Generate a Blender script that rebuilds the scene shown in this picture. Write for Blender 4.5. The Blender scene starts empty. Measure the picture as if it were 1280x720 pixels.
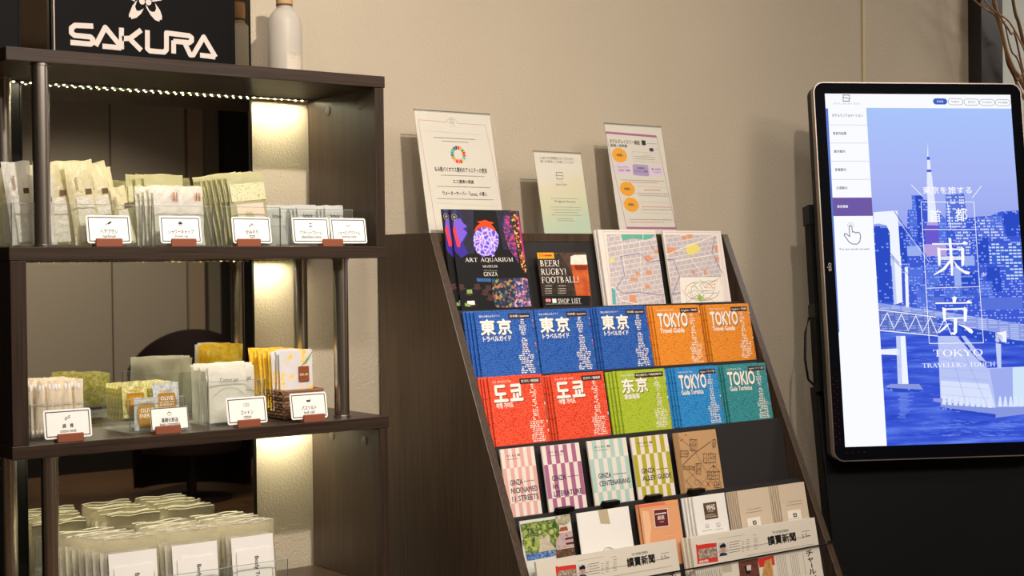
import bpy, math, random
from mathutils import Matrix, Vector
from math import sin, cos, pi, radians
random.seed(7)
SC = bpy.context.scene
COL = SC.collection
# ------------------------------------------------------------------ camera
FPX = 1842.19
cam_d = bpy.data.cameras.new('camera'); cam_d.sensor_width = 36.0; cam_d.lens = FPX / 1280 * 36
cam_d.clip_start = 0.05; cam_d.clip_end = 60
cam = bpy.data.objects.new('camera', cam_d); COL.objects.link(cam)
ax = Vector((0.79818787, 0.01817332, -0.60213441)).normalized()
ay = Vector((-0.60230605, 0.00563308, -0.79824538)); ay = (ay - ax * ay.dot(ax)).normalized()
az = ax.cross(ay)
cam.matrix_world = Matrix.Translation((0, 0, 1.40)) @ Matrix((ax, ay, az)).to_4x4()
SC.camera = cam
# ------------------------------------------------------------------ view, world, lights
SC.view_settings.view_transform = 'Standard'
try: SC.view_settings.look = 'None'
except Exception: pass
SC.view_settings.exposure = 0.0
SC.view_settings.gamma = 1.0
SC.view_settings.use_curve_mapping = False
SC.cycles.transparent_max_bounces = 24
SC.cycles.max_bounces = 10
SC.cycles.sample_clamp_indirect = 6
w = bpy.data.worlds.new('world'); SC.world = w; w.use_nodes = True
w.node_tree.nodes['Background'].inputs[0].default_value = (1.0, 0.86, 0.72, 1)
w.node_tree.nodes['Background'].inputs[1].default_value = 0.02

def lamp(name, kind, loc, target, energy, color, size=0.1, angle=60, blend=0.5):
    d = bpy.data.lights.new(name, kind); d.energy = energy; d.color = color
    if kind == 'SPOT': d.spot_size = radians(angle); d.spot_blend = blend; d.shadow_soft_size = size
    else: d.shape = 'DISK'; d.size = size
    o = bpy.data.objects.new(name, d); COL.objects.link(o); o.location = loc
    o.rotation_euler = (Vector(target) - Vector(loc)).to_track_quat('-Z', 'Y').to_euler()
    return o
WARM = (1.0, 0.91, 0.80)
lamp('key_fill_spot', 'SPOT', (1.2, 0.45, 2.88), (1.55, 2.9, 2.15), 270, WARM, 0.035, 84, 0.9)
lamp('key_fill_spot', 'SPOT', (1.15, 2.05, 2.88), (1.25, 2.9, 1.75), 22, WARM, 0.04, 95, 1.0)
lamp('key_fill_spot', 'SPOT', (-0.6, 0.6, 2.88), (1.4, 2.6, 1.0), 44, WARM, 0.05, 70, 1.0)
lamp('key_fill_spot', 'SPOT', (0.6, 0.4, 2.88), (2.2, 2.45, 0.8), 62, WARM, 0.05, 60, 1.0)
lamp('fill_area', 'AREA', (0.6, 0.0, 2.88), (0.6, 0.0, 0), 34, (1.0, 0.88, 0.75), 1.6)  # broad unseen fill, added to lift the general room light
lamp('fill_area', 'AREA', (3.0, -1.0, 2.88), (3.0, -1.0, 0), 60, (1.0, 0.90, 0.78), 1.2)  # second added fill, out of view
lamp('fill_area', 'AREA', (3.0, 0.9, 2.88), (3.3, 1.6, 0), 18, (1.0, 0.93, 0.86), 0.9)  # soft fill added to lighten the right part of the wall
lamp('fill_area', 'AREA', (5.2, 1.8, 2.88), (5.0, 2.4, 0), 52, (1.0, 0.95, 0.88), 0.8)  # unseen fill added for the pale wall and branches at right

lamp('key_fill_spot', 'SPOT', (2.9, -2.3, 2.88), (3.9, -4.1, 0.9), 520, WARM, 0.06, 62, 0.9)  # unseen spot added to brighten the rear panels reflected in the mirror
lamp('key_fill_spot', 'SPOT', (-1.6, -0.9, 2.88), (-1.6, -0.9, 0), 220, WARM, 0.06, 110, 0.8)  # unseen spot added so the chrome posts reflect a brighter room

# ------------------------------------------------------------------ helpers: materials
def lin(h):
    h = h.lstrip('#'); r = []
    for i in (0, 2, 4):
        c = int(h[i:i + 2], 16) / 255
        r.append(c / 12.92 if c <= 0.04045 else ((c + 0.055) / 1.055) ** 2.4)
    return (*r, 1)
MATS = {}
def new_mat(name):
    m = bpy.data.materials.new(name); m.use_nodes = True; MATS[name] = m
    nt = m.node_tree; return m, nt, nt.nodes, nt.links, nt.nodes['Principled BSDF']
def plain(name, h, rough=0.6, metal=0.0, spec=0.3):
    m, nt, N, L, b = new_mat(name)
    b.inputs['Base Color'].default_value = lin(h); b.inputs['Roughness'].default_value = rough
    b.inputs['Metallic'].default_value = metal; b.inputs['Specular IOR Level'].default_value = spec
    return m
def node(N, t, **k):
    n = N.new(t)
    for a, v in k.items(): setattr(n, a, v)
    return n
def mathn(nt, op, a, b=None, c=None):
    n = nt.nodes.new('ShaderNodeMath'); n.operation = op
    for i, v in enumerate((a, b, c)):
        if v is None: continue
        if isinstance(v, (int, float)): n.inputs[i].default_value = v
        else: nt.links.new(v, n.inputs[i])
    return n.outputs[0]
def mixc(nt, f, a, b):
    n = nt.nodes.new('ShaderNodeMix'); n.data_type = 'RGBA'
    for s, v in ((n.inputs[0], f), (n.inputs[6], a), (n.inputs[7], b)):
        if isinstance(v, (int, float, tuple)): s.default_value = v
        else: nt.links.new(v, s)
    return n.outputs[2]
def coords(nt, scale=(1, 1, 1)):
    t = nt.nodes.new('ShaderNodeTexCoord'); m = nt.nodes.new('ShaderNodeMapping')
    m.inputs['Scale'].default_value = scale; nt.links.new(t.outputs['Object'], m.inputs[0]); return m.outputs[0]
def noise(nt, vec, scale, detail=3, rough=0.5):
    n = nt.nodes.new('ShaderNodeTexNoise'); n.inputs['Scale'].default_value = scale
    n.inputs['Detail'].default_value = detail; n.inputs['Roughness'].default_value = rough
    nt.links.new(vec, n.inputs['Vector']); return n.outputs[0]
def ramp(nt, f, stops):
    n = nt.nodes.new('ShaderNodeValToRGB'); nt.links.new(f, n.inputs[0]); e = n.color_ramp.elements
    while len(e) < len(stops): e.new(0.5)
    for i, (p, c) in enumerate(stops): e[i].position = p; e[i].color = c if isinstance(c, tuple) else lin(c)
    return n.outputs[0]
def bump(nt, b, h, strength, dist=0.002):
    n = nt.nodes.new('ShaderNodeBump'); n.inputs['Strength'].default_value = strength; n.inputs['Distance'].default_value = dist
    nt.links.new(h, n.inputs['Height']); nt.links.new(n.outputs[0], b.inputs['Normal'])
def wood(name, c0, c1, scale, rough=0.35, bstr=0.15):
    m, nt, N, L, b = new_mat(name)
    f = noise(nt, coords(nt, scale), 1.0, 5, 0.6)
    L.new(ramp(nt, f, [(0.3, c0), (0.7, c1)]), b.inputs['Base Color'])
    b.inputs['Roughness'].default_value = rough; b.inputs['Specular IOR Level'].default_value = 0.28
    bump(nt, b, f, bstr, 0.0006)
    return m
wood('laminate_across', '#281d17', '#42342b', (6, 60, 420))
wood('laminate_upright', '#281d17', '#40332a', (320, 320, 6))
wood('rack_wood', '#3a2e25', '#554436', (260, 260, 5), 0.34)
def plaster(name, h, amt=0.35, sc=170):
    m, nt, N, L, b = new_mat(name)
    v = coords(nt); f = noise(nt, v, sc, 4, 0.6); g = noise(nt, v, 3, 2)
    c = lin(h); c2 = tuple(x * 0.9 for x in c[:3]) + (1,)
    L.new(mixc(nt, g, c, c2), b.inputs['Base Color']); b.inputs['Roughness'].default_value = 0.85
    b.inputs['Specular IOR Level'].default_value = 0.15
    bump(nt, b, f, amt, 0.004)
plaster('wall_plaster', '#c5b7a2', 0.7)
plaster('wall_pale', '#c4c6bd', 0.1)
plain('dark_trim', '#0b0a09', 0.6, 0, 0.1); plain('frame_dark', '#3a3634', 0.5)
plain('ceiling_white', '#cfc6ba', 0.9); plain('skirting', '#c9b48e', 0.6)
plain('rear_wall', '#6d6456', 0.7); plain('rear_panel', '#8f8577', 0.45); plain('rear_light', '#8d7b68', 0.6); plain('rear_black', '#15110f', 0.5)
m, nt, N, L, b = new_mat('floor_wood')
v = coords(nt); br = N.new('ShaderNodeTexBrick'); br.inputs['Scale'].default_value = 1.0
br.inputs['Brick Width'].default_value = 1.6; br.inputs['Row Height'].default_value = 0.16; br.inputs['Mortar Size'].default_value = 0.004
br.inputs['Color1'].default_value = lin('#6d5138'); br.inputs['Color2'].default_value = lin('#5d4430'); br.inputs['Mortar'].default_value = lin('#2a1d13')
L.new(v, br.inputs['Vector']); L.new(br.outputs[0], b.inputs['Base Color']); b.inputs['Roughness'].default_value = 0.4
m = plain('mirror_glass', '#bdbbb2', 0.015, 1.0)
m = plain('steel', '#d6cdc2', 0.24, 1.0)
plain('silver_rim', '#968b82', 0.32, 1.0)
def emit(name, h, s=1.0):
    m, nt, N, L, b = new_mat(name); N.remove(b)
    e = N.new('ShaderNodeEmission'); e.inputs[0].default_value = lin(h) if isinstance(h, str) else h
    e.inputs[1].default_value = s; L.new(e.outputs[0], N['Material Output'].inputs[0]); return m
emit('led_glow', (1.0, 0.94, 0.64, 1), 3000)
emit('diode_red', (1, 0.02, 0.03, 1), 0.35)
def clear(name, tint, gloss=0.08, alpha=0.06, rough=0.03, fr=True):
    m, nt, N, L, b = new_mat(name)
    t = N.new('ShaderNodeBsdfTransparent'); t.inputs[0].default_value = tint
    b.inputs['Base Color'].default_value = (0.8, 0.8, 0.78, 1); b.inputs['Roughness'].default_value = rough
    x = N.new('ShaderNodeMixShader'); x.inputs[0].default_value = alpha
    if fr:
        fz = N.new('ShaderNodeLayerWeight'); fz.inputs[0].default_value = 0.5
        L.new(mathn(nt, 'ADD', mathn(nt, 'MULTIPLY', mathn(nt, 'POWER', fz.outputs['Facing'], 4.0), 0.35), alpha), x.inputs[0])
    L.new(t.outputs[0], x.inputs[1]); L.new(b.outputs[0], x.inputs[2]); L.new(x.outputs[0], N['Material Output'].inputs[0]); return m
clear('acrylic', (0.97, 0.98, 0.97, 1), alpha=0.02)
clear('acrylic_edge', (0.55, 0.57, 0.56, 1), alpha=0.35); clear('acrylic_corner', (0.12, 0.12, 0.12, 1), alpha=0.12)
def film(name, h, alpha, rough=0.35, bs=0.6, sc=60):
    m, nt, N, L, b = new_mat(name)
    t = N.new('ShaderNodeBsdfTransparent'); t.inputs[0].default_value = (1, 1, 1, 1)
    b.inputs['Base Color'].default_value = lin(h); b.inputs['Roughness'].default_value = rough
    b.inputs['Subsurface Weight'].default_value = 0.0
    tr = N.new('ShaderNodeBsdfTranslucent'); tr.inputs[0].default_value = lin(h)
    y = N.new('ShaderNodeMixShader'); y.inputs[0].default_value = 0.35; L.new(b.outputs[0], y.inputs[1]); L.new(tr.outputs[0], y.inputs[2])
    x = N.new('ShaderNodeMixShader'); x.inputs[0].default_value = alpha
    L.new(t.outputs[0], x.inputs[1]); L.new(y.outputs[0], x.inputs[2]); L.new(x.outputs[0], N['Material Output'].inputs[0])
    f = noise(nt, coords(nt), sc, 3); bump(nt, b, f, bs, 0.004); return m
film('film_clear', '#bdb49c', 0.42, 0.18, 1.0, 110); film('film_white', '#e9e5dd', 0.84, 0.28, 1.0, 90); film('film_cream', '#e8e0bd', 0.78, 0.25, 1.0, 90)
film('film_green', '#cfcaa0', 0.9); film('film_silver', '#d6d6d4', 0.97, 0.3); film('film_cotton', '#f1eee6', 0.93)
film('film_swab', '#f6ead9', 0.55, 0.3, 0.8, 120)
plain('cream', '#f3ecdc', 0.5); plain('towel_white', '#f3efec', 0.9); plain('brush_tan', '#e6d9c4', 0.6)
plain('block_wood', '#8d4f38', 0.55)
def dotted(name, base, light, dark, pitch=0.0036):
    m, nt, N, L, b = new_mat(name)
    t = N.new('ShaderNodeTexCoord'); s = N.new('ShaderNodeSeparateXYZ'); L.new(t.outputs['Object'], s.inputs[0])
    x = mathn(nt, 'DIVIDE', s.outputs[0], pitch); z = mathn(nt, 'DIVIDE', s.outputs[2], pitch)
    cv = N.new('ShaderNodeCombineXYZ'); L.new(mathn(nt, 'FLOOR', x), cv.inputs[0]); L.new(mathn(nt, 'FLOOR', z), cv.inputs[2])
    wn = N.new('ShaderNodeTexWhiteNoise'); L.new(cv.outputs[0], wn.inputs[0])
    dx = mathn(nt, 'LESS_THAN', mathn(nt, 'FRACT', x), 0.62); dz = mathn(nt, 'LESS_THAN', mathn(nt, 'FRACT', z), 0.5)
    dot = mathn(nt, 'MULTIPLY', dx, dz)
    c = mixc(nt, mathn(nt, 'MULTIPLY', dot, mathn(nt, 'MULTIPLY', mathn(nt, 'GREATER_THAN', wn.outputs[0], 0.25), 0.42)), lin(base), lin(light))
    c = mixc(nt, mathn(nt, 'MULTIPLY', dot, mathn(nt, 'LESS_THAN', wn.outputs[0], 0.12)), c, lin(dark))
    L.new(c, b.inputs['Base Color']); b.inputs['Roughness'].default_value = 0.4; b.inputs['Specular IOR Level'].default_value = 0.3
dotted('guide_blue', '#1f55ac', '#6b9ad6', '#163f8c'); dotted('guide_orange', '#e88a24', '#ffbe62', '#c06a18')
dotted('guide_red', '#e8452a', '#ff9a72', '#b52f1c'); dotted('guide_green', '#a9bf2c', '#d6e070', '#7f9420')
dotted('guide_cyan', '#1f86cf', '#7cc4ef', '#125f9f'); dotted('guide_teal', '#2d8a92', '#7cc4c4', '#1f6068')
def blobs(name, cols, scale, kind='noise', rough=0.45):
    m, nt, N, L, b = new_mat(name); v = coords(nt)
    if kind == 'noise': f = noise(nt, v, scale, 4, 0.7)
    elif kind == 'veins':
        n = N.new('ShaderNodeTexVoronoi'); n.feature = 'DISTANCE_TO_EDGE'; n.inputs['Scale'].default_value = scale; L.new(v, n.inputs[0]); f = n.outputs['Distance']
    else:
        n = N.new('ShaderNodeTexVoronoi'); n.inputs['Scale'].default_value = scale; L.new(v, n.inputs[0])
        s = N.new('ShaderNodeSeparateColor'); L.new(n.outputs['Color'], s.inputs[0]); f = s.outputs[0]
    L.new(ramp(nt, f, cols), b.inputs['Base Color']); b.inputs['Roughness'].default_value = rough
blobs('aqsph', [(0.0, '#efe6ff'), (0.08, '#a888f4'), (0.25, '#5a44d4'), (0.6, '#2a2aa0')], 85, 'veins'); blobs('aqneb', [(0.42, '#141212'), (0.6, '#1a1848'), (0.75, '#2c3a94')], 30)
blobs('aqst1', [(0.0, '#1a1030'), (0.4, '#2a2a78'), (0.7, '#8a3a78'), (0.9, '#d83a60')], 220, 'cell'); blobs('aqst2', [(0.0, '#120c08'), (0.55, '#3a1808'), (0.75, '#f08830'), (0.95, '#ffd080')], 230, 'cell')
blobs('aqfs', [(0.0, '#0c1222'), (0.5, '#14264a'), (0.66, '#1a5a6a'), (0.82, '#b89a40'), (0.95, '#a04a50')], 170, 'cell'); blobs('aqmul', [(0.0, '#0e1830'), (0.45, '#24508a'), (0.66, '#c05048'), (0.82, '#e0b8c4'), (0.95, '#6a48a0')], 200, 'cell')
blobs('aqblu', [(0.3, '#16386a'), (0.7, '#3a78c0')], 200)
blobs('brbg', [(0.3, '#1a100a'), (0.5, '#5a4028'), (0.6, '#2a1a10'), (0.75, '#c0a880')], 55); blobs('brdk', [(0.4, '#1a120c'), (0.7, '#4a3422')], 90)
blobs('beer', [(0.35, '#a83a10'), (0.65, '#d86820')], 40); blobs('foam', [(0.35, '#e8d8c4'), (0.65, '#fff6ea')], 70)
blobs('ph_tree', [(0.3, '#26401a'), (0.45, '#4a6a28'), (0.58, '#8a9a50'), (0.7, '#d0d0a8')], 120); blobs('ph_lt', [(0.3, '#6f8a30'), (0.6, '#c0cc70'), (0.75, '#e6e0c8')], 110)
blobs('ph_bl', [(0.3, '#1a2a5a'), (0.5, '#3a6ab0'), (0.7, '#c8d8e8')], 160); blobs('ph_dk', [(0.35, '#2a1a12'), (0.55, '#6a4a30'), (0.7, '#c09050')], 140)
blobs('ph_tmp', [(0.35, '#a86a4a'), (0.5, '#d0b4b0'), (0.7, '#8a8ab8')], 90); blobs('ph_path', [(0.3, '#b0a48c'), (0.7, '#dcd2bc')], 60); blobs('ph_cup', [(0.35, '#8a7a50'), (0.65, '#d8d0b8')], 80)
blobs('npph', [(0.3, '#3a2a28'), (0.5, '#9a8878'), (0.62, '#d8c8b8'), (0.75, '#b05048')], 160); blobs('npbn', [(0.35, '#4a2a24'), (0.6, '#7a4438')], 60); blobs('npye', [(0.35, '#b07838'), (0.6, '#d8a868'), (0.75, '#c04838')], 90)
m, nt, N, L, b = new_mat('mapg')
v = coords(nt, (1, 1, 1)); br = N.new('ShaderNodeTexBrick'); rt = N.new('ShaderNodeMapping'); rt.inputs['Rotation'].default_value = (pi / 2, 0.0, 0.12); L.new(v, rt.inputs[0])
br.inputs['Scale'].default_value = 1; br.inputs['Brick Width'].default_value = 0.019; br.inputs['Row Height'].default_value = 0.012; br.inputs['Mortar Size'].default_value = 0.0009
br.inputs['Color1'].default_value = lin('#cbbfbf'); br.inputs['Color2'].default_value = lin('#c2b6ba'); br.inputs['Mortar'].default_value = lin('#e6dedb'); L.new(rt.outputs[0], br.inputs[0])
nz = noise(nt, v, 700, 2, 0.6); L.new(mixc(nt, mathn(nt, 'GREATER_THAN', nz, 0.64), br.outputs[0], lin('#b3a3a6')), b.inputs['Base Color']); b.inputs['Roughness'].default_value = 0.6
PAL = dict(wt='#f6efe6', wt2='#f3ece0', bk='#141212', dk='#3a3436', gy='#9a948e', red='#d8382c', rd='#c0405a', navy='#20284a', gold='#e8a022', badge='#e2aa20', pk='#e08a90',
  aqb='#3a2a9a', aqp='#7a5ad8', aqr='#e83a50', aqo='#f04a1c', aqm='#c02a78', aqgn='#8aa860', aqdk='#4a3030', beerd='#8a2c0c', morg='#e09a70', myel='#e8dc78', mgreen='#6ab59c', mteal='#5fb0b4', mlav='#7a72a8', mnav='#5a5a88', mlime='#8ac832',
  s_rd='#c03a48', s_gn='#5a9a50', s_bl='#4a6aa8', s_or='#d88a4a', s_pu='#8a6aa0', s_gy='#7a7a70', sp_pu='#a8608c', lil='#d8c4d8', lil2='#a894c0', krd='#a88058', krl='#b08a68', krk='#3a2c22', krr='#a03020',
  ph_sky='#dcdcd4', ph_rd='#a85038', ph_rf='#5a2a1a', tape='#c4b494', ph_g1='#3a5a22', ph_g2='#a4ae5c', pc_r='#e8785a', pc_o='#f0a860', pc_l='#f4c49c', pc_m='#6a2428', brn='#5f4630', taup='#a8957f', npgr='#c6bca6', gyd='#7c746f', npbl='#b8c4d0', npdk='#2a3038', npsk='#c89478', npdk2='#1c1614', npwh='#d8cec4', npcol='#6a625a', sg='#d9ccc4')
def M(name):
    if name in MATS: return MATS[name]
    if name in PAL: return plain(name, PAL[name], 0.55, 0, 0.25)
    if name.startswith('#'): return plain(name, name, 0.55, 0, 0.25)
    raise KeyError(name)

# ------------------------------------------------------------------ helpers: meshes
class MB:
    def __init__(s): s.v = []; s.f = []; s.m = []; s.names = []; s.sm = []
    def mi(s, n):
        if n not in s.names: s.names.append(n)
        return s.names.index(n)
    def add(s, vs, fs, mat, smooth=False):
        o = len(s.v); s.v += [tuple(p) for p in vs]; k = s.mi(mat)
        for f in fs: s.f.append([o + i for i in f]); s.m.append(k); s.sm.append(smooth)
        return s
    def hexa(s, p, mat): return s.add(p, [(0, 3, 2, 1), (4, 5, 6, 7), (0, 1, 5, 4), (1, 2, 6, 5), (2, 3, 7, 6), (3, 0, 4, 7)], mat)
    def box(s, x0, x1, y0, y1, z0, z1, mat):
        return s.hexa([(x0, y0, z0), (x1, y0, z0), (x1, y1, z0), (x0, y1, z0), (x0, y0, z1), (x1, y0, z1), (x1, y1, z1), (x0, y1, z1)], mat)
    def prism(s, prof, a0, a1, axis, mat):   # profile polygon swept along one axis
        def P(q, a):
            return (a, q[0], q[1]) if axis == 'x' else (q[0], a, q[1]) if axis == 'y' else (q[0], q[1], a)
        n = len(prof); vs = [P(q, a0) for q in prof] + [P(q, a1) for q in prof]
        return s.add(vs, [tuple(range(n)), tuple(range(2 * n - 1, n - 1, -1))] + [(i, i + n, (i + 1) % n + n, (i + 1) % n) for i in range(n)], mat)
    def lathe(s, prof, mat, n=24, c=(0, 0, 0)):
        vs = []; fs = []
        for r, z in prof:
            for k in range(n): vs.append((c[0] + r * cos(2 * pi * k / n), c[1] + r * sin(2 * pi * k / n), c[2] + z))
        for i in range(len(prof) - 1):
            for k in range(n): fs.append((i * n + k, i * n + (k + 1) % n, (i + 1) * n + (k + 1) % n, (i + 1) * n + k))
        fs.append(tuple(range(n - 1, -1, -1))); fs.append(tuple(range((len(prof) - 1) * n, len(prof) * n)))
        return s.add(vs, fs, mat, True)
    def tube(s, pts, rad, mat, n=8):
        pts = [Vector(p) for p in pts]; vs = []; fs = []
        for i, p in enumerate(pts):
            t = (pts[min(i + 1, len(pts) - 1)] - pts[max(i - 1, 0)]).normalized()
            u = t.cross(Vector((0, 0, 1)) if abs(t.z) < 0.9 else Vector((1, 0, 0))).normalized(); q = t.cross(u)
            r = rad[i] if isinstance(rad, (list, tuple)) else rad
            for k in range(n): vs.append(p + (u * cos(2 * pi * k / n) + q * sin(2 * pi * k / n)) * r)
        for i in range(len(pts) - 1):
            for k in range(n): fs.append((i * n + k, i * n + (k + 1) % n, (i + 1) * n + (k + 1) % n, (i + 1) * n + k))
        fs.append(tuple(range(n - 1, -1, -1))); fs.append(tuple(range((len(pts) - 1) * n, len(pts) * n)))
        return s.add(vs, fs, mat, True)
    def grid(s, fn, nu, nv, mat, smooth=True, flip=False):
        vs = [fn(i / nu, j / nv) for j in range(nv + 1) for i in range(nu + 1)]; fs = []
        for j in range(nv):
            for i in range(nu):
                a = j * (nu + 1) + i; q = (a, a + 1, a + nu + 2, a + nu + 1); fs.append(q[::-1] if flip else q)
        return s.add(vs, fs, mat, smooth)
    # ---- flat print on a face that looks along -Y; u right, v up, metres
    def pr(s, pts, mat, y):
        a = sum(pts[i][0] * pts[(i + 1) % len(pts)][1] - pts[(i + 1) % len(pts)][0] * pts[i][1] for i in range(len(pts)))
        if a < 0: pts = pts[::-1]
        return s.add([(p[0], y, p[1]) for p in pts], [tuple(range(len(pts)))], mat)
    def rect(s, u0, v0, u1, v1, mat, y): return s.pr([(u0, v0), (u1, v0), (u1, v1), (u0, v1)], mat, y)
    def line(s, pts, wd, mat, y):
        if wd > 0.004 and wd < 0.05 and len(pts) > 2:      # broad strokes get round joints
            for i in range(len(pts) - 1): s.line([pts[i], pts[i + 1]], wd, mat, y - i * 1.2e-5)
            for i, p in enumerate(pts[1:-1]): s.disc(p[0], p[1], wd / 2, mat, y - i * 1.2e-5 - 6e-6, 16)
            return s
        h = wd / 2; n = len(pts); closed = n > 2 and abs(pts[0][0] - pts[-1][0]) < 1e-7 and abs(pts[0][1] - pts[-1][1]) < 1e-7
        Ls = []; Rs = []
        for i in range(n):
            p = Vector(pts[i]); a = Vector(pts[i - 1]) if i > 0 else (Vector(pts[-2]) if closed else None)
            b = Vector(pts[i + 1]) if i < n - 1 else (Vector(pts[1]) if closed else None)
            d1 = (p - a).normalized() if a is not None and (p - a).length > 1e-9 else None
            d2 = (b - p).normalized() if b is not None and (b - p).length > 1e-9 else None
            d1 = d1 or d2 or Vector((1, 0)); d2 = d2 or d1
            n1 = Vector((-d1.y, d1.x)); n2 = Vector((-d2.y, d2.x)); mm = n1 + n2
            if mm.length < 1e-4: mm = n1
            mm.normalize(); k = h / max(mm.dot(n1), 0.45)
            Ls.append(p + mm * k); Rs.append(p - mm * k)
        for i in range(n - 1): s.pr([tuple(Rs[i]), tuple(Rs[i + 1]), tuple(Ls[i + 1]), tuple(Ls[i])], mat, y)
        return s
    def disc(s, u, v, r, mat, y, n=24): return s.pr([(u + r * cos(2 * pi * k / n), v + r * sin(2 * pi * k / n)) for k in range(n)], mat, y)
    def text(s, body, u0, v0, u1, v1, mat, y, bold=0, serif=False):
        vs, fs, bb = (serif_mesh if serif else text_mesh)(body, 0)
        a = (u1 - u0) / max(bb[2] - bb[0], 1e-6); c = (v1 - v0) / max(bb[3] - bb[1], 1e-6)
        # heavier lettering: the same glyphs set a hair apart
        for i, (dx, dz) in enumerate([(0, 0)] if not bold else [(-bold, 0), (bold, 0), (0, bold), (0, -bold)]):
            s.add([(u0 + (p[0] - bb[0] + dx) * a, y - i * 6e-6, v0 + (p[1] - bb[1] + dz) * c) for p in vs], fs, mat)
        return s
    def ops(s, lst, y0, dv=0.0, w=None, h=None, step=0.00012, vmin=None, pre=''):
        def C(q):
            u, v = q[0] / 1000, q[1] / 1000
            if w is not None: u = min(max(u, 0.0006), w - 0.0006)
            if h is not None: v = min(v, h - 0.0006)
            if vmin is not None: v = max(v, vmin)
            return u, v + dv
        for o in lst:
            k = o[0]
            if k == 'p': s.pr([C(q) for q in o[3]], pre + o[1], y0 - o[2] * step)
            elif k == 'l': s.line([C(q) for q in o[4]], o[3] / 1000, pre + o[1], y0 - o[2] * step)
            elif k == 'd':
                u, v = C(o[3:5]); r_ = o[5] / 1000
                if w is not None: u = min(max(u, r_ + 0.0006), w - r_ - 0.0006)
                s.disc(u, v, o[5] / 1000, pre + o[1], y0 - o[2] * step)
            elif k in 'ts':
                a = C(o[4:6]); b = C(o[6:8]); s.text(o[1], a[0], a[1], b[0], b[1], pre + o[2], y0 - o[3] * step, o[8] if k == 't' else 0, k == 's')
            elif k == 'g':   # a row of print too small to read: short dashes
                u, v = C((o[3], o[4])); u1 = C((o[5], o[4]))[0]; hh = o[6] / 1000; rs = random.Random(int(u * 1e5 + v * 1e4))
                while u < u1:
                    l = hh * rs.uniform(0.6, 1.6); s.rect(u, v - hh / 2, min(u + l, u1), v + hh / 2 * rs.uniform(0.5, 1), pre + o[1], y0 - o[2] * step); u += l + hh * rs.uniform(0.25, 0.6)
        return s
    def build(s, name, parent=None, off=None, smooth=None, bevel=0, seg=2):
        me = bpy.data.meshes.new(name); off = Vector(off) if off is not None else Vector((0, 0, 0))
        me.from_pydata([Vector(p) - off for p in s.v], [], s.f)
        for n in s.names: me.materials.append(M(n))
        me.polygons.foreach_set('material_index', s.m)
        me.polygons.foreach_set('use_smooth', [bool(x) if smooth is None else smooth for x in s.sm]); me.update()
        if any(s.sm): me.set_sharp_from_angle(angle=0.7)
        o = bpy.data.objects.new(name, me); COL.objects.link(o)
        if parent: o.parent = parent
        if bevel:
            md = o.modifiers.new('bevel', 'BEVEL'); md.width = bevel; md.segments = seg; md.limit_method = 'ANGLE'
        return o
TC = {}
def text_mesh(body, bold=0):
    k = (body, bold)
    if k not in TC:
        c = bpy.data.curves.new('lettering', 'FONT'); c.body = body; c.size = 1; c.resolution_u = 2; c.offset = bold
        o = bpy.data.objects.new('lettering', c); COL.objects.link(o)
        me = bpy.data.meshes.new_from_object(o.evaluated_get(bpy.context.evaluated_depsgraph_get()))
        vs = [(v.co.x, v.co.y) for v in me.vertices]; fs = []
        for p in me.polygons:
            q = list(p.vertices); a = sum(vs[q[i]][0] * vs[q[(i + 1) % len(q)]][1] - vs[q[(i + 1) % len(q)]][0] * vs[q[i]][1] for i in range(len(q)))
            fs.append(q if a > 0 else q[::-1])
        bpy.data.objects.remove(o); bpy.data.meshes.remove(me); bpy.data.curves.remove(c)
        TC[k] = (vs, fs, (min(p[0] for p in vs), min(p[1] for p in vs), max(p[0] for p in vs), max(p[1] for p in vs)))
    return TC[k]
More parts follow.
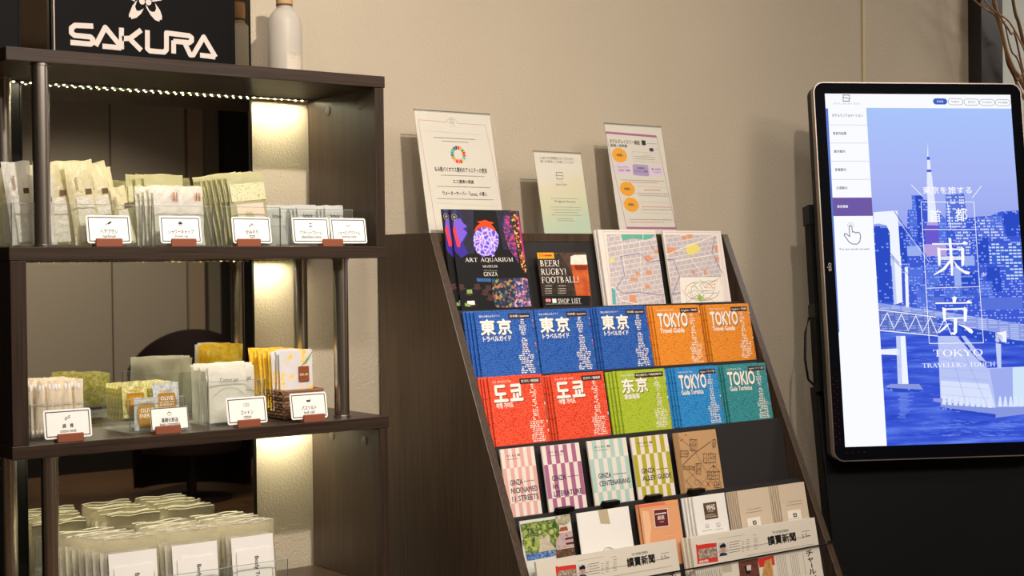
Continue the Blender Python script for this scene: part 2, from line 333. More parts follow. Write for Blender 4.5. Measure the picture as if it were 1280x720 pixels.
# roman capitals drawn from strokes, for the serif lettering
TK, TN = 0.15, 0.055
def st(x0, y0, x1, y1, w): return ('s', x0, y0, x1, y1, w)
def sf(x, y, l=0.3): return ('s', x - l / 2, y, x + l / 2, y, 0.04)
def stem(x): return [st(x, 0, x, 1, TK), sf(x, 0.02), sf(x, 0.98)]
def bowl(x, y0, y1, r): return [('e', x, (y0 + y1) / 2, r, (y1 - y0) / 2, r - TK, (y1 - y0) / 2 - TN, -pi / 2, pi / 2)]
GL = {
 'T': (0.9, [st(0.45, 0, 0.45, 1, TK), sf(0.45, 0.02), st(0.02, 0.97, 0.88, 0.97, TN), st(0.04, 1, 0.04, 0.78, TN), st(0.86, 1, 0.86, 0.78, TN)]),
 'O': (1.0, [('e', 0.5, 0.5, 0.48, 0.52, 0.32, 0.46, 0, 2 * pi)]), 'Q': (1.0, [('e', 0.5, 0.5, 0.48, 0.52, 0.32, 0.46, 0, 2 * pi), st(0.5, 0.1, 0.95, -0.22, 0.1)]),
 'K': (0.95, stem(0.17) + [st(0.22, 0.42, 0.78, 0.98, TN), st(0.4, 0.58, 0.83, 0.0, TK), sf(0.8, 0.98, 0.26), sf(0.84, 0.02, 0.26)]),
 'Y': (0.92, [st(0.1, 0.98, 0.46, 0.45, TK), st(0.84, 0.98, 0.46, 0.45, TN), st(0.46, 0, 0.46, 0.5, TK), sf(0.46, 0.02), sf(0.11, 0.98, 0.26), sf(0.83, 0.98, 0.24)]),
 'R': (0.92, stem(0.17) + bowl(0.22, 0.48, 1, 0.48) + [st(0.2, 0.97, 0.25, 0.97, TN), st(0.42, 0.5, 0.84, 0, TK), sf(0.86, 0.02, 0.2)]),
 'P': (0.8, stem(0.17) + bowl(0.22, 0.45, 1, 0.5)), 'B': (0.82, stem(0.17) + bowl(0.2, 0.5, 1, 0.42) + bowl(0.2, 0, 0.53, 0.52)),
 'A': (0.95, [st(0.47, 1, 0.12, 0, TN), st(0.45, 1.0, 0.82, 0, TK), st(0.22, 0.34, 0.66, 0.34, TN), sf(0.12, 0.02, 0.24), sf(0.83, 0.02, 0.26)]),
 'V': (0.92, [st(0.1, 1, 0.46, 0, TK), st(0.82, 1, 0.46, 0, TN), sf(0.1, 0.98, 0.26), sf(0.82, 0.98, 0.24)]),
 'E': (0.8, stem(0.17) + [st(0.17, 0.97, 0.7, 0.97, TN), st(0.17, 0.52, 0.55, 0.52, TN), st(0.17, 0.03, 0.74, 0.03, TN), st(0.69, 1, 0.69, 0.78, TN), st(0.54, 0.64, 0.54, 0.4, TN), st(0.73, 0, 0.73, 0.22, TN)]),
 'F': (0.76, stem(0.17) + [st(0.17, 0.97, 0.68, 0.97, TN), st(0.17, 0.52, 0.54, 0.52, TN), st(0.67, 1, 0.67, 0.78, TN), st(0.53, 0.64, 0.53, 0.4, TN)]),
 'L': (0.78, stem(0.17) + [st(0.17, 0.03, 0.7, 0.03, TN), st(0.7, 0, 0.7, 0.24, TN)]), 'I': (0.36, stem(0.18)),
 'H': (1.0, stem(0.17) + stem(0.8) + [st(0.17, 0.52, 0.8, 0.52, TN)]), 'N': (1.0, [st(0.15, 0, 0.15, 1, TN), st(0.13, 1, 0.83, 0, TK), st(0.83, 0, 0.83, 1, TN), sf(0.15, 0.02, 0.24), sf(0.12, 0.98, 0.2), sf(0.83, 0.98, 0.24)]),
 'M': (1.15, [st(0.15, 0, 0.17, 1, TN), st(0.17, 1, 0.56, 0, TK), st(0.96, 1, 0.56, 0, TN), st(0.97, 0, 0.95, 1, TK), sf(0.15, 0.02, 0.24), sf(0.97, 0.02, 0.28), sf(0.12, 0.98, 0.16), sf(0.98, 0.98, 0.2)]),
 'U': (0.95, [st(0.17, 0.35, 0.17, 1, TK), st(0.78, 0.35, 0.78, 1, TN), ('e', 0.475, 0.36, 0.38, 0.38, 0.24, 0.31, pi, 2 * pi), sf(0.17, 0.98), sf(0.78, 0.98, 0.24)]),
 'C': (0.92, [('e', 0.5, 0.5, 0.48, 0.52, 0.32, 0.46, pi * 0.25, pi * 1.76), st(0.84, 1, 0.84, 0.72, TN)]),
 'G': (1.0, [('e', 0.5, 0.5, 0.48, 0.52, 0.32, 0.46, pi * 0.25, pi * 1.85), st(0.84, 1, 0.84, 0.72, TN), st(0.84, 0.42, 0.84, 0.08, TK), sf(0.82, 0.42, 0.3)]),
 'S': (0.7, [('c', [(0.6, 0.72), (0.58, 0.88), (0.45, 0.96), (0.3, 0.97), (0.15, 0.88), (0.12, 0.74), (0.2, 0.6), (0.4, 0.5), (0.55, 0.4), (0.6, 0.24), (0.52, 0.1), (0.36, 0.03), (0.2, 0.06), (0.1, 0.18), (0.08, 0.3)], 0.11)]),
 's': (0.5, [('c', [(0.4, 0.45), (0.38, 0.56), (0.25, 0.6), (0.12, 0.55), (0.12, 0.42), (0.25, 0.33), (0.38, 0.24), (0.38, 0.1), (0.25, 0.03), (0.1, 0.08), (0.08, 0.18)], 0.08)]),
 'Z': (0.85, [st(0.08, 0.97, 0.78, 0.97, TN), st(0.76, 0.98, 0.1, 0.02, TK), st(0.06, 0.03, 0.78, 0.03, TN), st(0.1, 1, 0.1, 0.8, TN), st(0.77, 0, 0.77, 0.22, TN)]),
 '!': (0.35, [st(0.17, 0.3, 0.17, 1, 0.13), st(0.17, 0, 0.17, 0.14, 0.15)]), "'": (0.25, [st(0.12, 0.75, 0.12, 1, 0.09)]), ' ': (0.5, [])}
def serif_mesh(body, bold=0):
    b = MB(); x = 0.0
    for ch in body:
        wd, g = GL[ch]
        for q in g:
            if q[0] == 's': b.line([(x + q[1], q[2]), (x + q[3], q[4])], q[5], 'wt', 0)
            elif q[0] == 'c': b.line([(x + p[0], p[1]) for p in q[1]], q[2], 'wt', 0)
            else:
                _, cx, cy, rx, ry, ix, iy, a0, a1 = q; n = 28
                for k in range(n):
                    a, c = a0 + (a1 - a0) * k / n, a0 + (a1 - a0) * (k + 1) / n
                    b.pr([(x + cx + rx * cos(a), cy + ry * sin(a)), (x + cx + rx * cos(c), cy + ry * sin(c)), (x + cx + ix * cos(c), cy + iy * sin(c)), (x + cx + ix * cos(a), cy + iy * sin(a))], 'wt', 0)
        x += wd + 0.08
    vs = [(p[0], p[2]) for p in b.v]
    return vs, b.f, (min(p[0] for p in vs), min(p[1] for p in vs), max(p[0] for p in vs), max(p[1] for p in vs))

def thing(name, label, cat, loc=(0, 0, 0), rot=(0, 0, 0), group=None):
    o = bpy.data.objects.new(name, None); COL.objects.link(o); o.location = loc; o.rotation_euler = rot
    o.empty_display_size = 0.02; return tag(o, label, cat, group)
def tag(o, label, cat, group=None):
    o['label'] = label; o['category'] = cat
    if group: o['group'] = group
    return o
def struct(name, mb, bevel=0, off=None):
    o = mb.build(name, off=off, bevel=bevel); o['kind'] = 'structure'; return o
def dup(src, loc, rot=None, label=None):
    r = src.copy(); COL.objects.link(r); r.location = loc
    if rot is not None: r.rotation_euler = rot
    if label: r['label'] = label
    for ch in src.children:
        c = ch.copy(); COL.objects.link(c); c.parent = r
        for g in ch.children:
            d = g.copy(); COL.objects.link(d); d.parent = c
    return r
ORD = ['front', 'second', 'third', 'fourth', 'fifth', 'sixth', 'seventh', 'eighth', 'ninth', 'tenth', 'eleventh', 'twelfth', 'thirteenth', 'fourteenth']


# ------------------------------------------------------------------ artwork, drawn in millimetres on the face it is printed on
SCREEN=[('p','sky',0,[(0,0),(529.4,0),(529.4,941.2),(0,941.2)]),
('p','water',1,[(114.3,0),(529.4,0),(529.4,301.3),(114.3,301.3)]),
('p','city',2,[(114.3,301.3),(114.3,571.3),(193.0,580.8),(208.3,574.0),(213.4,624.6),(225.7,624.6),(228.3,663.5),(258.3,663.4),(259.3,651.5),(268.1,651.5),(314.3,603.7),(319.6,603.7),(323.9,664.9),(375.7,668.1),(378.9,603.3),(406.7,604.8),(446.1,606.3),(475.6,618.1),(529.4,621.2),(529.4,301.3)]),
('p','b_dark',3,[(236.4,536.6),(255.8,536.6),(255.8,663.4),(236.4,663.4)]),
('p','b_mid',3,[(226.5,577.2),(237.8,577.2),(237.8,663.5),(226.5,663.5)]),
('p','b_lit',3,[(322.6,576.4),(375.1,576.4),(375.1,664.7),(322.6,664.7)]),
('p','b_mid',3,[(299.1,573.2),(320.3,573.2),(320.3,603.7),(299.1,603.7)]),
('p','b_mid',3,[(215.4,526.8),(225.9,526.8),(225.9,622.9),(215.4,622.9)]),
('p','b_lit',3,[(408.1,548.6),(443.8,548.6),(443.8,601.3),(408.1,601.3)]),
('p','b_mid',3,[(445.1,578.9),(477.3,578.9),(477.3,606.2),(445.1,606.2)]),
('p','b_lit',3,[(439.3,544.9),(487.5,544.9),(487.5,578.9),(439.3,578.9)]),
('p','b_dark',3,[(483.8,551.3),(529.4,551.3),(529.4,616.1),(483.8,616.1)]),
('p','b_dark',3,[(400.0,477.6),(435.6,477.6),(435.6,546.9),(400.0,546.9)]),
('p','b_lit2',3,[(470.4,470.9),(529.4,470.9),(529.4,530.9),(470.4,530.9)]),
('p','b_lit2',3,[(435.1,477.2),(469.0,477.2),(469.0,534.8),(435.1,534.8)]),
('p','b_lit',3,[(343.1,501.8),(383.9,501.8),(383.9,567.7),(343.1,567.7)]),
('p','purp',3,[(258.1,531.3),(296.8,531.3),(296.8,580.2),(258.1,580.2)]),
('p','pink',3,[(251.8,499.2),(315.2,499.2),(315.2,531.2),(251.8,531.2)]),
('p','b_pale',3,[(204.3,499.8),(242.9,499.8),(242.9,526.7),(204.3,526.7)]),
('p','b_dark',3,[(184.4,480.0),(203.7,480.0),(203.7,580.8),(184.4,580.8)]),
('p','b_dark',3,[(114.5,475.0),(158.0,475.0),(158.0,581.2),(114.5,581.2)]),
('p','b_pale',3,[(362.6,472.2),(392.7,472.2),(392.7,498.2),(362.6,498.2)]),
('p','b_mid',3,[(296.5,532.7),(317.7,532.7),(317.7,569.9),(296.5,569.9)]),
('p','b_lit2',4,[(478.4,432.6),(528.5,432.6),(528.5,496.9),(478.4,496.9)]),
('p','b_dark',4,[(423.8,430.0),(462.9,430.0),(462.9,467.1),(423.8,467.1)]),
('p','b_dark',4,[(350.9,387.2),(396.9,387.2),(396.9,454.4),(350.9,454.4)]),
('p','b_dark',4,[(113.4,377.3),(155.1,377.3),(155.1,480.6),(113.4,480.6)]),
('p','b_mid',4,[(201.6,422.7),(243.6,422.7),(243.6,469.6),(201.6,469.6)]),
('p','b_mid',4,[(254.2,418.8),(289.3,418.8),(289.3,475.7),(254.2,475.7)]),
('p','b_mid',4,[(403.2,389.9),(438.7,389.9),(438.7,430.2),(403.2,430.2)]),
('p','b_dark',4,[(435.8,399.6),(464.2,399.6),(464.2,436.6),(435.8,436.6)]),
('p','b_pale',4,[(331.4,417.8),(350.8,417.8),(350.8,471.6),(331.4,471.6)]),
('p','b_flat',4,[(400.3,352.3),(521.0,352.3),(521.0,385.9),(400.3,385.9)]),
('p','b_mid',4,[(222.3,359.0),(271.2,359.0),(271.2,419.0),(222.3,419.0)]),
('p','b_flat',4,[(263.6,371.8),(298.7,371.8),(298.7,388.5),(263.6,388.5)]),
('p','b_mid',4,[(300.2,387.5),(398.9,387.5),(398.9,412.7),(300.2,412.7)]),
('p','tw_w',5,[(277.9,770.1),(282.6,811.0),(281.3,770.1)]),
('p','tw_b',6,[(276.2,760.4),(285.2,760.4),(284.7,768.1),(277.7,768.1)]),
('p','tw_w',5,[(275.2,731.7),(286.2,731.6),(285.2,760.4),(277.2,760.4)]),
('p','tw_b',6,[(273.9,726.9),(286.9,726.8),(287.3,733.6),(274.4,733.6)]),
('p','tw_w',5,[(267.2,587.1),(295.5,586.9),(288.3,699.0),(288.4,716.1),(275.3,716.1),(273.1,699.1)]),
('p','tw_w',5,[(271.6,693.4),(287.0,693.3),(287.2,731.6),(275.2,731.7)]),
('p','pink',6,[(263.4,582.0),(298.6,581.8),(295.7,590.3),(266.8,590.5)]),
('p','br_w',5,[(116.7,618.4),(172.9,622.2),(184.4,621.4),(184.2,474.4),(156.3,474.7),(158.6,564.3),(151.1,582.8),(130.5,588.0),(115.7,586.4)]),
('p','br_w',5,[(158.0,500.5),(185.9,500.2),(182.3,376.6),(158.3,370.3)]),
('p','br_w',5,[(194.4,469.9),(203.2,469.8),(199.6,363.0),(190.9,363.1)]),
('p','br_p',6,[(158.0,500.5),(166.7,500.4),(166.1,373.5),(158.3,370.3)]),
('p','road',5,[(114.3,375.9),(254.9,355.5),(520.0,312.7),(517.5,280.8),(398.7,299.7),(254.0,342.2),(114.3,361.0)]),
('p','truss',5,[(114.3,361.0),(274.8,338.5),(274.6,285.2),(114.3,301.3)]),
('l','br_w',6,2.2,[(116.5,314.6),(137.8,349.0),(154.1,305.6)]),
('l','br_w',6,2.2,[(156.1,309.9),(177.4,344.4),(193.7,301.0)]),
('l','br_w',6,2.2,[(195.7,305.2),(217.2,339.8),(233.4,296.3)]),
('l','br_w',6,2.2,[(235.5,300.6),(257.0,335.1),(273.3,291.6)]),
('l','br_w',6,2.2,[(275.3,295.9),(297.0,330.5),(313.3,286.9)]),
('l','br_w',6,2.5,[(114.3,357.7),(274.6,335.2)]),
('l','br_w',6,2.5,[(114.3,303.0),(274.6,285.2)]),
('p','road',6,[(358.6,330.4),(519.1,300.9),(516.5,267.4),(453.5,275.3),(349.4,300.6)]),
('p','b_dark',7,[(332.5,310.9),(437.0,292.3),(457.5,281.9),(456.0,261.9),(358.3,277.1)]),
('p','br_w',7,[(436.9,290.7),(469.2,295.1),(466.9,265.0),(436.8,265.6)]),
('p','b_dark',6,[(457.3,278.6),(516.2,264.1),(515.5,255.1),(455.8,258.6)]),
('p','anch',7,[(274.7,285.2),(324.5,284.3),(405.8,197.6),(478.7,198.4),(511.5,197.7),(503.5,93.9),(422.9,91.2),(270.1,111.4)]),
('p','anch_l',8,[(274.0,167.5),(407.6,155.1),(422.9,91.2),(272.6,111.4)]),
('p','anch_d',8,[(413.1,195.1),(478.6,197.0),(473.2,92.3),(425.4,91.2)]),
('p','anch_c',8,[(478.7,198.4),(514.1,199.1),(506.1,95.2),(472.2,92.3)]),
('p','anch',8,[(324.5,284.3),(351.9,283.8),(406.8,211.8),(405.8,197.6)]),
('p','quay',8,[(250.0,121.3),(270.7,120.8),(423.1,93.6),(506.0,93.8),(504.3,72.7),(421.0,65.5),(268.8,92.8),(269.9,109.1),(250.4,112.9)]),
('p','b_dark',9,[(269.1,97.4),(421.7,74.8),(421.0,65.5),(268.7,91.8)]),
('l','anch_k',10,0.9,[(305.0,256.3),(339.5,109.7)]),
('l','anch_k',10,0.9,[(343.9,241.4),(398.5,98.9)]),
('l','anch_k',9,0.5,[(281.2,271.0),(365.2,259.9)]),
('l','anch_k',9,0.5,[(279.5,247.4),(363.5,236.3)]),
('l','anch_k',9,0.5,[(277.9,223.9),(361.8,212.7)]),
('l','anch_k',9,0.5,[(276.3,200.4),(410.1,188.1)]),
('l','anch_k',9,0.5,[(274.6,176.9),(408.3,164.5)]),
('l','anch_k',9,0.5,[(273.0,153.5),(406.6,141.0)]),
('l','anch_k',9,0.5,[(271.4,130.1),(404.9,117.5)]),
('p','br_p',8,[(435.8,263.3),(450.7,260.7),(446.9,196.7),(435.8,197.0)]),
('p','br_p',7,[(158.4,287.4),(184.1,286.9),(184.5,160.2),(155.1,160.9)]),
('p','br_w',8,[(170.7,287.1),(184.1,286.9),(184.5,160.2),(167.3,160.6)]),
('p','br_w',7,[(114.3,252.9),(158.7,254.4),(164.8,249.6),(164.0,236.5),(114.3,239.3)]),
('p','quay',8,[(119.4,154.7),(135.5,161.3),(214.1,159.5),(224.0,145.3),(212.7,138.5),(143.9,140.2)]),
('p','b_dark',9,[(119.2,152.4),(222.9,144.4),(212.7,138.5),(143.9,140.2)]),
('l','glow',8,1.0,[(153.4,136.7),(180.1,135.6)]),
('l','glow',8,1.0,[(154.8,134.1),(182.2,132.9)]),
('l','glow',8,1.0,[(151.4,131.6),(183.6,130.3)]),
('l','glow',8,1.0,[(159.5,128.8),(199.6,127.4)]),
('l','glow',8,1.0,[(157.9,126.3),(185.3,125.2)]),
('l','glow',8,1.0,[(155.5,123.8),(183.5,122.7)]),
('l','glow',8,1.0,[(151.7,121.3),(175.9,120.3)]),
('l','glow',8,1.0,[(152.0,118.8),(191.7,117.3)]),
('l','glow',8,1.0,[(157.8,116.1),(194.5,114.7)]),
('l','glow',8,1.0,[(157.4,113.5),(181.8,112.4)]),
('l','glow',8,1.0,[(152.4,111.1),(184.3,109.8)]),
('l','glow',8,1.0,[(156.4,108.4),(191.8,107.1)]),
('l','glow',8,1.0,[(157.7,105.8),(178.8,104.8)]),
('l','glow',8,1.0,[(154.8,103.3),(185.6,102.1)]),
('l','glow',8,1.0,[(153.7,100.8),(175.4,99.8)]),
('l','glow',8,1.0,[(153.2,98.3),(173.0,97.3)]),
('l','glow',8,1.0,[(157.5,95.6),(189.5,94.3)]),
('l','glow',8,1.0,[(153.6,93.1),(175.8,92.1)]),
('l','glow',8,1.0,[(156.9,90.5),(182.9,89.4)]),
('l','glow',8,1.0,[(156.5,88.0),(186.0,86.7)]),
('l','glow',8,1.0,[(152.7,85.5),(175.1,84.5)]),
('l','glow',8,1.0,[(153.4,82.9),(175.5,81.9)]),
('l','glow',8,1.0,[(149.0,80.5),(168.7,79.5)]),
('l','glow',8,1.0,[(155.2,77.8),(170.8,76.9)]),
('l','glow',8,1.0,[(147.5,75.4),(170.4,74.3)]),
('l','glow',8,1.0,[(149.6,72.8),(170.7,71.8)]),
('l','glow',8,0.8,[(336.6,42.1),(366.3,40.8)]),
('l','glow',8,0.8,[(352.0,53.9),(364.0,53.1)]),
('l','glow',8,0.8,[(322.2,35.3),(337.6,34.4)]),
('l','glow',8,0.8,[(331.1,30.0),(351.0,29.0)]),
('l','glow',8,0.8,[(285.0,24.3),(293.7,23.6)]),
('l','glow',8,0.8,[(425.6,50.5),(446.9,49.4)]),
('l','glow',8,0.8,[(334.9,52.5),(346.3,51.7)]),
('l','glow',8,0.8,[(274.3,44.3),(297.2,43.2)]),
('l','glow',8,0.8,[(463.1,19.7),(487.1,18.6)]),
('l','glow',8,0.8,[(267.7,22.4),(281.5,21.5)]),
('l','glow',8,0.8,[(425.3,17.7),(441.9,16.8)]),
('l','glow',8,0.8,[(393.0,19.6),(418.7,18.4)]),
('l','glow',8,0.8,[(305.7,50.8),(323.0,49.9)]),
('l','glow',8,0.8,[(345.7,56.7),(374.7,55.5)]),
('l','glow',8,0.8,[(267.8,50.1),(276.2,49.5)]),
('l','glow',8,0.8,[(429.7,53.0),(445.3,52.1)]),
('l','glow',8,0.8,[(286.1,51.5),(315.3,50.2)]),
('l','glow',8,0.8,[(308.7,44.9),(317.4,44.2)]),
('l','glow',8,0.8,[(301.7,61.5),(324.2,60.4)]),
('l','glow',8,0.8,[(274.9,58.0),(293.2,57.0)]),
('l','glow',8,0.8,[(474.3,48.3),(484.6,47.5)]),
('l','glow',8,0.8,[(426.4,37.1),(443.0,36.1)]),
('l','glow',8,0.8,[(363.0,18.5),(375.9,17.6)]),
('l','glow',8,0.8,[(273.2,46.5),(290.0,45.6)]),
('l','glow',8,0.8,[(451.6,48.9),(477.7,47.7)]),
('l','glow',8,0.8,[(271.9,42.6),(284.9,41.8)]),
('l','glow',8,0.8,[(309.3,53.0),(321.8,52.2)]),
('l','glow',8,0.8,[(293.6,25.6),(302.1,24.9)]),
('l','glow',8,0.8,[(381.5,20.6),(411.1,19.3)]),
('l','glow',8,0.8,[(453.5,42.0),(475.7,40.9)]),
('l','glow',8,0.8,[(419.4,25.6),(438.0,24.6)]),
('l','glow',8,0.8,[(310.4,59.6),(337.2,58.4)]),
('l','glow',8,0.8,[(456.8,19.8),(471.8,18.9)]),
('l','glow',8,0.8,[(431.4,31.3),(453.3,30.2)]),
('l','glow',8,0.8,[(374.1,25.8),(396.2,24.7)]),
('l','glow',8,0.8,[(320.4,33.0),(348.4,31.8)]),
('l','glow',8,0.8,[(279.3,22.2),(308.3,20.9)]),
('l','glow',8,0.8,[(402.9,18.5),(411.3,17.8)]),
('l','glow',8,0.8,[(290.6,24.4),(319.5,23.1)]),
('l','glow',8,0.8,[(277.4,35.0),(288.4,34.3)]),
('l','glow',8,0.8,[(383.3,33.5),(407.4,32.4)]),
('l','glow',8,0.8,[(309.3,22.6),(316.8,22.0)]),
('l','glow',8,0.8,[(266.8,24.0),(293.6,22.8)]),
('l','glow',8,0.8,[(435.3,55.2),(460.4,54.1)]),
('l','glow',8,0.8,[(378.6,22.9),(405.7,21.7)]),
('l','glow',8,0.8,[(406.1,52.2),(420.9,51.3)]),
('l','glow',8,0.8,[(425.2,21.0),(443.2,20.0)]),
('l','glow',8,0.8,[(270.7,41.4),(278.8,40.8)]),
('l','glow',8,0.8,[(366.6,35.8),(393.4,34.6)]),
('l','glow',8,0.8,[(293.8,37.2),(309.2,36.3)]),
('l','glow',8,0.8,[(373.2,27.9),(380.8,27.3)]),
('l','glow',8,0.8,[(436.6,23.1),(446.0,22.3)]),
('l','glow',8,0.8,[(344.3,38.7),(369.3,37.5)]),
('l','glow',8,0.8,[(314.4,49.8),(332.6,48.8)]),
('l','glow',8,0.8,[(283.6,21.6),(293.5,20.9)]),
('l','glow',8,0.8,[(449.5,32.4),(468.5,31.4)]),
('l','glow',8,0.8,[(444.3,40.8),(469.3,39.7)]),
('l','glow',8,0.8,[(450.5,57.0),(462.4,56.2)]),
('l','glow',8,0.8,[(440.3,46.8),(457.3,45.9)]),
('l','glow',8,0.8,[(299.1,28.6),(325.9,27.4)]),
('l','glow',7,0.5,[(139.8,225.9),(155.6,225.1)]),
('l','glow',7,0.5,[(189.3,185.3),(212.3,184.4)]),
('l','glow',7,0.5,[(112.5,97.0),(125.1,96.2)]),
('l','glow',7,0.5,[(178.6,135.4),(198.3,134.5)]),
('l','glow',7,0.5,[(125.2,151.4),(136.8,150.7)]),
('l','glow',7,0.5,[(156.7,62.8),(177.1,61.8)]),
('l','glow',7,0.5,[(190.1,28.5),(209.1,27.5)]),
('l','glow',7,0.5,[(154.7,120.3),(177.7,119.3)]),
('l','glow',7,0.5,[(236.4,153.0),(249.1,152.2)]),
('l','glow',7,0.5,[(213.3,56.4),(231.1,55.5)]),
('l','glow',7,0.5,[(134.5,161.4),(155.0,160.5)]),
('l','glow',7,0.5,[(204.9,179.2),(214.6,178.6)]),
('l','glow',7,0.5,[(140.6,248.7),(161.8,247.8)]),
('l','glow',7,0.5,[(239.9,223.5),(253.8,222.8)]),
('l','glow',7,0.5,[(160.1,128.3),(178.1,127.4)]),
('l','glow',7,0.5,[(174.7,245.4),(198.3,244.5)]),
('l','glow',7,0.5,[(206.9,223.7),(219.9,223.0)]),
('l','glow',7,0.5,[(121.2,196.1),(128.8,195.4)]),
('l','glow',7,0.5,[(217.6,36.5),(238.7,35.5)]),
('l','glow',7,0.5,[(236.4,70.4),(246.4,69.7)]),
('l','glow',7,0.5,[(179.2,125.9),(196.4,125.0)]),
('l','glow',7,0.5,[(208.6,39.6),(232.6,38.4)]),
('l','glow',7,0.5,[(207.5,239.0),(226.6,238.2)]),
('l','glow',7,0.5,[(192.8,86.6),(214.5,85.5)]),
('l','glow',7,0.5,[(241.3,192.9),(255.7,192.1)]),
('l','glow',7,0.5,[(232.3,121.0),(251.8,120.1)]),
('l','glow',7,0.5,[(148.4,193.3),(161.4,192.5)]),
('l','glow',7,0.5,[(245.1,113.9),(268.0,112.9)]),
('l','glow',7,0.5,[(169.6,170.8),(191.0,169.8)]),
('l','glow',7,0.5,[(172.9,199.0),(180.5,198.4)]),
('l','glow',7,0.5,[(191.6,223.0),(210.9,222.1)]),
('l','glow',7,0.5,[(161.3,118.9),(185.0,117.9)]),
('l','glow',7,0.5,[(133.7,117.5),(142.1,116.9)]),
('l','glow',7,0.5,[(238.2,30.1),(261.4,29.0)]),
('l','glow',7,0.5,[(154.6,121.7),(163.5,121.1)]),
('l','glow',7,0.5,[(148.2,205.9),(171.5,204.9)]),
('l','glow',7,0.5,[(211.7,50.4),(221.6,49.7)]),
('l','glow',7,0.5,[(158.7,210.4),(182.4,209.4)]),
('l','glow',7,0.5,[(225.3,227.3),(244.5,226.5)]),
('l','glow',7,0.5,[(241.4,133.4),(253.4,132.6)]),
('p','anch_g',9,[(273.6,104.3),(285.4,103.1),(282.8,129.8),(279.8,129.9)]),
('p','anch_g',9,[(289.3,102.9),(301.1,101.7),(298.5,128.1),(295.5,128.1)]),
('p','anch_g',9,[(305.1,101.5),(316.9,100.3),(314.3,126.3),(311.3,126.3)]),
('p','anch_g',9,[(320.9,100.1),(332.7,98.8),(330.1,124.5),(327.1,124.6)]),
('p','anch_g',9,[(336.7,98.6),(348.5,97.4),(345.9,122.7),(342.9,122.8)]),
('p','anch_g',9,[(352.5,97.2),(364.4,96.0),(361.7,120.9),(358.7,121.0)]),
('p','anch_g',9,[(368.3,95.8),(380.2,94.6),(377.5,119.1),(374.5,119.2)]),
('p','anch_g',9,[(384.2,94.4),(396.1,93.1),(393.4,117.3),(390.4,117.4)]),
('p','anch_g',9,[(400.1,92.9),(412.0,91.7),(409.2,115.5),(406.2,115.6)]),
('p','anch_g',9,[(429.2,94.4),(442.2,94.5),(439.7,121.4),(435.7,121.5)]),
('p','anch_g',9,[(444.2,94.0),(457.2,94.1),(454.7,121.0),(450.7,121.1)]),
('p','anch_g',9,[(459.2,93.6),(472.3,93.7),(469.8,120.6),(465.8,120.7)]),
('p','anch_g',9,[(474.2,93.2),(487.3,93.4),(484.8,120.3),(480.8,120.4)]),
('p','anch_g',9,[(489.3,92.8),(502.4,93.0),(499.9,119.9),(495.9,120.0)]),
('l','b_dark',9,2,[(174.6,621.5),(193.6,591.0),(257.7,499.5)]),
('l','b_dark',9,1.6,[(116.4,557.9),(179.4,480.1)]),
('l','br_w',9,1.2,[(181.0,601.2),(263.6,482.6)]),
('l','b_dark',8,1.6,[(156.3,500.5),(270.3,375.3),(335.1,297.5)]),
('l','b_dark',8,1.2,[(303.0,441.8),(355.3,384.1)]),
('p','b_dark',9,[(327.0,284.3),(339.4,284.1),(382.5,221.7),(406.8,211.8),(405.9,200.0),(387.0,214.5)]),
('l','tx',10,1.6,[(251.8,645.4),(401.8,644.7)]),
('l','tx',10,1.6,[(250.3,571.0),(406.0,569.8)]),
('l','tx',10,1.6,[(251.8,645.4),(249.5,265.8)]),
('l','tx',10,1.6,[(401.8,644.7),(401.4,264.6)]),
('l','tx',10,1.6,[(249.5,265.8),(401.4,264.6)]),
('l','tx',10,1.6,[(327.1,644.4),(331.4,570.4)]),
('l','tx',10,1.6,[(227.8,692.4),(258.1,660.0)]),
('l','tx',10,1.6,[(427.2,689.1),(398.0,656.0)]),
('l','tx',10,1.6,[(251.9,413.0),(400.1,415.4)]),
('t','東京を旅する','tx',11,259.3,667.8,397.7,686.8,0.012),
('t','首','tx',11,272.7,590.4,305.9,624.8,0.005),
('t','都','tx',11,347.2,593.3,380.6,627.8,0.005),
('p','tx',11,[(322.8,548.8),(330.4,546.0),(330.6,473.4),(322.9,473.5)]),
('p','tx',11,[(324.6,498.8),(332.4,498.7),(328.7,445.5),(322.7,445.6)]),
('p','tx',11,[(275.9,533.6),(360.7,532.9),(366.4,538.9),(376.7,533.8),(375.0,530.1),(275.6,529.6)]),
('p','tx',11,[(289.3,522.7),(297.8,519.3),(295.3,473.2),(288.3,473.2)]),
('p','tx',11,[(289.4,499.1),(297.1,499.1),(296.2,485.6),(289.2,485.7)]),
('p','tx',11,[(294.3,519.3),(356.1,518.7),(358.9,522.8),(364.9,518.0),(361.7,472.4),(353.9,472.5),(356.2,514.7),(297.6,515.2)]),
('p','tx',11,[(355.7,498.5),(364.2,498.4),(363.3,484.9),(355.5,485.0)]),
('p','tx',11,[(297.0,497.4),(355.6,496.8),(355.4,493.4),(296.8,494.0)]),
('p','tx',11,[(292.4,492.4),(359.5,491.7),(359.3,488.3),(292.2,489.0)]),
('p','tx',11,[(322.2,488.7),(325.3,483.6),(307.9,461.9),(275.3,447.2),(274.0,449.5),(301.3,467.0)]),
('p','tx',11,[(331.7,488.6),(347.2,468.2),(360.8,459.6),(377.4,455.0),(374.1,448.3),(363.6,449.5),(340.0,466.6)]),
('p','tx',11,[(322.1,387.9),(329.4,390.5),(335.1,387.0),(330.7,374.4),(322.9,374.5)]),
('p','tx',11,[(273.8,374.5),(359.9,373.9),(367.4,379.9),(377.5,373.0),(375.6,370.4),(273.5,370.5)]),
('p','tx',11,[(292.2,361.6),(301.4,358.8),(300.0,323.1),(293.0,323.2)]),
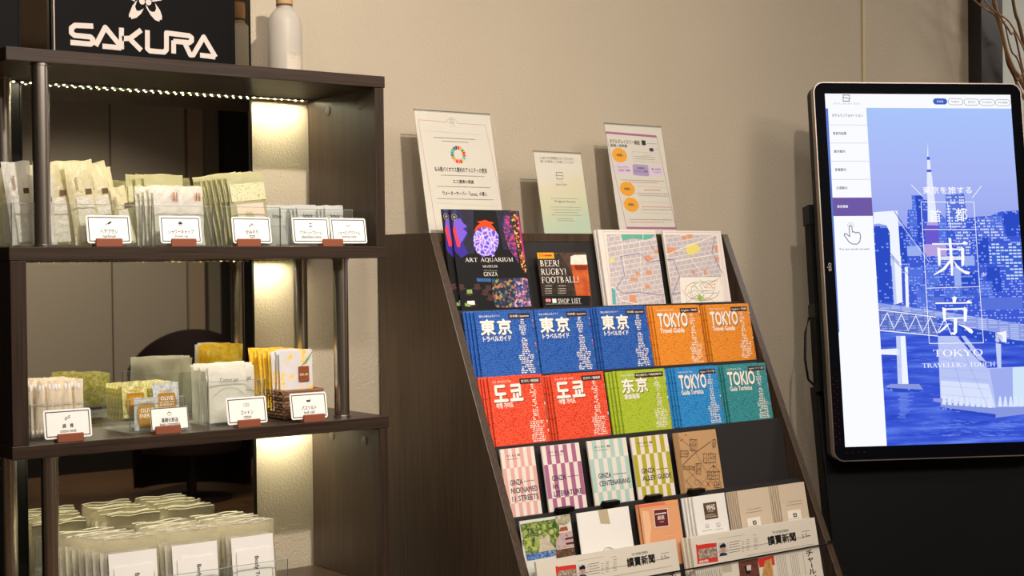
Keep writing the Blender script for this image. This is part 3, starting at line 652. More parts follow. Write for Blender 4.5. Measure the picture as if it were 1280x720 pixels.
('p','tx',11,[(300.7,358.1),(351.8,359.0),(355.5,361.9),(362.4,354.5),(358.0,322.1),(349.9,322.2),(352.1,354.0),(300.4,354.1)]),
('p','tx',11,[(299.0,333.1),(351.8,333.9),(351.5,330.6),(298.7,329.4)]),
('p','tx',11,[(322.0,331.0),(331.8,330.9),(329.2,294.2),(322.1,287.0),(316.8,287.8),(308.5,293.9),(320.1,294.4)]),
('p','tx',11,[(301.3,316.4),(310.2,317.9),(293.2,301.5),(277.9,292.5),(276.0,294.5)]),
('p','tx',11,[(331.1,315.9),(350.2,312.2),(370.6,301.9),(374.7,295.1),(370.4,289.5),(363.0,293.6),(349.8,306.6)]),
('s','TOKYO','tx',11,258.5,229.9,397.0,248.9,0),
('s',"TRAVELER's TOUCH",'tx',11,225.8,201.4,429.5,213.7,0),
('t','*','tx',11,409.1,442.2,422.4,453.8,0),
('p','ui',9,[(0,902.2),(529.4,902.2),(529.4,941.2),(0,941.2)]),
('p','ui',9,[(0,0),(114.3,0),(114.3,902.2),(0,902.2)]),
('p','strip',10,[(0,300),(3,300),(7,900.2),(0,900.2)]),
('l','uil',10,1,[(8,855.1),(114.3,855.1)]),
('l','uil',10,1,[(8,805.9),(114.3,805.9)]),
('l','uil',10,1,[(8,756.7),(114.3,756.7)]),
('l','uil',10,1,[(8,707.3),(114.3,707.3)]),
('p','btn',10,[(336.7,912.4),(340.0,913.0),(342.7,914.9),(344.6,917.6),(345.2,920.9),(344.6,924.2),(342.7,926.9),(340.0,928.8),(336.7,929.4),(313.2,929.4),(309.9,928.8),(307.2,926.9),(305.3,924.2),(304.7,920.9),(305.3,917.6),(307.2,914.9),(309.9,913.0),(313.2,912.4)]),
('t','日本語','ui',11,315.95,917.9,333.95,923.9,0),
('l','uid',10,1,[(382.0,911.8),(385.3,912.4),(388.0,914.3),(389.9,917.0),(390.5,920.3),(389.9,923.6),(388.0,926.3),(385.3,928.2),(382.0,928.8),(356.3,928.8),(353.0,928.2),(350.3,926.3),(348.4,923.6),(347.8,920.3),(348.4,917.0),(350.3,914.3),(353.0,912.4),(356.3,911.8),(382.0,911.8)]),
('t','English','uid',11,358.15,917.3,380.15,923.3,0),
('l','uid',10,1,[(427.5,911.2),(430.8,911.8),(433.5,913.7),(435.4,916.4),(436.0,919.7),(435.4,923.0),(433.5,925.7),(430.8,927.6),(427.5,928.2),(401.7,928.2),(398.4,927.6),(395.7,925.7),(393.8,923.0),(393.2,919.7),(393.8,916.4),(395.7,913.7),(398.4,911.8),(401.7,911.2),(427.5,911.2)]),
('t','한국어','uid',11,404.6,916.7,424.6,922.7,0),
('l','uid',10,1,[(472.6,910.5),(475.9,911.1),(478.6,913.0),(480.5,915.7),(481.1,919.0),(480.5,922.3),(478.6,925.0),(475.9,926.9),(472.6,927.5),(446.7,927.5),(443.4,926.9),(440.7,925.0),(438.8,922.3),(438.2,919.0),(438.8,915.7),(440.7,913.0),(443.4,911.1),(446.7,910.5),(472.6,910.5)]),
('t','中文(简体)','uid',11,445.65,916.0,473.65,922.0,0),
('l','uid',10,1,[(517.4,909.9),(520.7,910.5),(523.4,912.4),(525.3,915.1),(525.9,918.4),(525.3,921.7),(523.4,924.4),(520.7,926.3),(517.4,926.9),(492.3,926.9),(489.0,926.3),(486.3,924.4),(484.4,921.7),(483.8,918.4),(484.4,915.1),(486.3,912.4),(489.0,910.5),(492.3,909.9),(517.4,909.9)]),
('t','中文(繁體)','uid',11,490.85,915.4,518.85,921.4,0),
('t','ホテルインフォメーション','uid',10,17.0,877.0,104.0,885.5,0.012),
('t','客室内設備','uid',10,17.0,828.2,53.7,836.4,0.012),
('t','館内案内','uid',10,16.5,779.1,47.8,787.2,0.012),
('t','部屋案内','uid',10,17.0,729.7,47.7,737.7,0.012),
('t','交通案内','uid',10,17.4,680.4,47.7,688.3,0.012),
('p','uip',10,[(5,608.6),(114.3,608.6),(114.3,658.2),(5,658.2)]),
('t','東京情報','ui',11,16.9,630.6,46.6,638.0,0.015),
('t','Try our touch screen!','uid',10,15.4,516.3,99.4,522.5,0.01),
('l','uip2',10,2,[(46.8,553.6),(46.4,579.5),(49.1,582.7),(52.0,582.7),(54.2,579.4),(54.8,565.3),(59.7,566.2),(64.4,562.8),(69.4,565.2),(75.1,562.3),(77.0,553.3),(73.7,539.2),(66.0,533.2),(53.8,533.3),(44.4,538.1),(31.9,557.0),(32.1,560.7),(36.1,561.6),(46.8,553.6)]),
('l','uil',10,1,[(55.5,579.8),(55.9,581.8),(55.5,583.8),(54.2,585.5),(52.4,586.6),(50.4,586.8),(48.4,586.1),(46.8,584.7),(46.0,582.8),(46.0,580.7)]),
('l','uil',10,1,[(59.1,578.1),(59.9,581.8),(59.1,585.5),(56.9,588.5),(53.7,590.4),(49.9,590.7),(46.4,589.6),(43.6,587.0),(42.1,583.6),(42.1,579.8)]),
('l','uid',10,1.8,[(51.4,931.3),(51.7,936.8),(68.9,936.9),(68.7,932.3)]),
('l','uid',10,1.8,[(47.6,929.4),(52.5,930.4),(67.2,927.7),(72.1,928.7)]),
('l','uid',10,1.8,[(51.2,927.6),(50.7,920.3),(67.9,920.4),(68.3,926.5)]),
('t','HOTEL GRACERY GINZA','uil',10,22.9,911.1,98.0,915.8,0)]
SIGN=[('l','sg',1,10.5,[(78.8,94.2),(41.4,92.5),(33.9,86.3),(33.8,77.2),(39.8,72.5),(72.6,72.1),(77.5,67.7),(76.6,61.2),(72.4,57.7),(31.4,57.9)]),
('l','sg',1,10.5,[(83.1,55.4),(103.7,94.0),(139.3,54.6)]),
('l','sg',1,10.5,[(97.2,55.7),(136.8,55.2)]),
('l','sg',1,10.5,[(137.8,96.2),(137.1,52.8)]),
('l','sg',1,10.5,[(138.8,74.4),(155.8,76.2),(180.1,95.4)]),
('l','sg',1,10.5,[(154.9,75.4),(179.5,53.7)]),
('l','sg',1,10.5,[(193.5,96.2),(192.9,58.5),(198.5,54.0),(229.1,53.9),(234.5,59.3),(235.0,94.0),(285.3,92.5),(291.1,88.8),(291.0,82.5),(285.0,77.9),(249.8,78.3)]),
('l','sg',1,10.5,[(250.7,79.6),(250.3,52.7)]),
('l','sg',1,10.5,[(276.0,75.0),(287.8,52.6),(294.1,53.1),(318.3,92.8),(345.1,52.4)]),
('l','sg',1,10.5,[(309.5,53.9),(344.2,52.7)]),
('p','sg',1,[(173.3,156.4),(162.2,143.9),(154.2,124.8),(154.1,118.4),(157.0,120.5),(159.4,115.7),(170.3,119.4),(180.1,128.4),(186.3,139.8),(176.5,133.8),(170.5,134.3),(167.5,142.1),(172.0,154.0)]),
('p','sg',1,[(190.1,148.9),(192.4,141.0),(200.8,128.0),(210.4,118.5),(219.7,115.9),(221.0,120.6),(225.2,119.8),(226.1,126.9),(221.8,139.2),(211.0,153.2),(213.3,143.0),(210.7,135.8),(204.6,134.6),(198.5,137.0),(194.2,144.6)]),
('d','sg',1,182.9,153.9,6.2),
('d','sg',1,196.8,153.7,6.2),
('p','sg',1,[(199.9,156.0),(208.1,155.8),(223.1,159.7),(235.1,165.9),(240.4,174.0),(236.4,176.7),(238.4,180.4),(231.9,183.5),(218.9,183.2),(202.3,177.2),(212.7,176.3),(218.7,171.6),(218.0,165.4),(213.8,160.3),(205.3,158.6)]),
('p','sg',1,[(196.2,167.5),(198.9,175.3),(199.8,190.7),(197.6,204.1),(191.6,211.6),(187.8,208.6),(184.9,211.7),(180.0,206.5),(176.2,194.0),(176.7,176.3),(180.9,185.9),(187.2,190.2),(192.8,187.6),(196.4,182.1),(195.4,173.4)]),
('p','sg',1,[(184.0,167.5),(177.5,172.6),(163.1,178.2),(149.8,180.2),(140.7,176.8),(142.4,172.3),(138.5,170.4),(142.0,164.2),(152.7,156.7),(169.7,151.8),(161.8,158.7),(159.7,166.0),(163.9,170.6),(170.3,172.2),(178.2,168.6)])]
PRINT={}
PRINT['aq']=[('p','aqneb',0.5,[(4.3,223.0),(64.7,222.1),(53.9,125.2),(5.1,122.1),(1.2,135.5)]),
('p','aqneb',0.5,[(126.9,223.0),(190.2,222.8),(189.2,124.7),(133.8,135.2)]),
('p','aqb',1,[(3.7,152.3),(9.3,202.8),(25.6,204.7),(39.4,189.5),(42.4,169.2),(25.2,148.9),(37.7,125.3),(16.1,115.3),(-5.3,132.2)]),
('p','aqp',2,[(8.7,199.4),(27.6,204.7),(32.1,194.6),(43.0,186.2),(30.1,181.0),(40.9,172.6),(28.5,157.4),(9.6,138.8),(3.2,175.8)]),
('p','aqr',3,[(4.0,180.8),(12.7,186.0),(13.2,162.4),(18.9,147.2),(15.6,138.8),(8.7,140.5),(5.4,164.0)]),
('p','aqsph',2,[(54.8,157.4),(58.7,169.3),(68.3,178.9),(83.6,184.8),(104.2,184.9),(117.8,179.1),(125.2,167.8),(124.0,152.4),(117.1,135.2),(105.1,125.0),(94.0,120.0),(73.5,120.1),(60.3,126.9),(54.2,140.5)]),
('p','aqsph',2,[(74.0,128.5),(82.2,128.5),(79.1,116.6),(71.2,118.4)]),
('p','aqsph',2,[(99.5,128.5),(108.9,130.1),(107.2,119.9),(99.7,116.5)]),
('p','aqo',3,[(59.4,174.4),(67.4,186.3),(78.7,193.3),(71.1,197.3),(85.8,199.5),(94.4,201.6),(102.2,198.6),(118.3,195.3),(109.4,191.8),(118.2,181.6),(119.2,174.7),(107.8,181.5),(95.9,184.8),(83.6,184.8),(70.7,181.3)]),
('p','aqst1',2,[(141.1,193.8),(148.3,212.9),(163.1,213.1),(168.4,180.1),(171.9,149.0),(172.5,100.6),(150.6,135.2),(142.4,162.7)]),
('p','aqst2',2,[(166.7,221.8),(186.8,222.8),(186.6,187.2),(187.3,152.4),(189.2,124.7),(194.2,90.0),(187.6,76.3),(177.7,93.6),(176.0,135.1),(170.5,180.1)]),
('p','aqm',2,[(185.3,213.3),(190.3,209.9),(195.2,135.1),(193.6,107.3),(187.0,124.7),(185.9,169.8)]),
('d','gy',3,11.1,206.9,7.5),
('d','bk',4,11.1,206.9,6),
('d','gy',5,11.1,206.9,3.5),
('s','ART AQUARIUM','wt',4,25.3,104.0,157.0,115.6,0),
('s','MUSEUM','wt',4,71.0,93.1,110.9,98.6,0),
('l','wt',4,0.4,[(72.5,87.2),(109.2,85.5)]),
('s','GINZA','wt',4,71.1,73.5,108.9,83.3,0),
('p','aqblu',2,[(49.4,69.7),(90.0,68.4),(88.8,60.6),(50.3,62.3)]),
('p','aqfs',2,[(92.0,68.0),(152.4,68.2),(153.0,45.9),(141.7,1.8),(92.1,3.2),(88.7,33.6)]),
('p','aqmul',3,[(152.4,68.2),(190.7,68.7),(191.6,2.2),(133.4,2.1),(149.7,25.5)]),
('p','aqdk',2,[(13.1,35.2),(26.5,38.9),(38.9,35.3),(25.2,30.3)]),
('p','aqgn',3,[(19.7,44.4),(33.9,44.8),(33.8,36.1),(19.6,35.7)]),
('p','aqdk',2,[(8.2,10.4),(26.7,13.9),(44.3,10.1),(25.4,5.3)]),
('p','wt',3,[(16.7,19.5),(36.6,19.7),(37.1,11.0),(17.2,10.8)]),
('p','aqdk',2,[(-6.9,47.2),(6.3,51.0),(18.6,47.4),(5.0,42.3)]),
('p','aqdk',3,[(-0.5,56.4),(13.6,56.8),(13.6,48.2),(-0.5,47.8)]),
('p','aqdk',2,[(35.1,47.4),(48.6,51.2),(61.0,47.6),(47.2,42.5)]),
('p','aqdk',3,[(41.7,56.7),(56.0,57.1),(55.9,48.4),(41.6,48.0)]),
('p','aqdk',2,[(65.0,44.2),(78.6,48.0),(91.2,44.4),(77.3,39.2)]),
('p','aqdk',3,[(71.6,53.5),(86.1,53.9),(86.1,45.1),(71.6,44.7)]),
('p','aqdk',2,[(55.3,34.3),(68.9,38.0),(81.4,34.4),(67.5,29.3)]),
('p','aqdk',3,[(61.9,43.6),(76.4,44.0),(76.3,35.2),(61.9,34.8)]),
('p','aqdk',2,[(67.7,22.3),(81.3,26.0),(93.9,22.3),(80.0,17.3)]),
('p','aqdk',3,[(74.3,31.5),(88.8,31.9),(88.8,23.1),(74.3,22.8)]),
('p','aqgn',4,[(9.7,15.3),(24.5,12.3),(23.6,6.6),(9.8,8.0)])]
PRINT['beer']=[('p','brbg',1,[(3.4,126.2),(159.5,126.7),(140.0,22.4),(-0.5,25.5)]),
('p','brdk',2,[(2.9,110.5),(66.6,124.2),(102.0,70.9),(96.1,24.4),(1.8,26.5)]),
('p','foam',3,[(98.8,117.0),(110.7,120.5),(149.3,121.0),(159.1,116.7),(155.6,97.0),(95.5,97.5)]),
('p','beer',3,[(95.6,98.2),(155.7,97.7),(143.4,23.4),(100.6,24.3)]),
('p','beerd',4,[(104.1,95.7),(149.3,95.3),(140.6,84.6),(109.0,85.0)]),
('p','badge',4,[(1.5,112.1),(50.0,112.1),(50.0,127.9),(1.5,127.9)]),
('t','10','red',5,8.0,116.8,19.8,123.7,0.02),
('p','red',5,[(21.8,117.4),(43.7,117.4),(43.7,121.6),(21.8,121.6)]),
('s','BEER!','wt',5,6.6,93.5,61.3,108.6,0),
('s','RUGBY!','wt',5,6.0,73.8,77.9,89.2,0),
('s','FOOTBALL!','wt',5,4.6,55.4,112.6,70.1,0),
('g','wt',5,12.2,49.1,31.7,1.2),
('g','wt',5,50.6,48.5,73.5,1.2),
('g','wt',5,11.1,42.6,30.6,1.2),
('g','wt',5,49.4,41.8,72.4,1.2),
('g','wt',5,10.1,37.0,29.7,1.2),
('g','wt',5,48.5,36.3,71.4,1.2),
('g','wt',5,9.3,32.2,28.8,1.2),
('g','wt',5,47.6,31.4,70.5,1.2),
('p','bk',3,[(-0.4,26.2),(140.2,23.4),(136.1,0.5),(-2.4,1.3)]),
('s','SHOP LIST','wt',5,43.3,7.3,111.0,18.5,0),
('d','pk',5,12.1,15.5,4.2),
('d','pk',6,19.1,15.3,4.2),
('p','wt',5,[(27.2,9.1),(38.9,9.1),(38.9,18.8),(27.2,18.8)]),
('l','wt',5,0.4,[(6.4,7.0),(113.0,5.3)])]
PRINT['map1']=[('p','mapg',1,[(25.8,170.1),(183.2,170.7),(182.0,-3.1),(13.7,1.2)]),
('l','rd',1,0.5,[(16.7,176.3),(10.9,-1.3)]),
('l','rd',1,0.5,[(16.7,176.3),(184.2,176.0)]),
('p','mgreen',2,[(70.7,170.3),(183.2,170.7),(168.0,161.0),(150.0,156.5),(126.0,158.3),(107.1,160.1),(89.7,157.1),(73.5,154.5)]),
('l','wt',3,1.5,[(142.1,171.3),(138.9,154.6)]),
('p','morg',2,[(134.9,115.8),(152.8,120.1),(165.2,108.2),(139.8,102.8)]),
('p','morg',2,[(99.1,79.3),(113.5,79.1),(111.7,70.0),(98.8,70.1)]),
('p','morg',2,[(133.1,80.7),(152.8,81.6),(153.2,71.3),(133.6,70.4)]),
('p','morg',2,[(169.9,132.3),(184.6,132.3),(183.8,122.9),(170.5,123.0)]),
('p','morg',2,[(69.5,23.3),(90.6,21.8),(88.0,2.9),(68.3,4.1)]),
('p','morg',2,[(124.1,45.9),(138.7,46.4),(139.4,37.6),(124.7,36.8)]),
('p','morg',2,[(79.3,63.1),(103.4,63.9),(102.0,56.6),(80.3,55.8)]),
('p','myel',2,[(23.0,110.9),(40.2,112.6),(34.8,103.6),(22.8,101.9)]),
('p','mteal',2,[(18.6,40.6),(28.8,40.4),(24.4,0.9),(13.7,1.2)]),
('l','mlav',3,1.6,[(32.5,40.3),(64.1,70.6),(59.7,116.2),(122.0,123.9),(149.3,101.6),(184.5,106.2)]),
('l','mlav',3,1.6,[(32.2,38.5),(53.6,27.3),(106.3,28.7),(167.8,20.1),(186.9,21.9)]),
('l','wt',3,1.8,[(19.2,44.2),(33.6,33.1),(41.3,11.3),(95.9,-0.9)]),
('l','wt',3,1.4,[(70.1,167.4),(67.4,76.0)]),
('l','wt',3,1.2,[(127.8,154.6),(107.8,-1.2)]),
('l','wt',3,1.2,[(30.0,141.7),(185.1,160.3)]),
('l','mlav',3,1.2,[(159.4,154.6),(169.1,128.6)]),
('l','mlav',3,1.2,[(174.7,17.4),(175.6,-2.9)])]
PRINT['map2']=[('p','mapg',1,[(5.7,169.7),(181.8,169.6),(171.8,-4.3),(-4.3,-2.9)]),
('l','rd',1,0.5,[(191.1,176.2),(185.0,-4.6)]),
('l','rd',1,0.5,[(5.9,176.1),(190.9,175.4)]),
('p','morg',2,[(77.9,170.0),(97.1,171.2),(96.9,162.4),(83.5,159.7)]),
('p','morg',2,[(5.9,137.8),(33.5,137.8),(35.9,124.6),(5.5,122.8)]),
('p','morg',2,[(168.4,143.3),(180.2,144.1),(178.0,126.0),(167.6,126.8)]),
('p','morg',2,[(164.7,112.5),(180.2,111.3),(175.4,100.9),(165.5,103.7)]),
('p','morg',2,[(119.3,82.3),(128.6,82.2),(126.9,68.9),(118.0,68.3)]),
('p','morg',2,[(77.5,79.0),(88.0,80.0),(88.7,71.3),(78.3,70.3)]),
('p','morg',2,[(61.9,166.1),(75.0,168.1),(75.6,158.6),(62.5,156.6)]),
('p','myel',2,[(75.2,143.4),(107.1,149.1),(120.1,131.9),(85.4,117.9),(66.6,126.3)]),
('l','mlav',3,1.8,[(-0.1,107.1),(22.4,107.0),(34.1,64.5),(0.3,20.4)]),
('l','mnav',3,1.6,[(176.3,168.4),(157.0,126.0),(182.2,70.1)]),
('l','mlav',3,1.8,[(-1.9,21.5),(31.1,24.6),(59.4,39.7)]),
('l','wt',3,1.8,[(-5.2,119.1),(63.8,137.7),(178.9,168.4)]),
('l','wt',3,1.5,[(26.8,104.0),(185.1,122.1)]),
('l','wt',3,1.2,[(78.9,111.1),(115.8,65.3)]),
('p','wt2',4,[(33.9,63.8),(177.9,62.5),(171.8,-4.3),(25.5,-3.6)]),
('l','mnav',5,0.6,[(33.9,63.8),(177.9,62.5)]),
('l','s_rd',5,0.9,[(56.2,30.0),(65.7,9.8),(92.2,9.2),(108.9,17.2)]),
('l','s_gn',5,0.9,[(49.8,21.0),(79.0,30.5),(89.8,21.0),(109.3,3.6)]),
('l','s_bl',5,0.9,[(106.1,22.3),(136.6,21.6),(156.7,21.2)]),
('l','s_or',5,0.9,[(118.9,43.3),(142.8,51.1),(173.0,58.8),(173.5,41.4)]),
('l','s_pu',5,0.9,[(36.4,32.9),(47.0,10.3),(44.7,-1.1),(67.5,9.7)]),
('l','s_gy',5,0.9,[(87.6,10.4),(123.3,9.6),(141.1,-3.5),(141.1,-3.5)]),
('l','s_rd',5,0.9,[(108.3,46.6),(113.8,34.9),(143.0,48.9),(156.4,55.3)]),
('l','s_gn',5,0.9,[(77.9,50.3),(88.5,27.6),(102.3,27.4),(123.9,26.9)]),
('l','s_bl',5,0.9,[(84.0,9.5),(99.5,-2.5),(99.5,-2.5)]),
('l','s_or',5,0.9,[(98.5,56.3),(116.3,47.3),(113.8,35.2),(149.6,34.6)]),
('l','s_pu',5,0.9,[(59.5,8.2),(84.5,16.2),(109.0,27.9),(136.3,27.3)]),
('l','s_gy',5,0.9,[(74.0,20.4),(94.7,9.8),(92.2,-2.3),(92.2,-2.3)]),
('l','s_rd',5,0.9,[(135.4,40.6),(150.9,45.6),(147.3,28.2)]),
('l','s_gn',5,0.9,[(96.8,43.2),(125.3,52.5),(160.8,51.9)]),
('l','s_bl',5,0.9,[(98.5,42.1),(105.9,26.4),(101.4,4.1)]),
('l','s_or',5,0.9,[(64.3,38.6),(84.1,38.2),(100.7,23.5)]),
('l','s_rd',5,1.1,[(162.5,26.4),(155.8,16.9),(140.7,9.2),(119.7,4.4),(96.3,3.3),(74.1,6.0),(56.5,12.1),(46.3,20.6),(45.0,30.2),(52.7,39.4),(68.4,46.8),(89.6,51.2)]),
('l','s_gn',5,1.1,[(141.7,26.9),(135.7,17.1),(123.3,9.4),(106.9,5.4),(89.8,5.9),(75.4,10.6),(66.5,18.7),(64.8,28.6),(70.7,38.2),(83.0,45.8),(99.4,49.9),(116.5,49.4),(131.1,44.7),(140.0,36.5),(141.6,26.5)]),
('d','mlime',6,91.8,10.9,7)]
PRINT['sign1']=[('l','rd',1,0.7,[(86.9,262.6),(8.2,264.1),(22.0,4.0)]),
('l','rd',1,0.7,[(116.0,261.2),(196.2,260.9),(223.6,71.2),(232.9,6.8)]),
('l','rd',1,0.7,[(22.0,4.0),(232.9,6.8)]),
('l','rd',1,0.7,[(86.9,262.6),(89.7,267.7),(95.8,272.3),(102.3,273.7),(109.1,271.6),(113.5,267.2),(116.0,261.2)]),
('l','dk',1,0.8,[(96.8,267.4),(97.0,269.2),(106.6,268.6),(106.4,267.1)]),
('l','dk',1,0.8,[(95.6,265.2),(107.1,263.6)]),
('l','dk',1,0.8,[(96.1,263.0),(95.7,260.2),(105.7,260.0),(106.0,262.1)]),
('g','gyd',1,93.9,253.8,109.9,0.8),
('l','gy',1,0.4,[(23.7,238.9),(186.8,236.6)]),
('g','gyd',1,44.9,224.4,162.1,2.2),
('g','gyd',1,66.4,216.9,141.4,2.2),
('p','#e5243b',1,[(111.7,197.5),(114.6,205.8),(108.2,207.0),(108.0,198.2)]),
('p','#dda63a',1,[(115.5,195.3),(121.3,201.9),(115.8,205.3),(112.3,197.2)]),
('p','#4c9f38',1,[(118.4,191.8),(126.1,195.9),(122.2,201.1),(116.1,194.8)]),
('p','#c5192d',1,[(119.7,187.5),(128.4,188.6),(126.7,194.8),(118.7,191.1)]),
('p','#ff3a21',1,[(119.4,183.0),(128.0,180.9),(128.6,187.3),(119.8,186.8)]),
('p','#26bde2',1,[(117.6,178.9),(124.7,173.9),(127.6,179.6),(119.2,182.3)]),
('p','#fcc30b',1,[(114.3,175.8),(119.2,168.5),(124.0,172.8),(117.1,178.4)]),
('p','#a21942',1,[(110.2,174.1),(112.1,165.5),(118.1,167.8),(113.7,175.4)]),
('p','#fd6925',1,[(105.7,173.9),(104.4,165.3),(110.8,165.3),(109.5,173.9)]),
('p','#dd1367',1,[(101.5,175.4),(97.1,167.8),(103.1,165.5),(105.0,174.1)]),
('p','#fd9d24',1,[(98.1,178.4),(91.2,172.8),(96.0,168.5),(100.9,175.8)]),
('p','#bf8b2e',1,[(96.0,182.3),(87.6,179.6),(90.5,173.9),(97.6,178.9)]),
('p','#3f7e44',1,[(95.4,186.8),(86.6,187.3),(87.2,180.9),(95.8,183.0)]),
('p','#0a97d9',1,[(96.5,191.1),(88.5,194.8),(86.8,188.6),(95.5,187.5)]),
('p','#56c02b',1,[(99.1,194.8),(93.0,201.1),(89.1,195.9),(96.8,191.8)]),
('p','#00689d',1,[(102.9,197.2),(99.4,205.3),(93.9,201.9),(99.7,195.3)]),
('p','#19486a',1,[(107.2,198.2),(107.0,207.0),(100.6,205.8),(103.5,197.5)]),
('t','もみ殻バイオマス素材のアメニティの使用','bk',1,36.9,144.1,182.7,155.9,0.02),
('g','gyd',1,52.4,136.2,174.7,2),
('t','エコ清掃の実施','bk',1,83.3,117.7,141.4,126.6,0.02),
('g','gyd',1,37.5,109.9,186.9,2),
('t','ウォーターサーバー「Locca」の導入','bk',1,50.1,88.8,175.5,99.4,0.02),
('g','gyd',1,33.3,81.1,191.8,2),
('l','gy',1,0.4,[(31.8,70.8),(200.9,65.5)]),
('g','gyd',1,55.2,49.3,164.2,2)]
PRINT['sign2']=[('t','しあわせな時間をすごすための','dk',1,17.3,183.9,120.6,191.4,0),
('t','香りを客室にご用意しています','dk',1,17.2,175.7,121.4,182.1,0),
('l','dk',1,1.2,[(61.2,146.4),(62.3,152.8),(81.3,152.6),(80.5,148.1)]),
('l','dk',1,1.2,[(58.2,145.2),(69.3,144.8),(84.1,144.4)]),
('l','dk',1,1.2,[(62.0,142.7),(60.8,136.0),(79.9,136.5),(80.7,140.6)]),
('t','HOTEL','gy',1,64.4,128.8,78.4,131.4,0),
('s','GRACERY','dk',1,55.2,119.9,91.1,124.8,0),
('g','gyd',1,34.2,88.0,118.2,1.3),
('t','Original Aroma','dk',1,44.3,76.5,108.6,83.6,0),
('g','gyd',1,30.6,66.6,123.8,1.3),
('g','gyd',1,29.5,59.9,122.6,1.3),
('g','gyd',1,37.6,53.8,112.1,1.3),
('g','gyd',1,29.6,47.1,122.7,1.3),
('g','gyd',1,46.4,38.1,92.8,1.3),
('g','gyd',1,43.3,33.3,96.7,1.3)]
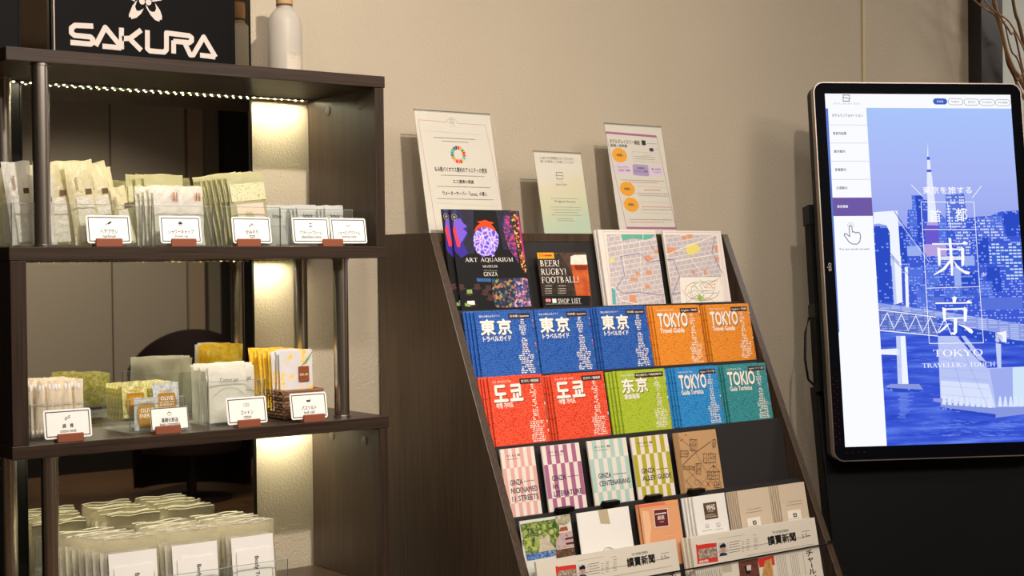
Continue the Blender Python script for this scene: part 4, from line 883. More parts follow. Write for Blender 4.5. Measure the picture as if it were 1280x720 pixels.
PRINT['sign3']=[('p','sp_pu',1,[(-0.9,263.5),(171.2,260.5),(172.7,254.6),(-0.5,257.7)]),
('l','sp_pu',1,1.1,[(0.4,262.4),(25.0,15.7)]),
('l','sp_pu',1,1.1,[(171.5,259.3),(200.2,14.9)]),
('p','sp_pu',1,[(24.7,19.5),(199.6,19.6),(199.6,14.1),(24.7,14.2)]),
('t','ホテルグレイスリー銀座','bk',2,9.0,233.1,109.9,244.5,0.01),
('t','新規入会特典','bk',2,10.7,223.7,65.8,232.3,0.01),
('p','bk',2,[(117.1,232.7),(130.5,232.7),(130.5,245.4),(117.1,245.4)]),
('g','gyd',2,134.8,237.8,167.6,1.3),
('p','navy',2,[(140.4,217.1),(153.9,217.1),(153.9,225.9),(140.4,225.9)]),
('g','gyd',2,160.2,222.4,168.0,1.3),
('p','gold',2,[(61.7,203.2),(60.4,205.0),(58.9,206.6),(59.4,208.6),(59.7,210.7),(57.6,211.9),(55.4,212.9),(54.9,214.9),(54.2,217.0),(51.5,217.5),(48.9,217.8),(47.5,219.5),(45.8,221.2),(43.1,220.9),(40.5,220.4),(38.4,221.6),(36.0,222.7),(33.6,221.6),(31.5,220.4),(28.9,220.9),(26.2,221.2),(24.5,219.5),(23.1,217.8),(20.5,217.5),(17.8,217.0),(17.1,214.9),(16.6,212.9),(14.4,211.9),(12.3,210.7),(12.6,208.6),(13.1,206.6),(11.6,205.0),(10.3,203.2),(11.6,201.4),(13.1,199.8),(12.6,197.8),(12.3,195.7),(14.4,194.5),(16.6,193.5),(17.1,191.5),(17.8,189.4),(20.5,188.9),(23.1,188.6),(24.5,186.9),(26.2,185.2),(28.9,185.5),(31.5,186.0),(33.6,184.8),(36.0,183.7),(38.4,184.8),(40.5,186.0),(43.1,185.5),(45.8,185.2),(47.5,186.9),(48.9,188.6),(51.5,188.9),(54.2,189.4),(54.9,191.5),(55.4,193.5),(57.6,194.5),(59.7,195.7),(59.4,197.8),(58.9,199.8),(60.4,201.4)]),
('t','特典1','dk',3,26.0,199.7,46.0,206.7,0.02),
('p','gold',2,[(71.5,116.7),(70.2,118.5),(68.7,120.1),(69.2,122.1),(69.5,124.2),(67.4,125.4),(65.2,126.4),(64.7,128.4),(64.0,130.5),(61.3,131.0),(58.7,131.3),(57.3,133.0),(55.6,134.7),(52.9,134.4),(50.3,133.9),(48.2,135.1),(45.8,136.2),(43.4,135.1),(41.3,133.9),(38.7,134.4),(36.0,134.7),(34.3,133.0),(32.9,131.3),(30.3,131.0),(27.6,130.5),(26.9,128.4),(26.4,126.4),(24.2,125.4),(22.1,124.2),(22.4,122.1),(22.9,120.1),(21.4,118.5),(20.1,116.7),(21.4,114.9),(22.9,113.3),(22.4,111.3),(22.1,109.2),(24.2,108.0),(26.4,107.0),(26.9,105.0),(27.6,102.9),(30.3,102.4),(32.9,102.1),(34.3,100.4),(36.0,98.7),(38.7,99.0),(41.3,99.5),(43.4,98.3),(45.8,97.2),(48.2,98.3),(50.3,99.5),(52.9,99.0),(55.6,98.7),(57.3,100.4),(58.7,102.1),(61.3,102.4),(64.0,102.9),(64.7,105.0),(65.2,107.0),(67.4,108.0),(69.5,109.2),(69.2,111.3),(68.7,113.3),(70.2,114.9)]),
('t','特典2','dk',3,35.8,113.2,55.8,120.1,0.02),
('p','gold',2,[(76.9,76.4),(75.6,78.2),(74.1,79.8),(74.6,81.8),(74.9,83.9),(72.8,85.1),(70.6,86.1),(70.1,88.1),(69.4,90.2),(66.7,90.7),(64.1,91.0),(62.7,92.7),(61.0,94.4),(58.3,94.1),(55.7,93.6),(53.6,94.8),(51.2,95.9),(48.8,94.8),(46.7,93.6),(44.1,94.1),(41.4,94.4),(39.7,92.7),(38.3,91.0),(35.7,90.7),(33.0,90.2),(32.3,88.1),(31.8,86.1),(29.6,85.1),(27.5,83.9),(27.8,81.8),(28.3,79.8),(26.8,78.2),(25.5,76.4),(26.8,74.6),(28.3,73.0),(27.8,71.0),(27.5,68.9),(29.6,67.7),(31.8,66.7),(32.3,64.7),(33.0,62.6),(35.7,62.1),(38.3,61.8),(39.7,60.1),(41.4,58.4),(44.1,58.7),(46.7,59.2),(48.8,58.0),(51.2,56.9),(53.6,58.0),(55.7,59.2),(58.3,58.7),(61.0,58.4),(62.7,60.1),(64.1,61.8),(66.7,62.1),(69.4,62.6),(70.1,64.7),(70.6,66.7),(72.8,67.7),(74.9,68.9),(74.6,71.0),(74.1,73.0),(75.6,74.6)]),
('t','特典3','dk',3,41.2,72.9,61.2,79.9,0.02),
('p','lil',2,[(14.0,156.6),(16.6,154.3),(68.0,152.8),(70.6,155.9),(71.3,180.8),(68.5,182.2),(20.9,182.9),(16.5,180.5)]),
('p','lil2',2,[(72.5,155.2),(75.1,153.0),(123.4,151.2),(126.1,154.4),(126.8,179.5),(124.0,181.0),(79.5,181.8),(75.0,179.3)]),
('p','lil',2,[(127.8,155.3),(130.4,153.0),(173.9,151.1),(176.6,154.3),(177.0,178.0),(174.2,179.5),(134.7,180.5),(130.1,178.0)]),
('t','チェックアウト','dk',3,23.2,169.4,61.8,175.2,0.01),
('t','12:00まで無料','dk',3,23.8,161.3,65.3,167.5,0.01),
('t','お部屋の','dk',3,88.2,169.3,114.7,174.8,0.01),
('t','ランクアップ割引','dk',3,78.4,160.3,123.3,166.2,0.01),
('t','選べる記念','dk',3,137.3,167.8,168.4,173.3,0.01),
('t','プレゼント','dk',3,142.5,160.0,169.5,165.5,0.01),
('l','gy',2,0.5,[(79.6,214.5),(168.7,212.9),(169.3,189.2),(80.1,190.0),(79.6,214.5)]),
('g','gyd',3,84.8,201.9,156.8,1.4),
('g','red',3,116.0,206.2,141.8,1.2),
('g','gyd',3,84.7,196.0,155.6,1.4),
('g','gyd',2,25.8,139.8,176.1,1.6),
('g','red',2,57.1,134.7,151.5,1.5),
('l','gy',2,0.4,[(77.9,125.1),(177.1,122.4)]),
('g','red',2,101.4,115.8,157.9,2),
('g','gyd',2,76.9,106.5,184.8,1.6),
('g','gyd',2,80.9,100.8,183.7,1.6),
('l','gy',2,0.4,[(80.5,85.4),(184.8,82.1)]),
('g','red',2,85.5,71.9,183.1,1.6),
('g','gyd',2,85.1,64.8,186.9,1.6),
('l','gy',2,0.4,[(82.4,55.7),(192.1,53.2)]),
('g','gyd',2,39.2,38.7,181.8,1.5),
('g','red',2,38.0,32.0,154.5,1.3)]
PRINT['kraft']=[('p','krd',1,[(0.3,135.7),(15.5,134.5),(11.9,-1.2),(1.7,-0.8)]),
('l','krl',2,3,[(12.2,129.6),(58.8,91.4),(103.7,6.0)]),
('l','krl',2,3,[(4.7,56.7),(57.6,85.6),(112.6,107.7),(128.0,111.7)]),
('l','krl',2,3,[(15.3,62.5),(82.7,-2.2)]),
('l','krl',2,3,[(4.3,19.3),(64.2,47.8)]),
('l','krl',2,3,[(45.4,1.5),(123.1,52.8)]),
('l','krl',2,3,[(17.8,28.2),(40.7,2.0)]),
('l','krk',3,1.0,[(7.4,58.1),(57.6,85.6),(112.6,107.7)]),
('l','krk',3,0.9,[(44.8,92.5),(49.9,118.0),(71.0,116.3),(65.8,90.8),(44.8,92.5)]),
('l','krk',3,0.6,[(55.2,117.6),(50.1,92.1)]),
('l','krk',3,0.6,[(60.5,117.1),(55.3,91.7)]),
('l','krk',3,0.6,[(65.7,116.7),(60.6,91.2)]),
('l','krk',3,0.6,[(47.4,105.3),(68.4,103.5)]),
('l','krk',4,0.7,[(57.6,108.0),(54.1,106.0)]),
('l','krk',4,0.7,[(44.7,105.0),(48.5,107.3)]),
('l','krk',4,0.7,[(58.5,100.4),(54.8,101.5)]),
('l','krk',4,0.7,[(63.5,105.1),(65.9,107.0)]),
('l','krk',4,0.7,[(53.2,116.4),(52.7,113.8)]),
('l','krk',4,0.7,[(58.5,95.6),(57.3,94.1)]),
('l','krk',4,0.7,[(48.5,111.2),(49.7,109.7)]),
('l','krk',4,0.7,[(58.2,116.7),(56.6,118.6)]),
('l','krk',4,0.7,[(50.1,95.2),(47.1,93.0)]),
('l','krk',4,0.7,[(70.7,116.7),(69.7,116.8)]),
('l','krk',4,0.7,[(45.6,107.4),(49.5,109.5)]),
('l','krk',4,0.7,[(62.7,115.3),(62.9,112.8)]),
('l','krk',4,0.7,[(52.9,119.6),(49.4,119.6)]),
('l','krk',4,0.7,[(47.5,117.7),(47.0,115.1)]),
('l','krk',4,0.7,[(56.3,107.3),(58.0,109.7)]),
('l','krk',4,0.7,[(61.9,113.8),(62.3,110.9)]),
('l','krk',4,0.7,[(45.6,103.4),(46.9,105.4)]),
('l','krk',4,0.7,[(48.6,89.6),(53.3,91.6)]),
('l','krk',4,0.7,[(60.5,90.0),(58.2,89.5)]),
('l','krk',4,0.7,[(46.5,109.1),(47.8,108.4)]),
('l','krk',4,0.7,[(67.7,116.0),(65.9,113.8)]),
('l','krk',3,0.9,[(81.4,61.7),(85.6,82.1),(123.6,78.9),(119.4,58.3),(81.4,61.7)]),
('l','krk',3,0.6,[(93.2,81.5),(89.0,61.1)]),
('l','krk',3,0.6,[(100.8,80.8),(96.6,60.4)]),
('l','krk',3,0.6,[(108.4,80.2),(104.1,59.7)]),
('l','krk',3,0.6,[(116.0,79.5),(111.7,59.0)]),
('l','krk',3,0.6,[(83.5,71.9),(121.5,68.6)]),
('l','krk',4,0.7,[(106.3,70.8),(104.9,67.9)]),
('l','krk',4,0.7,[(108.2,81.8),(110.9,82.7)]),
('l','krk',4,0.7,[(101.0,77.4),(100.7,78.5)]),
('l','krk',4,0.7,[(83.8,68.2),(80.1,66.8)]),
('l','krk',4,0.7,[(80.3,64.7),(82.9,64.5)]),
('l','krk',4,0.7,[(112.9,75.5),(115.0,75.8)]),
('l','krk',4,0.7,[(88.3,59.3),(87.6,60.1)]),
('l','krk',4,0.7,[(118.8,71.8),(120.7,73.7)]),
('l','krk',4,0.7,[(118.7,74.7),(114.2,72.1)]),
('l','krk',4,0.7,[(85.8,59.9),(89.8,58.9)]),
('l','krk',4,0.7,[(83.4,82.8),(81.1,83.7)]),
('l','krk',4,0.7,[(104.8,57.7),(104.0,60.0)]),
('l','krk',4,0.7,[(107.0,78.9),(103.4,78.8)]),
('l','krk',4,0.7,[(113.2,80.2),(112.6,78.9)]),
('l','krk',4,0.7,[(114.6,71.9),(118.3,73.6)]),
('l','krk',4,0.7,[(110.4,62.2),(113.7,62.0)]),
('l','krk',4,0.7,[(87.3,82.8),(87.9,84.8)]),
('l','krk',4,0.7,[(110.2,79.9),(113.0,81.4)]),
('l','krk',4,0.7,[(82.9,79.9),(82.4,79.6)]),
('l','krk',4,0.7,[(99.2,78.6),(98.5,75.9)]),
('l','krk',4,0.7,[(101.6,58.6),(97.0,56.0)]),
('l','krk',4,0.7,[(119.2,67.3),(119.3,67.1)]),
('l','krk',4,0.7,[(122.6,79.4),(123.8,79.0)]),
('l','krk',4,0.7,[(92.5,65.0),(94.9,67.3)]),
('l','krk',4,0.7,[(111.4,70.3),(111.1,69.5)]),
('l','krk',4,0.7,[(82.4,69.0),(80.9,66.8)]),
('l','krk',4,0.7,[(89.0,62.8),(90.8,61.9)]),
('l','krk',4,0.7,[(121.3,80.2),(122.0,79.5)]),
('l','krk',4,0.7,[(110.7,71.6),(107.4,73.8)]),
('l','krk',3,0.9,[(85.6,23.3),(89.1,40.3),(127.0,36.7),(123.5,19.7),(85.6,23.3)]),
('l','krk',3,0.6,[(95.3,39.7),(91.9,22.7)]),
('l','krk',3,0.6,[(101.7,39.1),(98.2,22.1)]),
('l','krk',3,0.6,[(108.0,38.5),(104.5,21.5)]),
('l','krk',3,0.6,[(114.3,37.9),(110.8,20.9)]),
('l','krk',3,0.6,[(120.7,37.3),(117.1,20.3)]),
('l','krk',3,0.6,[(87.3,31.8),(125.3,28.2)]),
('l','krk',4,0.7,[(112.3,36.2),(108.8,37.4)]),
('l','krk',4,0.7,[(104.7,29.0),(100.3,27.7)]),
('l','krk',4,0.7,[(97.6,24.2),(92.9,21.9)]),
('l','krk',4,0.7,[(107.9,18.9),(111.7,16.5)]),
('l','krk',4,0.7,[(89.7,34.6),(87.1,33.1)]),
('l','krk',4,0.7,[(94.0,37.0),(91.2,39.6)]),
('l','krk',4,0.7,[(123.2,17.5),(121.8,16.1)]),
('l','krk',4,0.7,[(104.6,29.3),(103.4,28.6)]),
('l','krk',4,0.7,[(95.8,36.1),(96.3,37.9)]),
('l','krk',4,0.7,[(101.5,20.3),(97.9,23.1)]),
('l','krk',4,0.7,[(121.3,38.1),(118.7,36.1)]),
('l','krk',4,0.7,[(112.0,35.3),(108.5,37.1)]),
('l','krk',4,0.7,[(96.1,24.0),(99.8,21.8)]),
('l','krk',4,0.7,[(121.8,18.6),(124.5,15.7)]),
('l','krk',4,0.7,[(128.5,36.6),(127.2,38.3)]),
('l','krk',4,0.7,[(110.7,29.4),(109.0,27.5)]),
('l','krk',4,0.7,[(103.1,36.4),(101.2,36.8)]),
('l','krk',4,0.7,[(110.7,27.7),(110.6,29.7)]),
('l','krk',4,0.7,[(102.7,33.9),(99.8,33.9)]),
('l','krk',4,0.7,[(91.6,26.4),(93.4,28.5)]),
('l','krk',4,0.7,[(112.4,32.7),(111.8,32.1)]),
('l','krk',4,0.7,[(115.9,20.2),(118.2,21.8)]),
('l','krk',4,0.7,[(108.7,33.1),(104.6,33.1)]),
('l','krk',4,0.7,[(103.2,21.8),(101.3,19.9)]),
('l','krk',4,0.7,[(108.6,38.3),(110.7,39.5)]),
('l','krk',3,0.9,[(52.9,38.5),(57.6,62.1),(71.7,60.9),(66.9,37.2),(52.9,38.5)]),
('l','krk',3,0.6,[(62.3,61.7),(57.5,38.1)]),
('l','krk',3,0.6,[(67.0,61.3),(62.2,37.6)]),
('l','krk',3,0.6,[(55.2,50.3),(69.3,49.0)]),
('l','krk',4,0.7,[(65.3,61.5),(60.7,59.3)]),
('l','krk',4,0.7,[(55.2,60.1),(52.9,62.8)]),
('l','krk',4,0.7,[(65.7,34.7),(67.1,35.2)]),
('l','krk',4,0.7,[(69.8,48.4),(66.5,47.6)]),
('l','krk',4,0.7,[(60.7,56.1),(59.4,57.0)]),
('l','krk',4,0.7,[(55.3,46.7),(58.3,46.0)]),
('l','krk',4,0.7,[(51.5,45.0),(47.5,45.5)]),
('l','krk',4,0.7,[(68.3,43.6),(71.5,41.8)]),
('l','krk',4,0.7,[(59.8,59.9),(59.2,58.8)]),
('l','krk',4,0.7,[(57.9,54.6),(60.2,55.3)]),
('l','krk',4,0.7,[(63.9,47.9),(68.1,50.4)]),
('l','krk',4,0.7,[(54.4,42.0),(56.3,44.3)]),
('l','krk',4,0.7,[(56.7,58.2),(56.5,55.7)]),
('l','krk',4,0.7,[(58.3,58.3),(60.0,58.6)]),
('l','krk',3,0.9,[(15.5,52.3),(16.9,59.0),(51.6,55.8),(50.2,49.1),(15.5,52.3)]),
('l','krk',3,0.6,[(25.5,58.2),(24.2,51.5)]),
('l','krk',3,0.6,[(34.2,57.4),(32.8,50.7)]),
('l','krk',3,0.6,[(42.9,56.6),(41.5,49.9)]),
('l','krk',3,0.6,[(16.2,55.6),(50.9,52.4)]),
('l','krk',4,0.7,[(46.3,46.7),(49.7,45.0)]),
('l','krk',4,0.7,[(34.3,58.7),(37.0,59.1)]),
('l','krk',4,0.7,[(31.7,52.3),(35.5,51.6)]),
('l','krk',4,0.7,[(49.3,46.8),(46.0,48.0)]),
('l','krk',4,0.7,[(48.5,49.2),(52.8,50.7)]),
('l','krk',4,0.7,[(33.7,48.6),(33.8,47.6)]),
('l','krk',4,0.7,[(53.4,55.7),(49.2,53.9)]),
('l','krk',4,0.7,[(37.4,56.8),(40.4,57.9)]),
('l','krk',4,0.7,[(19.0,57.4),(15.3,58.3)]),
('l','krk',4,0.7,[(44.8,53.2),(49.3,55.6)]),
('l','krk',4,0.7,[(21.1,59.0),(22.1,60.7)]),
('l','krk',3,0.9,[(12.0,81.6),(14.7,95.1),(37.8,93.1),(35.1,79.6),(12.0,81.6)]),
('l','krk',3,0.6,[(20.5,94.6),(17.8,81.1)]),
('l','krk',3,0.6,[(26.3,94.1),(23.6,80.6)]),
('l','krk',3,0.6,[(32.0,93.6),(29.3,80.1)]),
('l','krk',3,0.6,[(13.4,88.4),(36.5,86.4)]),
('l','krk',4,0.7,[(29.5,86.2),(29.8,84.0)]),
('l','krk',4,0.7,[(31.6,78.6),(28.9,79.6)]),
('l','krk',4,0.7,[(38.4,87.8),(36.7,88.0)]),
('l','krk',4,0.7,[(14.4,81.5),(16.1,83.8)]),
('l','krk',4,0.7,[(38.1,85.5),(35.9,85.0)]),
('l','krk',4,0.7,[(38.3,88.7),(34.6,90.9)]),
('l','krk',4,0.7,[(12.1,87.6),(10.1,85.6)]),
('l','krk',4,0.7,[(18.2,96.6),(18.4,98.9)]),
('l','krk',4,0.7,[(20.4,92.5),(17.6,91.9)]),
('l','krk',4,0.7,[(37.8,88.3),(39.2,89.3)]),
('l','krk',4,0.7,[(36.6,85.0),(32.3,83.9)]),
('l','krk',4,0.7,[(18.2,96.0),(13.8,94.3)]),
('l','krk',4,0.7,[(31.4,89.1),(31.6,87.8)]),
('l','krk',4,0.7,[(12.0,84.3),(13.1,81.5)]),
('l','krk',3,0.9,[(117.3,95.1),(120.8,112.3),(129.5,111.6),(125.9,94.4),(117.3,95.1)]),
('l','krk',3,0.6,[(125.1,111.9),(121.6,94.8)]),
('l','krk',3,0.6,[(119.1,103.7),(127.7,103.0)]),
('l','krk',4,0.7,[(116.6,101.9),(116.3,99.8)]),
('l','krk',4,0.7,[(120.6,99.6),(124.2,100.2)]),
('l','krk',4,0.7,[(121.7,94.3),(117.1,91.7)]),
('l','krk',4,0.7,[(120.8,104.2),(118.6,102.5)]),
('l','krk',4,0.7,[(122.6,97.5),(118.7,95.4)]),
('l','krk',4,0.7,[(127.1,98.7),(125.0,100.3)]),
('l','krk',4,0.7,[(124.6,112.6),(128.6,112.9)]),
('l','krk',4,0.7,[(131.3,109.5),(132.2,107.5)]),
('l','krk',3,0.9,[(103.0,2.6),(105.4,14.5),(126.8,12.4),(124.3,0.5),(103.0,2.6)]),
('l','krk',3,0.6,[(112.5,13.8),(110.1,1.9)]),
('l','krk',3,0.6,[(119.7,13.1),(117.2,1.2)]),
('l','krk',3,0.6,[(104.2,8.6),(125.6,6.5)]),
('l','krk',4,0.7,[(119.0,8.1),(115.0,8.9)]),
('l','krk',4,0.7,[(110.3,0.1),(113.8,-3.1)]),
('l','krk',4,0.7,[(129.0,11.4),(125.2,13.1)]),
('l','krk',4,0.7,[(102.8,14.8),(103.8,16.6)]),
('l','krk',4,0.7,[(118.2,8.9),(115.7,6.2)]),
('l','krk',4,0.7,[(105.0,1.7),(105.0,0.7)]),
('l','krk',4,0.7,[(104.3,4.1),(108.0,5.6)]),
('l','krk',4,0.7,[(113.5,4.7),(113.0,3.2)]),
('l','krk',4,0.7,[(119.4,9.9),(120.6,8.1)]),
('l','krk',4,0.7,[(113.5,5.8),(114.7,5.8)]),
('l','krk',4,0.7,[(104.0,9.8),(106.1,8.2)]),
('l','krk',3,0.9,[(17.3,2.7),(18.7,9.3),(32.5,8.0),(31.1,1.3),(17.3,2.7)]),
('l','krk',3,0.6,[(23.3,8.9),(21.9,2.2)]),
('l','krk',3,0.6,[(27.9,8.4),(26.5,1.7)]),
('l','krk',3,0.6,[(18.0,6.0),(31.8,4.6)]),
('l','krk',4,0.7,[(16.7,6.1),(17.3,5.8)]),
('l','krk',4,0.7,[(17.7,4.0),(19.3,3.6)]),
('l','krk',4,0.7,[(33.2,3.2),(29.4,4.9)]),
('l','krk',4,0.7,[(29.7,9.4),(33.3,7.8)]),
('l','krk',4,0.7,[(30.7,8.2),(26.2,6.4)]),
('l','krk',4,0.7,[(25.2,5.6),(25.0,4.0)]),
('l','krk',3,0.7,[(89.1,40.3),(111.2,53.8),(127.0,36.7)]),
('d','krk',3,110.5,50.4,2.5),
('d','krk',3,38.9,129.2,1.6),
('d','krk',3,125.5,123.1,1),
('l','krr',3,1.6,[(81.2,18.6),(90.1,5.7)]),
('l','krr',3,1.6,[(92.7,18.2),(78.7,6.1)]),
('l','krr',3,1.5,[(17.7,117.2),(29.1,120.4)]),
('l','krk',3,0.5,[(45.5,25.5),(59.4,24.1),(63.1,18.6),(47.7,13.3),(43.5,20.5),(45.5,25.5)])]
PRINT['photo']=[('p','ph_sky',1,[(-4.8,142.7),(138.4,139.0),(137.6,130.2),(-3.9,133.9)]),
('p','ph_tree',2,[(-4.1,132.6),(35.7,134.0),(81.1,133.8),(100.7,134.4),(100.0,109.6),(85.7,67.3),(5.1,73.4)]),
('p','ph_path',3,[(63.0,109.8),(72.2,101.9),(71.7,88.2),(84.7,71.6),(37.5,72.0),(45.1,86.0),(33.7,101.0),(17.7,108.3),(44.3,102.4)]),
('p','ph_lt',3,[(4.8,103.1),(31.0,105.4),(46.4,94.0),(36.5,76.2),(5.7,77.4)]),
('p','ph_cup',3,[(92.9,140.7),(135.7,140.2),(131.3,125.4),(119.4,118.4),(103.4,118.9),(94.1,126.8)]),
('p','ph_rd',3,[(102.7,114.8),(120.6,115.5),(122.7,106.9),(99.5,106.9)]),
('p','ph_tmp',3,[(90.2,103.9),(134.8,104.1),(134.7,72.3),(84.7,71.6)]),
('p','ph_rf',4,[(111.2,91.7),(134.7,93.0),(135.8,88.8),(112.2,87.4)]),
('p','ph_rf',4,[(111.3,82.0),(134.6,82.0),(135.6,77.7),(112.4,77.8)]),
('p','ph_bl',3,[(4.8,72.1),(82.7,70.5),(81.9,59.6),(6.6,57.8)]),
('p','ph_dk',3,[(83.8,70.3),(135.2,70.8),(133.7,54.4),(81.6,53.6)]),
('d','ph_lt',7,-1.2,111.3,4.771410935979235),
('d','ph_g1',8,88.4,122.0,5.539559102527834),
('d','ph_lt',4,36.7,128.6,2.5458996635611575),
('d','ph_g1',5,18.8,120.0,3.058614743253134),
('d','ph_g2',6,77.7,121.7,4.056924901481326),
('d','ph_lt',8,-6.5,93.6,5.553427179028807),
('d','ph_g2',4,19.4,79.3,5.566416266354969),
('d','ph_lt',5,60.2,121.1,5.8829750931101845),
('d','ph_tree',6,85.8,111.0,3.952173490679608),
('d','ph_tree',7,90.4,112.6,3.5547568526931186),
('d','ph_tree',8,59.7,131.9,2.7310785769287698),
('d','ph_tree',4,32.2,116.9,3.1467063403447293),
('d','ph_tree',5,45.0,123.2,5.912848471004823),
('d','ph_g1',6,-4.5,94.8,2.5632363738248554),
('d','ph_g2',7,74.5,108.3,5.444319334117877),
('d','ph_g2',8,37.9,92.1,5.843129648569082),
('d','ph_g1',4,12.3,92.4,3.705336345685542),
('d','ph_g1',5,30.0,104.0,2.878185041726915),
('d','ph_tree',7,85.0,127.0,3.2296918756707895),
('d','ph_lt',8,47.2,111.7,3.689858343190456),
('d','ph_tree',4,86.4,96.1,4.900880408352613),
('d','ph_lt',5,22.6,88.6,5.023972641021841),
('d','ph_tree',6,25.9,107.0,2.783353812645725),
('d','ph_tree',8,-3.6,95.2,5.392034291295193),
('d','ph_tree',4,40.9,108.9,5.926677172677537),
('d','ph_g2',6,31.1,122.9,5.824294969176646),
('d','ph_lt',8,6.6,112.2,2.705697163615887),
('d','ph_g2',4,40.2,125.8,5.4828843481281),
('d','ph_g1',5,92.5,100.9,4.910936661461498),
('d','ph_g1',6,28.8,119.2,3.9132629532852143),
('d','ph_g2',7,11.0,115.1,5.859355592190376),
('d','ph_tree',8,57.1,102.3,3.1304210410414703),
('d','ph_g2',4,43.6,103.0,5.535853823720557),
('d','ph_tree',5,28.1,88.7,4.93108862307813),
('d','ph_tree',7,29.1,93.4,5.423313697426753),
('d','ph_tree',8,16.8,78.4,5.849098993907991),
('d','ph_tree',4,31.9,124.5,4.160063459831983),
('d','ph_tree',5,73.5,110.8,4.120286461047029),
('d','ph_tree',7,75.7,109.3,5.082395734498673),
('d','ph_lt',8,78.7,108.8,5.544689383614064),
('d','ph_g2',5,89.9,97.3,5.930716876548559),
('d','ph_g1',6,16.3,115.4,3.490003693252724),
('d','ph_g1',7,1.6,98.7,3.1013936412239937),
('d','ph_g2',4,61.8,106.5,4.436227371629078),
('d','ph_tree',5,83.4,113.0,3.184595998824244),
('d','ph_lt',7,10.7,92.4,4.7080280670122665),
('d','ph_lt',8,-0.1,110.8,3.080109187882397),
('d','ph_lt',4,87.5,122.2,4.189316534822884),
('d','ph_tree',5,50.2,108.2,3.83104597642149),
('d','ph_tree',7,14.9,83.3,3.726821340015643),
('d','ph_tree',6,51.5,114.9,4.408273021089039),
('d','ph_tree',7,28.0,100.9,5.364826999247515),
('d','ph_g2',8,33.5,86.4,3.7930495190333797)]
PRINT['white']=[('p','tape',1,[(59.8,139.8),(86.0,139.8),(88.3,106.9),(62.0,110.4)]),
('l','dk',1,0.8,[(59.2,53.9),(65.6,58.2),(75.0,59.0),(83.8,55.9),(88.7,51.6)]),
('l','dk',1,0.6,[(68.8,55.5),(78.2,56.0),(83.4,53.7)])]
PRINT['peach']=[('p','pc_r',1,[(0.1,138.7),(75.4,136.5),(76.2,130.6),(-0.5,131.5)]),
('p','pc_o',1,[(75.4,136.5),(117.7,136.5),(116.4,130.1),(76.2,130.6)]),
('p','pc_l',1,[(6.1,125.0),(24.9,121.5),(26.4,88.0),(15.5,51.7),(3.8,51.7)]),
('p','wt',2,[(38.8,123.8),(81.3,122.1),(78.9,82.8),(36.7,84.5)]),
('p','pc_m',3,[(40.4,122.2),(79.5,120.8),(77.2,84.5),(38.5,85.7)]),
('p','wt',4,[(42.5,111.7),(75.2,111.7),(75.2,114.0),(42.5,114.0)]),
('t','銀座','wt',4,47.8,99.6,68.0,108.8,0.01),
('g','wt',4,52.5,94.9,65.0,1.3),
('l','pc_l',2,0.8,[(31.3,72.9),(55.0,73.0),(56.1,58.4)]),
('l','pc_l',2,0.8,[(65.0,63.1),(96.9,62.3),(93.5,45.1),(61.7,46.1),(65.0,63.1)])]
PRINT['whg']=[('p','brn',1,[(29.8,84.1),(70.9,84.1),(70.9,121.1),(29.8,121.1)]),
('t','WHG','wt',2,38.3,104.0,64.6,116.1,0.03),
('t','HOTELS','wt',2,41.4,99.8,60.3,102.7,0),
('g','wt',2,34.7,94.1,63.4,1.2),
('g','wt',2,32.8,88.9,64.8,1.2),
('l','wt',2,0.4,[(29.4,92.3),(68.6,89.4)]),
('l','navy',1,0.8,[(27.1,71.0),(28.9,65.7),(33.2,70.3),(35.5,65.6),(38.7,70.6)]),
('l','navy',1,0.6,[(26.2,72.6),(33.2,74.2),(39.7,71.7)]),
('g','dk',1,15.4,60.6,47.1,1),
('l','dk',1,0.7,[(62.5,70.0),(63.1,72.9),(73.5,72.3),(72.9,69.4)]),
('l','dk',1,0.7,[(60.6,69.3),(74.5,67.1)]),
('l','dk',1,0.7,[(62.7,67.2),(62.2,64.6),(71.7,63.8),(72.2,65.8)]),
('g','dk',1,55.2,59.1,79.9,1)]
PRINT['be1']=[('g','taup',1,25.2,92.1,70.4,2),
('g','taup',1,19.3,85.2,73.1,2),
('p','wt2',1,[(19.6,42.9),(62.6,42.9),(62.6,72.8),(19.6,72.8)]),
('p','dk',2,[(36.1,56.3),(48.1,56.3),(48.1,65.3),(36.1,65.3)]),
('p','wt2',3,[(38.6,62.0),(46.4,62.0),(46.4,63.2),(38.6,63.2)]),
('p','wt2',3,[(37.9,58.7),(45.7,58.7),(45.7,60.2),(37.9,60.2)]),
('g','dk',2,23.3,52.8,55.4,0.8)]
PRINT['be2']=[('g','taup',1,25.7,94.5,73.1,2),
('g','taup',1,19.5,87.4,75.9,2),
('p','wt2',1,[(19.6,44.1),(64.7,44.1),(64.7,74.7),(19.6,74.7)]),
('p','dk',2,[(36.9,57.8),(49.5,57.8),(49.5,67.0),(36.9,67.0)]),
('p','wt2',3,[(39.6,63.6),(47.7,63.6),(47.7,64.8),(39.6,64.8)]),
('p','wt2',3,[(38.8,60.2),(47.0,60.2),(47.0,61.8),(38.8,61.8)]),
('g','dk',2,23.4,54.3,57.1,0.8)]
